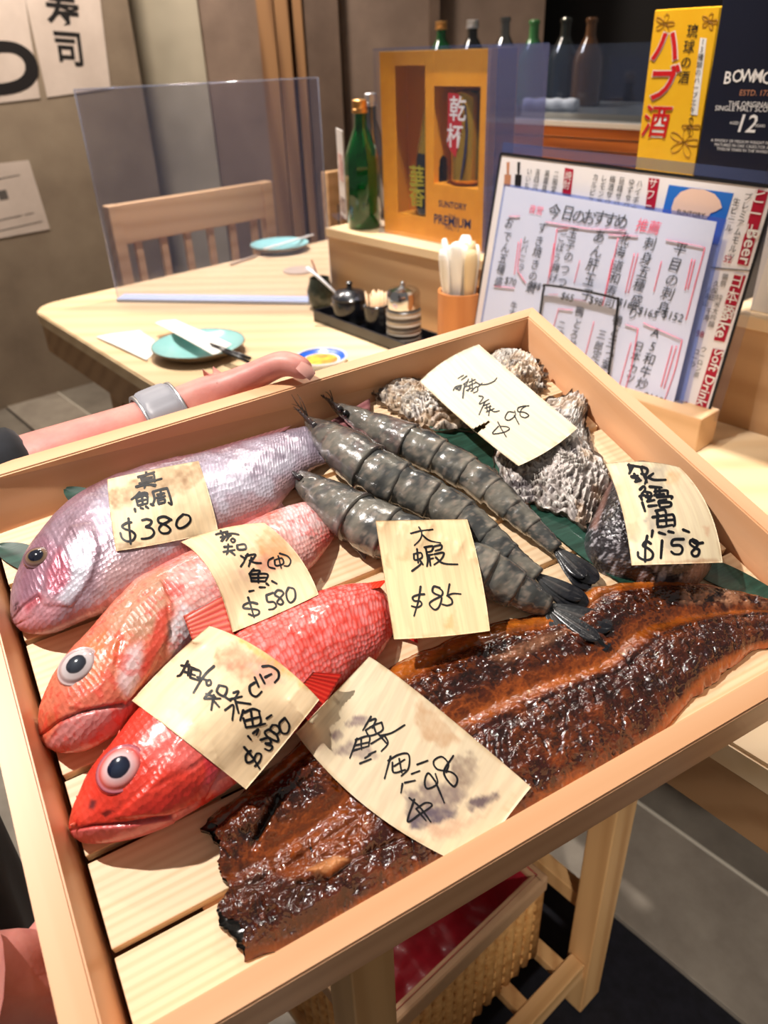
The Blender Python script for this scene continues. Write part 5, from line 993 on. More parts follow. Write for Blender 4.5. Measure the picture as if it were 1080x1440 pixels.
def clear(name, tint=(0.86, 0.9, 1.0), haze=0.12, hcol=(0.45, 0.55, 0.85), refl=0.10, rough=0.05):
    m = bpy.data.materials.new(name); m.use_nodes = True; nt = m.node_tree; nt.nodes.clear(); o = nt.nodes.new('ShaderNodeOutputMaterial'); t = nt.nodes.new('ShaderNodeBsdfTransparent'); t.inputs[0].default_value = (*tint, 1)
    g = nt.nodes.new('ShaderNodeBsdfGlossy'); g.inputs['Roughness'].default_value = rough; d = nt.nodes.new('ShaderNodeBsdfDiffuse'); d.inputs[0].default_value = (*hcol, 1)
    m1 = nt.nodes.new('ShaderNodeMixShader'); m1.inputs[0].default_value = haze; nt.links.new(t.outputs[0], m1.inputs[1]); nt.links.new(d.outputs[0], m1.inputs[2])
    m2 = nt.nodes.new('ShaderNodeMixShader'); m2.inputs[0].default_value = refl; nt.links.new(m1.outputs[0], m2.inputs[1]); nt.links.new(g.outputs[0], m2.inputs[2]); nt.links.new(m2.outputs[0], o.inputs[0]); return m
M_CLR = clear('clear_plastic', (.95, .96, 1), haze=0.012, refl=0.03); M_CLRB = clear('clear_plastic_blue', (0.7, 0.77, 0.97), 0.07, (0.3, 0.38, 0.75), 0.08); M_PART = clear('frosted_acrylic', (0.93, 0.94, 1.0), 0.12, (0.20, 0.25, 0.50), 0.04, 0.15)
cw = 0.004; cb = gd + 0.075
cvd = 0.012
gbx('cover_front', -cw, fw + cw, -cvd, -cvd + .0008, 0.0, H + .004, M_CLR, 0); gbx('cover_side', fw + cw, fw + cw + .0008, -cvd, cb, 0.0, H + .004, clear('reflect_haze_cover', (.66, .68, .86), .30, (.24, .26, .46), .08), 0); gbx('inner_side', fw - .001, fw, .018, gd - .004, 0, H, M_NAVY, 0); gbx('cover_top', -cw, fw + cw, -cvd, cb, H + .004, H + .0055, M_CLRB, 0); gbx('cover_side', -cw - .0008, -cw, -cvd, cb, 0, H + .004, M_CLR, 0)  # lilac haze on the clear side stands in for its reflections
# bottle in the left window
M_LBL = noisy('black_gold_label', tuple(srgb(20, 22, 20)), tuple(srgb(150, 140, 30)), 90, 0.4, 2, lo=.5, hi=.56)
bx = wl[1] - 0.017; by = 0.035; k = (wl[3] - wl[2]) * 0.97
gbr = Matrix.Translation((bx, by * sgn, wl[2]))
o = lathe('bottle', [(0.0001, 0), (.030, .001), (.032, .006), (.032, k * .40), (.029, k * .46), (.021, k * .62), (.0145, k * .76), (.012, k * .88), (.013, k * .885), (.013, k), (.0001, k)], M_BLACKG, GB, n=28, cap=False); o.location = gbr.translation
gl = lathe('bottle_label', [(.0326, k * .05), (.0326, k * .36)], M_BLACKG, o, n=28, cap=False); g2 = lathe('neck_foil', [(.0298, k * .45), (.0218, k * .62), (.0153, k * .76), (.0128, k * .84)], M_GOLD, o, n=28, cap=False)
M_YG = nmat('olive_gold_print', tuple(srgb(176, 166, 40)), 0.4)
kc = (wr[3] - wr[2]) * 0.96; cx_ = (wr[0] + wr[1]) / 2; o2 = lathe('can', [(0.0001, 0), (.025, .001), (.033, .010), (.033, kc - .012), (.027, kc - .001), (.026, kc), (.025, kc - .004), (.0001, kc - .004)], M_GOLD, GB, n=36, cap=False); o2.location = (cx_, 0.036 * sgn, wr[2])
M_RED = nmat('red_print', tuple(srgb(190, 30, 40)), 0.5); M_WHT = nmat('white_print', tuple(srgb(236, 232, 228)), 0.5); M_NV2 = nmat('navy_print', tuple(srgb(24, 30, 70)), 0.5)
bpy.context.view_layer.update()
XF = np.array(LDv); fN = -LN
def gface(x, z, y=0.0): return g0 + LDv * x + LN * y + ZV * z
text('lettering', '華', gface(bx - .008, wl[2] + k * .27, by - .0345), XF, ZV, 0.045, M_YG, GB, bold=.01); text('lettering', '香', gface(bx - .008, wl[2] + k * .14, by - .0345), XF, ZV, 0.045, M_YG, GB, bold=.01)
text('lettering', '乾', gface(cx_ + .002, wr[2] + kc * .80, .0015), XF, ZV, 0.042, M_WHT, GB, bold=.01); text('lettering', '杯', gface(cx_ - .004, wr[2] + kc * .52, .0015), XF, ZV, 0.042, M_WHT, GB, bold=.01)
def disc(name, c, xd, yd, rx, ry, mat, par, off=0.0005, n=32, pts=None):
    xd = np.asarray(xd); yd = np.asarray(yd); nn = np.cross(xd, yd); P = [np.asarray(c) + xd * rx * math.cos(2 * math.pi * k / n) + yd * ry * math.sin(2 * math.pi * k / n) + nn * off for k in range(n)] if pts is None else [np.asarray(c) + xd * a + yd * b + nn * off for a, b in pts]
    return fix(mesh_obj(name, np.array(P), [tuple(range(len(P)))], mat, smooth=False), par)
disc('red_band', gface(cx_ - .006, wr[2] + kc * .66, .0025), XF, ZV, 1, 1, M_RED, GB, pts=[(-.018, -.035), (.004, -.055), (.018, .0), (.010, .048), (-.016, .05)])
disc('blue_swirl', gface(cx_ + .006, wr[2] + kc * .4, .0022), XF, ZV, 1, 1, M_NV2, GB, pts=[(.004, -.05), (.008, -.05), (.018, -.01), (.022, .03), (.016, .07), (.006, .078), (.014, .06), (.017, .03), (.012, -.01)])
text('lettering', 'SUNTORY', gface(fw * .70, H * .225), XF, ZV, 0.016, M_NV2, GB, off=.0004, bold=.02); text('lettering', 'THE', gface(fw * .70, H * .165), XF, ZV, 0.010, M_NV2, GB, off=.0004); text('lettering', 'PREMIUM', gface(fw * .70, H * .135), XF, ZV, 0.024, M_NV2, GB, off=.0004, bold=.02); text('lettering', "MALT'S", gface(fw * .70, H * .098), XF, ZV, 0.012, M_NV2, GB, off=.0004)

# ---- green bottle
M_GRN = nmat('green_glass', tuple(srgb(10, 96, 44)), 0.06, trans=0.55, ior=1.45, coat=.4); M_CAPG = nmat('brass_cap', tuple(srgb(214, 160, 96)), 0.3, metal=0.8); M_CAPS = nmat('silver_cap', tuple(srgb(210, 210, 214)), 0.3, metal=0.8); M_CLG = clear('dark_glass', (0.25, 0.28, 0.28), 0.25, (0.05, 0.05, 0.05), 0.2)
def bottle(name, p, H, r, mat, cap, label, group=None, neck=0.34, nr=0.36, facets=0, capmat=M_CAPG):
    root = empty(name, loc=p); tag(root, label, 'bottle', group)
    n = facets or 36; pr = [(.0001, 0), (r * .92, .0), (r, .004), (r, H * .50), (r * .98, H * .54), (r * .86, H * .62), (r * nr * 1.35, H * .76), (r * nr, H * .80), (r * nr * .95, H * .945)]
    if not cap: pr += [(r * nr * 1.15, H * .95), (r * nr * 1.15, H * .985), (r * nr * .9, H), (r * nr * .7, H)]
    o = lathe('glass_body', pr, mat, root, n=n, cap=False)
    if cap: lathe('cap', [(r * nr * 1.02, H * .90), (r * nr * 1.22, H * .903), (r * nr * 1.22, H * .93), (r * nr * 1.12, H * .935), (r * nr * 1.16, H * .94), (r * nr * 1.16, H * .995), (r * nr * 1.05, H), (.0001, H)], capmat, root, n=28, cap=False)
    return root
pb = ledge_at(513, 0.055); hb = ledge_pt(513, 140, 0.055)[2] - LZ
GBt = bottle('green_bottle', pb, hb, 0.0365, M_GRN, True, 'green glass bottle with brass cap beside the orange gift box', facets=10)
pb2 = ledge_at(527, 0.15); bottle('glass_bottle', pb2, hb * 1.02, 0.03, M_CLG, True, 'dark bottle hidden behind the green one beside the gift box', capmat=M_CAPS)
# ---- small menu card left of the bottle
pm = ledge_at(484, 0.10); cardM = nmat('card_print', tuple(srgb(206, 200, 196)), 0.4); mc = empty('menu_card', loc=pm, rz=LR - 0.5); tag(mc, 'narrow upright acrylic menu card standing left of the green bottle', 'menu'); hm = ledge_pt(484, 182, 0.10)[2] - LZ
box('acrylic_sheet', (0, 0, hm / 2), (0.075, 0.003, hm), cardM, mc); box('acrylic_foot', (0, 0, 0.002), (0.075, 0.05, 0.004), M_CLR, mc)
box('printed_photo', (0.004, 0.0022 * -1, hm * .58), (0.05, 0.001, hm * .3), noisy('food_photo', tuple(srgb(150, 60, 60)), tuple(srgb(220, 200, 190)), 40, 0.5), mc, bev=0); box('printed_photo', (0.004, -0.0022, hm * .15), (0.05, 0.001, hm * .18), noisy('food_photo_dark', tuple(srgb(60, 30, 30)), tuple(srgb(190, 170, 160)), 40, 0.5), mc, bev=0)

# ---- yellow and navy liquor cartons
def carton(name, pxl, pxr, pyt, back, depth, mat, label, side=None):
    zt = ledge_pt(pxl, pyt, back)[2]; a = ledge_pt(pxl, pyt, back); b = ledge_pt(pxr, pyt, back); w = abs((b - a) @ LDv); p = np.array([a[0], a[1], LZ]); h = zt - LZ
    r = empty(name, loc=p, rz=LR); tag(r, label, 'box'); box('carton', (w / 2, sgn * depth / 2, h / 2), (w, depth, h), mat, r, bev=0.0015); bpy.context.view_layer.update(); return r, p, w, h
M_YEL = noisy('yellow_carton', tuple(srgb(236, 176, 24)), tuple(srgb(242, 188, 36)), 12, 0.35, coat=.3); M_NVY = nmat('navy_carton', tuple(srgb(14, 18, 38)), 0.45); M_COP = nmat('copper_print', tuple(srgb(190, 130, 96)), 0.4)
HB, hp, hw_, hh_ = carton('liquor_carton', 921, 1012, 14, 0.07, 0.075, M_YEL, 'yellow liquor carton with large red Japanese characters')
def on(p, x, z, back=0.0): return p + LDv * x + ZV * z - LN * back
M_REDP = nmat('bright_red_print', tuple(srgb(200, 24, 30)), 0.45)
def face_px(px, py, p): return at_plane(px, py, p, LN)
def ftext(s, px, py, p, par, size, mat, **kw): return text('lettering', s, face_px(px, py, p) - LN * 0.0008, LDv, ZV, size, mat, par, **kw)
for dx, mt, bd, of in ((0, M_WHT, .05, 0.0), (0, M_REDP, .026, 0.0006)):
    for s, x, y, z in (('ハ', 936, 68, .046), ('ブ', 930, 122, .048), ('酒', 922, 174, .046)): text('lettering', s, face_px(x, y, hp) - LN * (0.0008 + of), LDv, ZV, z, mt, HB, bold=bd * (.35 if s == '酒' else 1), shear=.1)
for s, x, y in (('琉', 974, 45), ('球', 969, 67), ('の', 965, 89), ('酒', 962, 110)): ftext(s, x, y, hp, HB, .017, M_INKB, bold=.01)
wpt = [face_px(*q, hp) - LN * .0006 for q in [(985, 53), (994, 54), (981, 162), (972, 161)]]; fix(quad_sheet('white_strip', wpt, M_WHT, -LN, 0.0003), HB)
text('lettering', '13種類のハーブエキス入り', face_px(989, 59, hp) - LN * .0012, LDv, ZV, .0092, M_INKB, HB, vertical=True)
M_FLW = nmat('brown_line_print', tuple(srgb(150, 100, 20)), 0.5)
def loops(par, p, cx, cy, R, pet, mat):
    for q in range(pet):
        a0 = q / pet * 2 * math.pi; pts = []
        for t in np.linspace(0, 1, 15): rr = R * math.sin(t * math.pi) ** .8; aa = a0 + (t - .5) * 1.1; pts.append(face_px(cx + rr * math.cos(aa) * 1.0, cy + rr * math.sin(aa), p) - LN * 0.0006)
        V, Fc = tube_arrays(np.array(pts), 0.0004, 4); fix(mesh_obj('printed_flower', V, Fc, mat), par)
loops(HB, hp, 935, 33, 14, 5, M_FLW); loops(HB, hp, 998, 30, 12, 5, M_FLW); loops(HB, hp, 962, 200, 22, 5, M_FLW); loops(HB, hp, 972, 178, 13, 4, M_FLW)
# right-hand face of the yellow carton repeats the characters
sp = hp + LDv * (hw_ + 0.0008)
for s, z_ in (('ハ', .80), ('ブ', .55), ('酒', .30)): text('lettering', s, sp + LN * .035 + ZV * hh_ * z_, LN, ZV, .06, M_REDP, HB, bold=.02)
BM, bp_, bw_, bh_ = carton('whisky_carton', 1018, 1130, -12, 0.045, 0.085, M_NVY, 'tall navy whisky carton with white lettering at the right edge')
for j, ch in enumerate('BOWMORE'):
    t = (j - 3) / 3; ftext(ch, 1066 + (j - 3) * 14.2, 112 - 4 + 7 * t * t + (j - 3) * 1.6, bp_, BM, 0.0205, M_WHT, bold=.012, sx=.92)
ftext('ESTD. 1779', 1064, 131, bp_, BM, .0095, M_COP); ftext('THE ORIGINAL ISLAY', 1066, 147, bp_, BM, .0085, M_WHT); ftext('SINGLE MALT SCOTCH WHISKY', 1070, 154, bp_, BM, .0088, M_WHT)
ftext('12', 1049, 175, bp_, BM, .030, M_WHT, bold=.01, shear=.15); ftext('AGED', 1033, 173, bp_, BM, .005, M_WHT); ftext('YEARS', 1069, 177, bp_, BM, .005, M_WHT)
for k, tx in enumerate(('A WHISKY OF MEDIUM WEIGHT FROM ISLAY', 'MATURED IN OAK CASKS FOR AT LEAST', 'TWELVE YEARS IN THE WAREHOUSES')): ftext(tx, 1052, 200 + k * 6, bp_, BM, .0052, M_WHT)

# ---- stack of slate plates behind the gift box
M_SLT = noisy('slate_plate', tuple(srgb(70, 84, 112)), tuple(srgb(110, 126, 156)), 60, 0.35); ps_ = ledge_at(716, 0.115)
for k in range(10):
    o = box('slate_plate', (0, 0, 0.004), (0.09, 0.10, 0.0085), M_SLT, bev=.002); o.matrix_world = Matrix.Translation(Vector(ps_ + np.array([0.0, 0, k * 0.0108 + 0.0002]))) @ Matrix.Rotation(LR + 0.04 * math.sin(k * 2.3), 4, 'Z'); tag(o, ('lowest' if k == 0 else 'topmost' if k == 9 else 'number %s from the bottom' % ('', 'two', 'three', 'four', 'five', 'six', 'seven', 'eight', 'nine')[k]) + ' grey blue plate in the stack beside the gift box', 'plate', 'stacked plates on the ledge')
# ---- menu boards leaning on the ledge
M_BRD = nmat('menu_print', tuple(srgb(240, 234, 234)), 0.35, coat=.3); M_SHT = nmat('handwritten_menu_sheet', tuple(srgb(214, 222, 250)), 0.4, coat=.3); M_BLKF = nmat('black_frame', tuple(srgb(26, 26, 30)), 0.4); M_CRIM = nmat('crimson_print', tuple(srgb(176, 16, 50)), 0.45); M_PINK = nmat('pink_marker', tuple(srgb(244, 110, 140)), 0.5)
Pb = at(994, 589, 0.788); MN = LN * 0.985 + ZV * -0.17; MN /= np.linalg.norm(MN)        # board leans back against the ledge
def mp_(px, py, off=0.0): return at_plane(px, py, Pb - LN * off, MN)
MU = np.cross(LDv, MN); MU = MU if MU[2] > 0 else -MU; MU /= np.linalg.norm(MU)
tl = mp_(705, 216); width = (Pb - tl) @ LDv; ext = 0.045; W_ = width + ext; H_ = (tl - Pb) @ MU
br = Pb + LDv * ext; orig = Pb - LDv * width
MB = empty('menu_board', loc=orig, rz=LR); tag(MB, 'printed drinks menu board with black border leaning on the ledge', 'menu'); bpy.context.view_layer.update()
# corners measured in the board plane
bl = Pb - LDv * ((Pb - mp_(672, 449)) @ LDv + 0.0); 
c_tl = tl; c_tr = mp_(1092, 264); c_br = Pb; c_bl = tl + (c_br - c_tr)
fix(quad_sheet('board', [c_tl, c_tr, c_br, c_bl], M_BRD, -MN, 0.003), MB)
def strip(name, a, b, w, mat, par, off=0.001, n=None):
    n = -MN if n is None else n; d = b - a; d = d / np.linalg.norm(d); s = np.cross(n, d) * w / 2; a = a + n * off; b = b + n * off; return fix(quad_sheet(name, [a - s, b - s, b + s, a + s], mat, n, 0.0006), par)
for a, b in ((c_tl, c_tr), (c_tr, c_br), (c_br, c_bl), (c_bl, c_tl)): strip('border', a, b, 0.004, M_BLKF, MB)
strip('clear_edge', c_tl + MU * .01, c_tr + MU * .01, 0.014, M_CLRB, MB, 0.0)
strip('clear_edge', c_tr + LDv * .008, c_br + LDv * .008, 0.014, M_CLR, MB, 0.0)
BX = (c_tr - c_tl) / np.linalg.norm(c_tr - c_tl); BU = (c_tl - c_bl) / np.linalg.norm(c_tl - c_bl)
def mt(s, px, py, size, mat, off=0.0015, par=MB, **kw): return text('lettering', s, mp_(px, py) - MN * off, BX, BU, size, mat, par, **kw)
def mquad(name, pts, mat, off=0.001, par=MB): return fix(quad_sheet(name, [mp_(*p) - MN * off for p in pts], mat, -MN, 0.0005), par)
mquad('red_header', [(795, 236), (807, 238), (803, 274), (791, 272)], M_CRIM); mt('焼酎', 800, 248, .013, M_WHT, .002, vertical=True)
mquad('red_header', [(913, 250), (928, 252), (921, 294), (908, 292)], M_CRIM); mt('サワー', 919, 259, .0145, M_WHT, .002, vertical=True)
mquad('red_header', [(1064, 266), (1081, 270), (1052, 374), (1037, 371)], M_CRIM); mt('ビール', 1069, 277, .021, M_WHT, .002, vertical=True); 
mquad('red_header', [(1033, 384), (1049, 388), (1019, 481), (1004, 478)], M_CRIM); mt('日本酒', 1036, 396, .020, M_WHT, .002, vertical=True)
mquad('red_header', [(1003, 490), (1018, 493), (990, 583), (975, 580)], M_CRIM)
def mtv(s, p, q, size, mat):   # western words turned along the strip
    a, b = mp_(*p), mp_(*q); d = (b - a) / np.linalg.norm(b - a); text('lettering', s, (a + b) / 2 - MN * .002, d, np.cross(-MN, d) * 1.0, size, mat, MB, bold=.01)
mtv('Beer', (1060, 325), (1048, 368), .023, M_WHT); mtv('Sake', (1026, 430), (1013, 476), .023, M_WHT); mtv('Soft Drink', (1012, 494), (986, 568), .019, M_WHT)
cols_ = [('いいちこ', 745, 242), ('吉四六', 757, 243), ('黒霧島', 770, 245), ('二階堂', 783, 246), ('カルピスサワー', 838, 250), ('レモンサワー', 850, 252), ('梅酒サワー', 862, 253), ('巨峰サワー', 875, 255), ('ゆずサワー', 889, 257), ('ハイボール', 900, 259), ('プレミアムモルツ', 1052, 278), ('生ビール', 1036, 285)]
for s, x, y in cols_: mt(s, x, y, .0105, M_INKB, vertical=True)
for s, x, y in [('獺祭 純米大吟醸', 1020, 390), ('久保田 千寿', 1008, 400), ('八海山', 998, 408), ('ウーロン茶', 990, 492), ('コーラ', 980, 495)]: mt(s, x, y, .009, M_INKG, vertical=True)
for s, x, y in [('52', 1024, 365), ('98', 985, 470), ('18', 962, 568)]: mt(s, x, y, .012, M_CRIM)
strip('rule', mp_(1000, 376) , mp_(1058, 381), .0012, M_INKG, MB)
# small bottle pictures and the blue photo panel
for px_, c_ in ((714, M_COP), (729, M_INKB)): mquad('printed_bottle', [(px_ - 4, 245), (px_ + 5, 246), (px_ + 4, 262), (px_ - 5, 261)], c_); mquad('printed_bottle', [(px_ - 1, 228), (px_ + 3, 228), (px_ + 2, 245), (px_ - 1, 245)], c_)
M_BLUP = nmat('blue_photo_print', tuple(srgb(40, 110, 200)), 0.4); M_FLESH = nmat('peach_photo_print', tuple(srgb(236, 200, 180)), 0.5)
mquad('photo_panel', [(941, 260), (1032, 272), (1010, 345), (924, 330)], M_BLUP, .0008)
PP = [(945, 292), (949, 280), (958, 270), (972, 265), (992, 267), (1006, 273), (1013, 282), (1016, 292), (1008, 297), (1000, 300), (994, 308), (945, 304)]
fix(mesh_obj('photo_shape', np.array([mp_(*p) - MN * .0015 for p in PP]), [tuple(range(len(PP)))], M_FLESH, smooth=False), MB); mt('SUNTORY', 972, 301, .009, M_INKB, .002)

# ---- handwritten sheet in a clear holder, in front of the board
HS = empty('menu_sheet', loc=orig - LN * 0.012, rz=LR); tag(HS, 'pale blue handwritten specials sheet with pink marker lines over the menu board', 'menu'); bpy.context.view_layer.update()
def hp_(px, py): return mp_(px, py, 0.012)
def hq(name, pts, mat, off=0.0): return fix(quad_sheet(name, [hp_(*p) - MN * off for p in pts], mat, -MN, 0.0006), HS)
hq('paper', [(711, 262), (1008, 312), (944, 580), (664, 540)], M_SHT); hq('clear_sleeve', [(708, 258), (1022, 308), (955, 586), (660, 544)], M_CLRB, -.0008)
HX = hp_(1008, 312) - hp_(711, 262); HX /= np.linalg.norm(HX); HU = np.cross(-MN, HX); HU = HU if HU[2] > 0 else -HU
M_PEN = nmat('dark_pen', tuple(srgb(60, 66, 78)), 0.6)
def ht(s, px, py, size, mat=None, **kw): return text('handwriting', s, hp_(px, py) - MN * .0012, HX, HU, size, mat or M_PEN, HS, shear=.12, **kw)
for s, x, y in (('今', 779, 299), ('日', 798, 301), ('の', 813, 306), ('お', 828, 307), ('す', 843, 308), ('す', 857, 311), ('め', 873, 313)): ht(s, x, y, .024)
ht('夜営', 754, 296, .014, M_PINK); ht('推薦', 911, 320, .019, M_PINK)
hcols = [('平目の刺身', 955, 352, .020), ('刺身五種盛り', 914, 345, .019), ('北海道和寿司', 877, 338, .018), ('あん肝玉子', 843, 334, .021), ('玉子のつつ', 806, 328, .018), ('ごぼう揚げ', 790, 335, .015), ('すき焼きの鍋', 762, 322, .018), ('レバニラ', 740, 338, .014), ('おでん五種盛', 716, 316, .018),
         ('A5和牛炒め', 922, 468, .019), ('日本カツ', 898, 488, .016), ('鴨と三つ葉', 868, 452, .017), ('三郎定食', 846, 472, .016), ('鴨とろ丼', 815, 440, .017), ('二食弁当', 790, 458, .014), ('牛すじ', 722, 430, .015)]
for i, (s, x, y, z) in enumerate(hcols): ht(s, x, y, z, vertical=True, jit=.07, seed=i)
for s, x, y in [('$152', 946, 445), ('$165', 911, 440), ('$168', 882, 428), ('$98', 838, 424), ('$65', 798, 418), ('$88', 752, 402), ('$70', 718, 396), ('$119', 918, 560), ('$82', 888, 556)]: ht(s, x, y, .016)
def pk(pts, w=0.0016):
    P = np.array([hp_(*p) - MN * .0014 for p in pts]); V, Fc = tube_arrays(resample(P, 10), w / 2, 5, flat=.4); fix(mesh_obj('marker_line', V, Fc, M_PINK), HS)
for l in [[(768, 312), (830, 322), (882, 324)], [(937, 337), (992, 348)], [(992, 348), (978, 400), (965, 450)], [(978, 365), (968, 407)], [(974, 364), (964, 408)], [(856, 330), (898, 332)], [(898, 356), (884, 412)], [(893, 356), (880, 412)], [(931, 367), (920, 410)], [(870, 335), (860, 380), (848, 430)], [(862, 364), (850, 420)], [(816, 366), (808, 398)], [(784, 322), (800, 320)], [(784, 322), (778, 370), (770, 400)], [(780, 342), (772, 392)],
          [(716, 304), (732, 304)], [(734, 336), (728, 380), (740, 398)], [(730, 340), (724, 386)], [(695, 402), (724, 405)], [(905, 454), (960, 478)], [(960, 478), (950, 520), (935, 563)], [(952, 486), (934, 546)], [(946, 486), (930, 544)], [(880, 456), (898, 462)], [(898, 462), (888, 520), (876, 560)], [(888, 482), (872, 540)], [(836, 452), (824, 498)], [(786, 434), (806, 436)], [(786, 434), (778, 462)], [(772, 414), (785, 414)], [(808, 421), (824, 423)]]: pk(l)
# ---- black wire easel holding the sheets
WE = empty('wire_easel', loc=orig - LN * 0.022, rz=LR); tag(WE, 'black bent wire easel frame in front of the handwritten sheet', 'easel'); bpy.context.view_layer.update()
def wpp(px, py): return mp_(px, py, 0.020)
P = [wpp(752, 500), wpp(761, 430), wpp(765, 406), wpp(769, 401), wpp(820, 409), wpp(864, 419), wpp(869, 425), wpp(862, 480), wpp(851, 560)]
V, Fc = tube_arrays(spline(np.array(P), 70), 0.0019, 8); fix(mesh_obj('wire_frame', V, Fc, M_BLKF), WE)
o = box('easel_base', (0, 0, 0), (0.22, 0.04, 0.006), M_BLKF, bev=.001); bc_ = (Pb - LDv * 0.22 - LN * .066); o.matrix_world = Matrix.Translation(Vector((bc_[0], bc_[1], 0.757))) @ Matrix.Rotation(LR, 4, 'Z'); fix(o, WE)
# wooden foot strip the boards stand in
fs = box('menu_stand', (0, 0, 0), (0.50, 0.05, 0.052), M_CHR, bev=.002); c_ = Pb - LDv * 0.24 - LN * 0.012; fs.matrix_world = Matrix.Translation(Vector((c_[0], c_[1], 0.7764))) @ Matrix.Rotation(LR, 4, 'Z'); tag(fs, 'pale wooden foot bar under the menu board on the table', 'stand')

# ---- white plastered block at the far right of the ledge
pw = at_plane(1056, 300, L0 + LN * .02, LN)
blk = box('white_card_block', (0.08, sgn * .03, .09), (0.16, 0.05, 0.18), nmat('white_card', tuple(srgb(214, 208, 200)), .6)); q_ = ledge_at(1052, 0.015); blk.matrix_world = Matrix.Translation(Vector(q_ + [0, 0, .0003])) @ Matrix.Rotation(LR, 4, 'Z'); tag(blk, 'white card stand at the right edge behind the menu board', 'card')

# ---- condiment set
M_TRB = nmat('black_lacquer', tuple(srgb(22, 24, 32)), 0.3, coat=.4); M_CRG = noisy('dark_green_glaze', tuple(srgb(38, 46, 40)), tuple(srgb(70, 78, 66)), 40, 0.25, coat=.5); M_BPOT = nmat('black_pot', tuple(srgb(20, 22, 28)), .25, coat=.5)
ca, cb_ = at(446, 440, tz + .02), at(612, 470, tz + .02)
tp = [at(q[0], q[1], tz + .024) for q in ((440, 436), (482, 424), (613, 462), (574, 485))]
ct = empty('condiment_tray', loc=(tp[0][0], tp[0][1], tz)); tag(ct, 'long black tray holding condiment jars on the table', 'tray'); bpy.context.view_layer.update()
d1 = tp[3] - tp[0]; d2 = tp[1] - tp[0]; d1 = np.array([d1[0], d1[1], 0]); ln1 = np.linalg.norm(d1); d1 /= ln1; d2 = np.array([d2[0], d2[1], 0]); d2 -= (d2 @ d1) * d1; ln2 = 0.085; d2 /= np.linalg.norm(d2); ang = math.atan2(d1[1], d1[0]); s2 = 1 if (np.array([-d1[1], d1[0], 0]) @ d2) > 0 else -1
MT = Matrix.Translation(Vector((tp[0][0], tp[0][1], tz))) @ Matrix.Rotation(ang, 4, 'Z')
for nm, c, s in (('tray_base', (ln1 / 2, s2 * ln2 / 2, .003), (ln1, ln2, .005)), ('tray_wall', (ln1 / 2, s2 * .002, .012), (ln1, .004, .024)), ('tray_wall', (ln1 / 2, s2 * (ln2 - .002), .012), (ln1, .004, .024)), ('tray_wall', (.002, s2 * ln2 / 2, .012), (.004, ln2 - .008, .024)), ('tray_wall', (ln1 - .002, s2 * ln2 / 2, .012), (.004, ln2 - .008, .024))):
    o = box(nm, c, s, M_TRB, bev=.0008); o.matrix_world = MT; fix(o, ct)
def onp(f, z=.0056): p = tp[0] + d1 * ln1 * f + d2 * ln2 * .5; return np.array([p[0], p[1], tz + z])
def jar(name, p, prof, mat, label, cat='jar', n=36):
    r = empty(name, loc=p); tag(r, label, cat); lathe('body', prof, mat, r, n=n, cap=False); r.scale = (1.16, 1.16, 1.26); return r
jr = jar('sauce_jar', at(452, 432, tz) + [0, 0, .0003], [(.0001, 0), (.018, 0), (.024, .012), (.026, .03), (.020, .045), (.019, .052), (.017, .052), (.017, .04), (.0001, .038)], M_CRG, 'small dark green glazed jar with a spoon at the left of the condiments')
sp_ = tube('spoon', [np.array([0, 0, .045]), np.array([-.012, .004, .082])], .0016, nmat('red_brown_stick', tuple(srgb(170, 90, 60)), .4), jr)
b1 = jar('lidded_pot', onp(.25), [(.0001, 0), (.024, 0), (.031, .01), (.033, .03), (.031, .040), (.0001, .041)], M_BPOT, 'round black lidded pot on the condiment tray'); lathe('lid', [(.033, .0405), (.033, .043), (.024, .052), (.006, .056), (.004, .060), (.006, .066), (.0001, .069)], M_BPOT, b1, cap=False)
tube('ladle_handle', [np.array([-.02, .0, .045]), np.array([-.055, .02, .072]), np.array([-.075, .03, .085])], np.array([.003, .004, .005]), nmat('white_ceramic', tuple(srgb(232, 234, 240)), .25), b1, flat=.5)
b2 = jar('toothpick_cup', onp(.53), [(.0001, 0), (.019, 0), (.022, .01), (.022, .043), (.020, .045), (.019, .043), (.019, .006), (.0001, .006)], M_BPOT, 'black cup full of wooden toothpicks between the pot and the striped jar', 'cup')
rr = random.Random(5); parts = []
for k in range(46): a = rr.uniform(0, 6.28); r_ = rr.uniform(0, .015); parts.append(tube_arrays([(r_ * math.cos(a), r_ * math.sin(a), .008), (r_ * 1.25 * math.cos(a), r_ * 1.25 * math.sin(a), .062 + rr.uniform(-.002, .002))], .0012, 5))
v, f = merge(parts); o = mesh_obj('toothpicks', v, f, nmat('toothpick_wood', tuple(srgb(238, 206, 170)), .6), b2); o['kind'] = 'stuff'
M_STRP = nmat('striped_glaze', (.3, .3, .3), .35); v_ = coords(M_STRP, 'Object'); w_ = N(M_STRP, 'TexWave', wave_type='BANDS', bands_direction='Z', Scale=24.0, Distortion=.3); lk(M_STRP, v_, w_.inputs['Vector']); lk(M_STRP, ramp(M_STRP, w_.outputs[1], [(.35, tuple(srgb(86, 80, 74))), (.6, tuple(srgb(190, 182, 170)))]), B(M_STRP).inputs['Base Color'])
b3 = jar('spice_jar', onp(.80), [(.0001, 0), (.027, 0), (.0285, .004)] + [(.0285 + .0008 * math.sin(z * 900), z) for z in np.linspace(.006, .05, 26)] + [(.027, .052), (.0001, .053)], M_STRP, 'grey striped jar with a shiny metal lid at the right of the condiments')
lathe('lid', [(.0265, .0535), (.0275, .055), (.0275, .075), (.024, .081), (.008, .084), (.004, .086), (.005, .091), (.0001, .093)], nmat('polished_steel', tuple(srgb(206, 206, 208)), .15, metal=1.0), b3, cap=False)
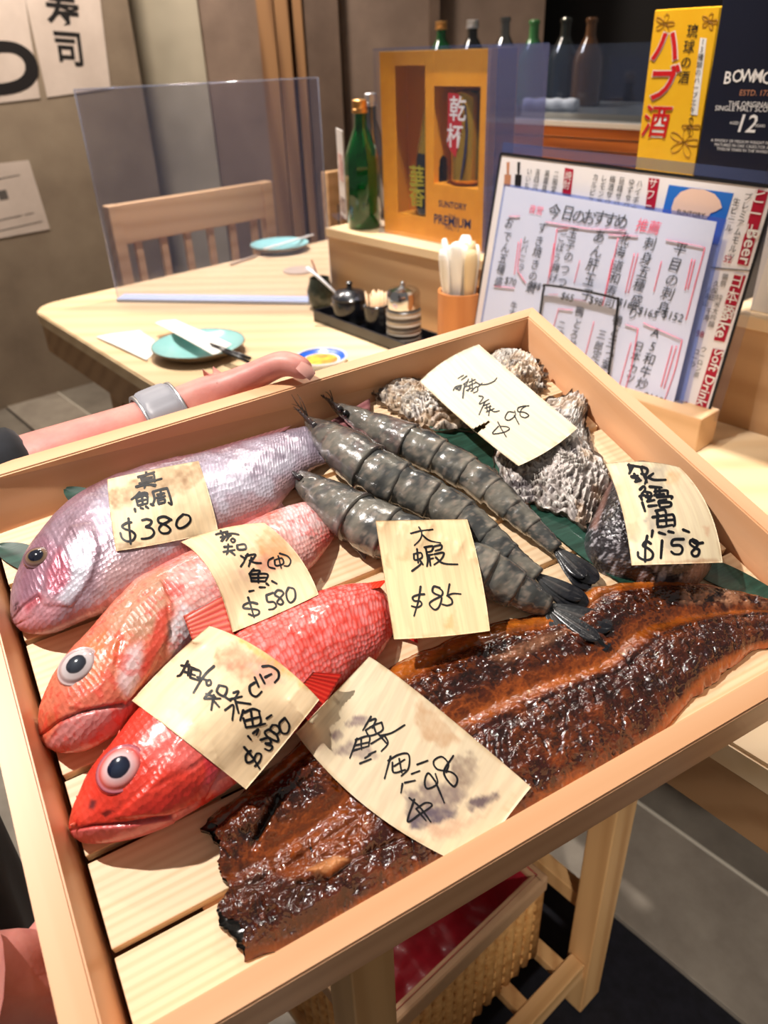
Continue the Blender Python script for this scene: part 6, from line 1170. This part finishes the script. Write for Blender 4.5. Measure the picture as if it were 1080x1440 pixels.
# ---- wooden holder with paper wrapped cutlery
hpz = at(646, 506, tz); M_HLD = wood('orange_holder_wood', tuple(srgb(214, 142, 84)), tuple(srgb(196, 122, 66)), 'z', 1.0, .4, 40., .06)
hl = empty('cutlery_holder', loc=hpz); tag(hl, 'round wooden holder filled with white paper wrapped utensils', 'holder'); hR = 0.0405
lathe('cup', [(.0001, 0), (hR, 0), (hR, .128), (hR - .005, .128), (hR - .005, .006), (.0001, .006)], M_HLD, hl, cap=False)
M_WP = nmat('white_wrap', tuple(srgb(248, 244, 236)), .6, sss=0.0); M_SPW = nmat('spoon_wood', tuple(srgb(236, 210, 164)), .5)
for k in range(13):
    a = k * 2.4; r_ = .006 + .024 * (k / 13); x_, y_ = r_ * math.cos(a), r_ * math.sin(a); t_ = 1.25
    pth = [(x_, y_, .010), (x_ * 1.05, y_ * 1.05, .10), (x_ * t_, y_ * t_, .175 + .006 * math.sin(k * 3)), (x_ * t_ * 1.1, y_ * t_ * 1.1, .208 + .006 * math.sin(k * 3))]
    tube('wrapped_utensil', spline(pth, 10), np.array([.005, .0055, .006, .0075, .010, .012, .013, .0135, .012, .007]), M_WP if k % 5 else M_SPW, hl, n=10, flat=.45)
# ---- plates, chopsticks, napkins, cloth
M_TEAL = nmat('teal_glaze', tuple(srgb(150, 206, 204)), .2, coat=.5); M_RIM = nmat('unglazed_rim', tuple(srgb(120, 104, 84)), .5)
def plate(p, r, label):
    e = empty('teal_plate', loc=p); tag(e, label, 'plate'); lathe('dish', [(.0001, .006), (r * .55, .006), (r * .8, .010), (r * .985, .020)], M_TEAL, e, n=64, cap=False); lathe('rim', [(r * .985, .0203), (r, .0203), (r * 1.005, .0185), (r * .82, .006), (r * .5, .0), (.0001, .0)], M_RIM, e, n=64, cap=False); return e
p1 = at(281, 496, tz); r1 = np.linalg.norm(at(343, 492, tz) - at(219, 492, tz)) / 2; plate(p1 + [0, 0, .0003], r1, 'round teal plate with dark rim in the middle of the near table')
p2 = at(394, 352, tz); plate(p2 + [0, 0, .0003], r1 * .96, 'round teal plate at the far side of the table by the chair')
M_NAP = nmat('white_paper', tuple(srgb(244, 240, 232)), .6)
def sheet(name, pts, z, label, cat, mat=M_NAP, th=.0012, wav=.002):
    c = [at(*q, z) for q in pts]; n = 12; V = []
    for i in range(n):
        for j in range(n): u, v = i / (n - 1), j / (n - 1); p = (c[0] * (1 - u) + c[1] * u) * (1 - v) + (c[3] * (1 - u) + c[2] * u) * v; V.append(p + [0, 0, wav * (0.5 + .5 * math.sin(u * 5 + v * 3))])
    V = np.array(V); V2 = V - [0, 0, th]; q = grid_faces(n, n); o = mesh_obj(name, np.concatenate([V, V2]), q + [tuple(reversed([k + n * n for k in f])) for f in q], mat); tag(o, label, cat); return o
sheet('paper_napkin', [(135, 474), (196, 464), (226, 486), (206, 507)], tz + .0022, 'small printed white napkin on the table left of the teal plate', 'napkin')
sheet('chopstick_sleeve', [(218, 455), (246, 449), (326, 486), (300, 500)], tz + .024, 'white paper chopstick sleeve lying across the teal plate', 'paper', wav=.003)
for k, (a, b) in enumerate((((296, 484), (352, 504)), ((298, 487), (350, 509)))):
    A_, B_ = at(*a, tz + .0235), at(*b, tz + .0235 - .001); tag(tube('chopstick', [A_, (A_ + B_) / 2, B_], .0032, M_TRB, n=8), ('black chopstick on the teal plate rim, the one farther from the tray', 'black chopstick on the teal plate rim, the one nearer the tray')[k], 'chopstick', 'pair of black chopsticks')
A_, B_ = at(324, 372, tz + .004), at(360, 360, tz + .004); tag(tube('chopstick', [A_, B_], .0035, nmat('pale_chopstick', tuple(srgb(190, 170, 150)), .5), n=8), 'pale chopstick lying beside the far teal plate', 'chopstick')
A_, B_ = at(372, 350, tz + .026), at(440, 330, tz + .022); tag(tube('spoon', [A_, (A_ + B_) / 2, B_], .005, M_NAP, n=8, flat=.5), 'white spoon resting on the far teal plate', 'spoon')
cs = lathe('coaster', [(.0001, 0), (.042, 0), (.042, .003), (.0001, .003)], nmat('grey_disk', tuple(srgb(186, 168, 152)), .6), cap=False); cs.location = at(421, 381, tz) + [0, 0, .0003]; tag(cs, 'round greyish coaster on the table beside the ledge', 'coaster')  # thin greyish disk lying flat on the table top
yp = empty('patterned_plate', loc=at(452, 510, tz) + [0, 0, .0003]); tag(yp, 'blue and yellow patterned plate partly hidden behind the tray rail', 'plate'); rp = .045; lathe('dish', [(.0001, .0), (rp, .0), (rp * 1.1, .012), (rp * 1.06, .014), (rp * .9, .006), (.0001, .005)], nmat('white_glaze', tuple(srgb(232, 236, 240)), .25), yp, cap=False); lathe('yellow_centre', [(.0001, .0062), (rp * .7, .0062)], noisy('yellow_pattern', tuple(srgb(246, 200, 60)), tuple(srgb(230, 120, 50)), 60, .4), yp, cap=False); lathe('blue_band', [(rp * .78, .0066), (rp * .98, .0105), (rp * .99, .012)], nmat('blue_glaze', tuple(srgb(30, 90, 200)), .3), yp, cap=False)

# ---- acrylic partition standing on the table
q0, q1 = at(170, 421, tz), at(448, 425, tz); dx = q1 - q0; dx[2] = 0; wdt = np.linalg.norm(dx); dx /= wdt; nrm = np.array([-dx[1], dx[0], 0]); ph = at_plane(103, 125, q0, nrm)[2] - tz; ph2 = at_plane(447, 108, q0, nrm)[2] - tz
tlp = at_plane(104, 126, q0, nrm); trp = at_plane(447, 109, q0, nrm)
pt = empty('acrylic_partition', loc=q0); tag(pt, 'bluish clear acrylic partition panel standing on the table', 'partition'); bpy.context.view_layer.update()
fix(quad_sheet('panel', [tlp, trp, np.array([trp[0], trp[1], tz + .002]), np.array([tlp[0], tlp[1], tz + .002])], M_PART, -nrm, .004), pt)
for a_, b_ in ((tlp, trp), (tlp, np.array([tlp[0], tlp[1], tz + .002])), (trp, np.array([trp[0], trp[1], tz + .002]))): V, Fc = tube_arrays(np.array([a_, (np.array(a_) + b_) / 2, b_]), .0014, 6); fix(mesh_obj('edge', V, Fc, clear('acrylic_edge', (.85, .88, .95), .35, (.5, .53, .65), .15)), pt)
M_BLU = nmat('pale_blue_base', tuple(srgb(196, 208, 238)), .3)
o = box('base_strip', (wdt / 2, 0, .004), (wdt, .045, .007), M_BLU, bev=.001); o.matrix_world = Matrix.Translation(Vector(q0)) @ Matrix.Rotation(math.atan2(dx[1], dx[0]), 4, 'Z'); fix(o, pt)

# ---- chairs behind the table
def chair(p0, p1, zt, label, lp=(147, 290)):
    d = np.array([p1[0] - p0[0], p1[1] - p0[1], 0]); w = np.linalg.norm(d); d /= w; an = math.atan2(d[1], d[0]); r = empty('wooden_chair', loc=(p0[0], p0[1], 0), rz=an); tag(r, label, 'chair', 'pale chairs beyond the table'); t = .035
    b = lambda nm, x, y, z, sx, sy, sz: box(nm, (x, y, z), (sx, sy, sz), M_CHR, r, bev=.003)
    b('back_post', t / 2, 0, zt / 2, t, t, zt); b('back_post', w - t / 2, 0, zt / 2, t, t, zt)
    b('top_rail', w / 2, 0, zt - .052, w - 2 * t, .024, .104); b('lower_rail', w / 2, 0, .53, w - 2 * t, .024, .05)
    for k in range(6): b('back_slat', t + (w - 2 * t) * (k + .5) / 6 + 0.0, 0, (.555 + zt - .104) / 2, .022, .014, zt - .104 - .555)
    b('seat', w / 2, -.24, .44, w, .44, .04)
    for x in (t / 2, w - t / 2): b('front_leg', x, -.44, .21, t, t, .42)
    return r
k9 = (1.25 - .905) / .4; c0 = np.array([-.836, 2.581]) * k9; c1 = np.array([-.369, 3.004]) * k9; chair(c0, c1, .905, 'pale wooden slat back chair behind the acrylic panel, left one')
dd = (c1 - c0) / np.linalg.norm(c1 - c0); c2 = np.array([-.274, 3.28]) * k9; c2 = c0 + dd * ((c2 - c0) @ dd); chair(c2, c2 + dd * .52, .905, 'pale wooden chair partly hidden behind the small menu card')

# ---- kitchen counter with glass case behind the ledge
KP_ = L0 + LN * 0.62; KN = LN
def kp(px, py, b=0.0): return at_plane(px, py, KP_ + LN * b, KN)
kx0 = kp(660, 180); kz = kp(820, 178)[2]; kzb = kp(820, 232)[2]
kc_ = empty('kitchen_counter', loc=(kx0[0], kx0[1], 0), rz=LR); tag(kc_, 'kitchen counter with glowing varnished wood front behind the ledge', 'counter'); M_VARN = wood('varnished_counter_wood', tuple(srgb(206, 120, 50)), tuple(srgb(136, 66, 24)), 'x', 1.0, .25, 30., .05, .5)
bw = 2.3; kx0 = kx0 - LDv * .17; kc_.location = (kx0[0], kx0[1], 0)
for k in range(5): h_ = (kz - kzb) / 3.2; box('front_plank', (bw / 2, sgn * .01, kz - h_ * (k + .5)), (bw, .02, h_ - .003), M_VARN, kc_, bev=.002)
zlow = kz - (kz - kzb) / 3.2 * 5
box('front_panel', (bw / 2, sgn * .012, zlow / 2), (bw, .02, zlow - .004), M_BROWN, kc_, bev=0)
M_STEEL = nmat('steel_top', tuple(srgb(150, 152, 150)), .3, metal=.6); box('steel_top', (bw / 2, sgn * .27, kz + .008), (bw, .54, .014), M_STEEL, kc_, bev=.001)
box('white_edge', (bw / 2, sgn * .0, kz + .006), (bw, .03, .012), nmat('white_trim', tuple(srgb(226, 226, 224)), .4), kc_, bev=.001)
zc = kp(820, 66)[2]
gp = empty('glass_screen', loc=(kx0[0], kx0[1], kz + .0155), rz=LR); tag(gp, 'bluish glass screen standing on the kitchen counter edge', 'glass'); box('pane', (bw / 2, sgn * .02, (zc - kz) / 2), (bw, .005, zc - kz - .02), clear('blue_glass', (.8, .87, 1.0), .04, (.2, .3, .6), .05), gp, bev=0); box('clip', (.3, sgn * .02, .01), (.04, .02, .02), M_STEEL, gp)
tw = kp(735, 145, .12); tb_ = kp(812, 128, .12); z_ = kz + .030
def kt(px, back): 
    p = KP_ + LN * back; t = 0
    lo, hi = -1.6, 2.5
    for _ in range(50):
        m = (lo + hi) / 2; q = p + LDv * m
        if wpx(np.array([q[0], q[1], z_]))[0] < px: lo = m
        else: hi = m
    q = p + LDv * lo; return np.array([q[0], q[1], z_])
A_, B_ = kt(738, .16), kt(812, .19); v, f = tube_arrays(resample(np.array([A_, B_]), 24), .015 + .0015 * np.sin(np.arange(24)), 16); tag(mesh_obj('rolled_towel', v, f, M_NAP), 'rolled white towel on the steel kitchen counter', 'towel')
# bottles on the counter
kb = [(620, 30, .045, M_GRN, True, M_CAPG, 'bottle with gold cap behind the gift box, first from the left', .30), (662, 28, .045, M_BLACKG, True, M_CAPS, 'bottle with silver cap behind the gift box, second from the left', .30),
      (706, 24, .040, M_CLG, False, None, 'open smoky glass bottle on the kitchen counter behind the cover corner', .32), (745, 28, .040, nmat('pale_green_glass', tuple(srgb(70, 140, 80)), .1, trans=.3, coat=.4), False, None, 'slim pale green open bottle on the kitchen counter', .32), (788, 25, .042, nmat('black_glass', tuple(srgb(30, 36, 34)), .1, coat=.5), False, None, 'black open bottle between green and amber bottles', .36), (822, 25, .042, nmat('amber_glass', tuple(srgb(96, 60, 30)), .1, trans=.2, coat=.5), False, None, 'amber brown open bottle at the right of the row', .36)]
for px, py, r_, mt_, cap_, cm, lb, back in kb:
    z_ = kz + .0155; p = kt(px, back); zt_ = at_plane(px, py, KP_ + LN * back, KN)[2]; bottle('glass_bottle', p, zt_ - z_, r_, mt_, cap_, lb, 'bottles standing on the kitchen counter', nr=.34, capmat=cm or M_CAPG)
# ---- wooden rack with a red lined wicker basket under the near side of the table
C1 = np.array([.272, .632]); sw, sd = .42, .40
nc = empty('wooden_rack', loc=(C1[0], C1[1], 0), rz=RA); tag(nc, 'wooden post and rail rack under the tray holding the wicker basket', 'rack')
M_CH2 = wood('rack_wood', tuple(srgb(222, 176, 120)), tuple(srgb(202, 152, 98)), 'z', 1.0, .4, 40., .08); M_CH3 = wood('rack_rail_wood', tuple(srgb(226, 182, 128)), tuple(srgb(206, 160, 106)), 'y', 1.0, .4, 40., .08)
t = .036
def cb2(nm, x, y, z, sx, sy, sz, mt=None): return box(nm, (x, y, z), (sx, sy, sz), mt or M_CH2, nc, bev=.002)
for x, y, h_ in ((0, 0, .62), (-sw + t, 0, .62), (0, -sd, .64), (-sw + t, -sd, .64)): cb2('post', x, y, h_ / 2, t, t * 1.3, h_)
for x in (0, -sw + t): cb2('side_rail', x, -sd / 2, .105, .024, sd - t * 1.3, .036, M_CH3)
for y in (-.05, -.13, -.21, -.29, -.36): cb2('slat', -sw / 2 + t / 2, y, .112, sw - t - .012, .022, .018)
cb2('end_rail', -sw / 2 + t / 2, 0.0, .22, sw - t, .022, .03); cb2('end_rail', -sw / 2 + t / 2, 0.0, .58, sw - t, .022, .04); cb2('end_rail', -sw / 2 + t / 2, -sd, .60, sw - t, .022, .04)
M_WICK = noisy('wicker', tuple(srgb(204, 144, 78)), tuple(srgb(232, 180, 112)), 90, .55)
bk = empty('wicker_basket', loc=(C1[0], C1[1], 0.1225), rz=RA); tag(bk, 'honey coloured wicker basket with red lining on the wooden rack', 'basket')
x0, x1, y0, y1, hz = -sw + t + .03, -.050, -sd + .045, -.068, .18
parts = []
def weave(pa, pb_, nst, rows):
    pa = np.array(pa); pb_ = np.array(pb_); d = pb_ - pa; ln = np.linalg.norm(d); d /= ln; nn = np.array([d[1], -d[0], 0])
    for r in range(rows):
        z = .006 + (hz - .012) * r / (rows - 1); ts = np.linspace(0, ln, nst * 4 + 1); off = .0034 * np.sin(ts / ln * nst * math.pi + math.pi * ((r // 2) % 2))
        parts.append(tube_arrays(pa + d * ts[:, None] + nn * off[:, None] + [0, 0, z], .0028, 5))
    for k in range(nst + 1): q = pa + d * ln * k / nst; parts.append(tube_arrays([q + [0, 0, .002], q + [0, 0, hz]], .0085, 8))
for a_, b_ in (((x1, y0), (x1, y1)), ((x0, y0), (x1, y0)), ((x0, y1), (x1, y1)), ((x0, y0), (x0, y1))): weave((*a_, 0), (*b_, 0), 15, 30)
v, f = merge(parts); o = mesh_obj('wicker_weave', v, f, M_WICK, bk); o['kind'] = 'stuff'
box('basket_base', ((x0 + x1) / 2, (y0 + y1) / 2, .004), (x1 - x0, y1 - y0, .006), M_WICK, bk, bev=0)
M_RMB = nmat('tan_cloth_edge', tuple(srgb(196, 156, 118)), .6)
for c, s_ in ((((x0 + x1) / 2, y0, hz - .012), (x1 - x0 + .018, .018, .03)), (((x0 + x1) / 2, y1, hz - .012), (x1 - x0 + .018, .018, .03)), ((x0, (y0 + y1) / 2, hz - .012), (.018, y1 - y0, .03)), ((x1, (y0 + y1) / 2, hz - .012), (.018, y1 - y0, .03))): box('cloth_edge', c, s_, M_RMB, bk, bev=.004)
# red lining cloth with soft folds, sagging inside the basket
M_REDC = noisy('red_lining', tuple(srgb(150, 12, 34)), tuple(srgb(178, 20, 46)), 20, .4, sheen=.2, coat=.15)
n = 60; V = []
for i in range(n):
    for j in range(n):
        u, w = i / (n - 1), j / (n - 1); e = min(u, 1 - u, w, 1 - w); zz = hz + .004 - .09 * float(sm(0.0, .12, e)) + .010 * float(fbm(u * 5, w * 5, 0, 90)) * float(sm(0, .1, e)); V.append((x0 + .002 + (x1 - x0 - .004) * u, y0 + .002 + (y1 - y0 - .004) * w, zz))
mesh_obj('red_lining', V, grid_faces(n, n), M_REDC, bk)
# ================================================================== the person holding the tray
M_SKIN = noisy('skin', tuple(srgb(204, 130, 122)), tuple(srgb(220, 152, 140)), 30, .45, 4, .15, .001, sss=.15)
n_ = N(M_SKIN, 'TexNoise', Scale=400.0, Detail=3.0); v_ = coords(M_SKIN, 'Object'); lk(M_SKIN, v_, n_.inputs['Vector']); bump(M_SKIN, n_.outputs[0], .25, .0006)
M_CLO = noisy('black_cloth', tuple(srgb(14, 15, 20)), tuple(srgb(24, 26, 34)), 60, .85, sheen=.1); M_HAIR = noisy('dark_hair', tuple(srgb(20, 15, 13)), tuple(srgb(40, 30, 26)), 80, .45, stretch=(1, 1, .1)); M_NAIL = nmat('nail', tuple(srgb(232, 172, 160)), .2, coat=.5)
def skin_mesh(name, nodes, edges, mat, parent, sub=2, root=0):
    """nodes: [(x, y, z, rx, ry)] in world space; grown with the Skin modifier and frozen to a mesh"""
    me = bpy.data.meshes.new(name); me.from_pydata([n[:3] for n in nodes], edges, []); o = bpy.data.objects.new(name, me); COL.objects.link(o)
    sk = o.modifiers.new('skin', 'SKIN'); sk.branch_smoothing = 0.6
    for i, n in enumerate(nodes): me.skin_vertices[0].data[i].radius = (n[3], n[4] if len(n) > 4 else n[3]); me.skin_vertices[0].data[i].use_root = (i == root)
    sb_ = o.modifiers.new('sub', 'SUBSURF'); sb_.levels = sub; bpy.context.view_layer.update()
    m2 = bpy.data.meshes.new_from_object(o.evaluated_get(bpy.context.evaluated_depsgraph_get())); bpy.data.objects.remove(o); bpy.data.meshes.remove(me)
    m2.name = name; m2.materials.clear(); m2.materials.append(mat); m2.polygons.foreach_set('use_smooth', [True] * len(m2.polygons)); o = bpy.data.objects.new(name, m2); COL.objects.link(o)
    return fix(o, parent) if parent else o
def wl(px, py, h): return tuple(TM @ Vector(L(px, py, h)))
def wt(x, y, z): return tuple(TM @ Vector((x, y, z)))
BF, BS = np.array([.87, .5, 0]), np.array([-.5, .87, 0]); B0 = np.array([-.46, .35, 0])
def pb(f, s_, z): return tuple(B0 + BF * f + BS * s_ + [0, 0, z])
per = empty('person', loc=tuple(B0)); tag(per, 'person in black clothing at the left holding up the seafood tray with both hands', 'person'); bpy.context.view_layer.update()
nd, ed = [], []
def add(p, r, par=None, r2=None):
    nd.append((*p, r, r2 if r2 else r)); i = len(nd) - 1
    if par is not None: ed.append((par, i))
    return i
pel = add(pb(-0.02, 0, .92), .12, None, .15); sp1 = add(pb(-0.14, 0, 1.10), .11, pel, .13); ch = add(pb(-0.23, 0, 1.26), .12, sp1, .15); nk = add(pb(-0.290, 0, 1.41), .052, ch); hd0 = add(pb(-0.305, 0, 1.49), .060, nk, .066); hd1 = add(pb(-0.310, 0, 1.56), .082, hd0, .092); hd2 = add(pb(-0.320, 0, 1.635), .066, hd1, .076)
for sgn_ in (-1, 1):
    h1 = add(pb(0.000, .09 * sgn_, .84), .085, pel); k1_ = add(pb(0.010, .10 * sgn_, .47), .056, h1); a1_ = add(pb(-0.020, .10 * sgn_, .09), .038, k1_); f1_ = add(pb(0.090, .11 * sgn_, .035), .032, a1_)
# arm reaching to the back rail
s1 = add(pb(-0.25, 0.14, 1.33), .060, ch); el = add(wl(-110, 735, -.02), .042, s1); fa = add(wl(40, 672, -.005), .0375, el); fb = add(wl(135, 636, -.002), .033, fa); w1 = add(wl(228, 598, .000), .0255, fb, .030); pm = add(wl(285, 572, .004), .0235, w1, .030); pk_ = add(wl(335, 556, .004), .0200, pm, .030)
P0 = np.array(L(335, 556, .004))
for k, (dx_, ln_, r_) in enumerate(((.030, .075, .0085), (.014, .085, .009), (-.004, .080, .0085), (-.022, .062, .0075))):
    b0 = P0 + [dx_, .004 - .002 * k, -.012]; a_ = add(wt(*(b0 + [.006, -.004, -.022])), r_ * 1.1, pk_); b_ = add(wt(b0[0] + .010, b0[1] - ln_ * .35, -.0425), r_, a_); c_ = add(wt(b0[0] + .013, b0[1] - ln_ * .75, -.0405), r_ * .92, b_); add(wt(b0[0] + .015, b0[1] - ln_, -.0395), r_ * .8, c_)
t1 = add(wl(325, 545, .022), .0165, pm); t2 = add(wl(368, 524, .036), .0125, t1); t3 = add(wl(396, 509, .046), .0120, t2); t4 = add(wl(418, 514, .0475), .0108, t3); t5 = add(wl(438, 526, .0440), .0082, t4)
# the other arm, its palm under the left rail
s2_ = add(pb(-0.24, -0.15, 1.31), .060, ch); e2_ = add(pb(-0.20, -0.42, 0.95), .044, s2_); w2_ = add(wl(-240, 1470, -.03), .032, e2_); m2_ = add(wl(-110, 1420, -.004), .040, w2_); p2_ = add(wl(-28, 1392, -.002), .039, m2_, .042); q2_ = add(wl(40, 1400, -.046), .018, p2_, .028)
Q = np.array(L(30, 1392, -.040))
for k, (dy, ln_, r_) in enumerate(((.030, .070, .0085), (.011, .080, .009), (-.008, .075, .0085), (-.027, .060, .0075))):
    a_ = add(wt(Q[0] + .022, Q[1] + dy, -.046), r_ * 1.1, q2_); b_ = add(wt(Q[0] + .022 + ln_ * .45, Q[1] + dy * 1.05, -.0425), r_, a_); c_ = add(wt(Q[0] + .022 + ln_ * .78, Q[1] + dy * 1.08, -.0405), r_ * .9, b_); add(wt(Q[0] + .022 + ln_, Q[1] + dy * 1.1, -.0395), r_ * .78, c_)
th = add(wl(-90, 1330, .004), .022, m2_); th2 = add(wl(-110, 1265, .012), .0145, th); add(wl(-105, 1215, .020), .0120, th2)
skin_mesh('body', nd, ed, M_SKIN, per, 2, 0)
# thumb nail lying on the thumb tip
np_, na = 14, 14; c_ = np.array(L(434, 517, .0525)); ax = np.array(L(449, 530, .046)) - c_; ax /= np.linalg.norm(ax); sd_ = np.cross(ax, [0, 0, 1.0]); sd_ /= np.linalg.norm(sd_); up_ = np.cross(sd_, ax); V = []
for i in range(np_):
    for j in range(na): u, w = i / (np_ - 1) * 2 - 1, j / (na - 1) * 2 - 1; hw_n = .0072 * (1 - .25 * abs(u) ** 3); V.append(wt(*(c_ + ax * u * .0075 + sd_ * w * hw_n + up_ * (-.0030 * w * w - .0012 * u * u - .0006))))
fix(mesh_obj('thumb_nail', np.array(V), grid_faces(np_, na), M_NAIL), per)
# clothing
nd2, ed2 = [], []
nd, ed = nd2, ed2
a = add(pb(-0.01, 0, .90), .150, None, .165); b = add(pb(-0.14, 0, 1.10), .145, a, .18); c = add(pb(-0.23, 0, 1.27), .145, b, .185); add(pb(-0.28, 0, 1.385), .075, c, .085)
s = add(pb(-0.25, 0.155, 1.33), .085, c); e = add(wl(-115, 740, -.02), .060, s); q = add(wl(28, 676, -.006), .050, e); add(wl(62, 662, -.006), .047, q)
s = add(pb(-0.24, -0.155, 1.31), .085, c); e = add(pb(-0.20, -0.42, 0.95), .062, s); None
skin_mesh('black_shirt', nd2, ed2, M_CLO, per, 2, 0)
nd, ed = [], []
a = add(pb(-0.03, 0, .86), .13, None, .155)
for sgn_ in (-1, 1):
    q = add(pb(-0.02, .08 * sgn_, .78), .105, a); q = add(pb(0.020, .10 * sgn_, .47), .085, q); q = add(pb(-0.010, .10 * sgn_, .12), .070, q)
skin_mesh('black_trousers', nd, ed, M_CLO, per, 2, 0)
nd, ed = [], []
a = add(pb(-0.335, 0, 1.66), .075, None, .085); b = add(pb(-0.365, 0, 1.60), .072, a, .085); c = add(pb(-0.365, 0, 1.52), .055, b, .075)
skin_mesh('hair', nd, ed, M_HAIR, per, 2, 0)
for sgn_ in (-1, 1):
    nd, ed = [], []; a = add(pb(-0.020, .10 * sgn_, .045), .045); b = add(pb(0.110, .11 * sgn_, .040), .040, a); skin_mesh('shoe', nd, ed, M_BLACKG, per, 2, 0)
    tg_ = pb(-0.245, .03 * sgn_, 1.575); V, Fc = tube_arrays([np.array(tg_) + [.001 * z, 0, 0] for z in (-8, -4, 0, 3, 5)], np.array([.004, .010, .0115, .008, .001]), 12); fix(mesh_obj('eye_ball', V, Fc, M_WHT), per)
V, Fc = tube_arrays(spline([pb(-0.240, 0, 1.585), pb(-0.218, 0, 1.555), pb(-0.208, 0, 1.537), pb(-0.235, 0, 1.528)], 10), np.array([.006, .008, .009, .010, .011, .013, .014, .014, .011, .006]), 12); fix(mesh_obj('nose', V, Fc, M_SKIN), per)
V, Fc = tube_arrays(spline([pb(-0.240, -0.025, 1.503), pb(-0.230, 0, 1.500), pb(-0.240, 0.025, 1.503)], 9), np.array([.002, .005, .006, .0065, .007, .0065, .006, .005, .002]), 10); fix(mesh_obj('mouth', V, Fc, nmat('lip', tuple(srgb(180, 90, 90)), .4)), per)
# watch band round the wrist
wc = np.array(wl(232, 596, .000)); wd = np.array(wl(285, 572, .004)) - np.array(wl(135, 636, -.002)); wd /= np.linalg.norm(wd); sx_ = np.cross(wd, [0, 0, 1.0]); sx_ /= np.linalg.norm(sx_); ux = np.cross(sx_, wd)
wt_ = empty('wristwatch', loc=wc); tag(wt_, 'light grey ribbed watch band on the wrist behind the tray rail', 'watch'); bpy.context.view_layer.update()
V = []; rows = 42; na = 56
for i in range(rows):
    f = i / (rows - 1); x_ = (f - .5) * .030; bul = .0030 * (1 - abs(2 * f - 1) ** 6) 
    for k in range(na):
        a = 2 * math.pi * k / na; rib = .0005 * math.cos(a * 40) * (1 if .12 < f < .88 else 0); R1 = .0318 + bul + rib; R2 = .0290 + bul + rib; V.append(wc + wd * x_ + sx_ * math.cos(a) * R1 + ux * math.sin(a) * R2)
M_BAND = nmat('grey_silicone', tuple(srgb(150, 150, 158)), .45)
fix(mesh_obj('band', np.array(V), grid_faces(rows, na, True), M_BAND), wt_)
for e_ in (-.0155, .0155):
    V = [wc + wd * (e_ + .001 * q) + sx_ * math.cos(2 * math.pi * k / 40) * r1 + ux * math.sin(2 * math.pi * k / 40) * r2 for q, r1, r2 in ((-1.2, .031, .0282), (-1.2, .0338, .031), (1.2, .0338, .031), (1.2, .031, .0282)) for k in range(40)]
    fix(mesh_obj('band_edge', np.array(V), grid_faces(4, 40, True), M_CAPS), wt_)

# black apron hanging in front of the legs
V = []; na_, nb_ = 40, 30
for side in (0, 1):
    for i in range(na_):
        for j in range(nb_):
            w = (i / (na_ - 1) * 2 - 1); z = .865 - .58 * j / (nb_ - 1); wd_ = .15 + .05 * j / (nb_ - 1)
            V.append(pb(.150 - .07 * w * w + .006 * math.sin(w * 11) * j / nb_ - side * .003, w * wd_, z))
q = grid_faces(na_, nb_) + [tuple(reversed(f)) for f in grid_faces(na_, nb_, off=na_ * nb_)]
fix(mesh_obj('apron', np.array(V), q, M_CLO), per)
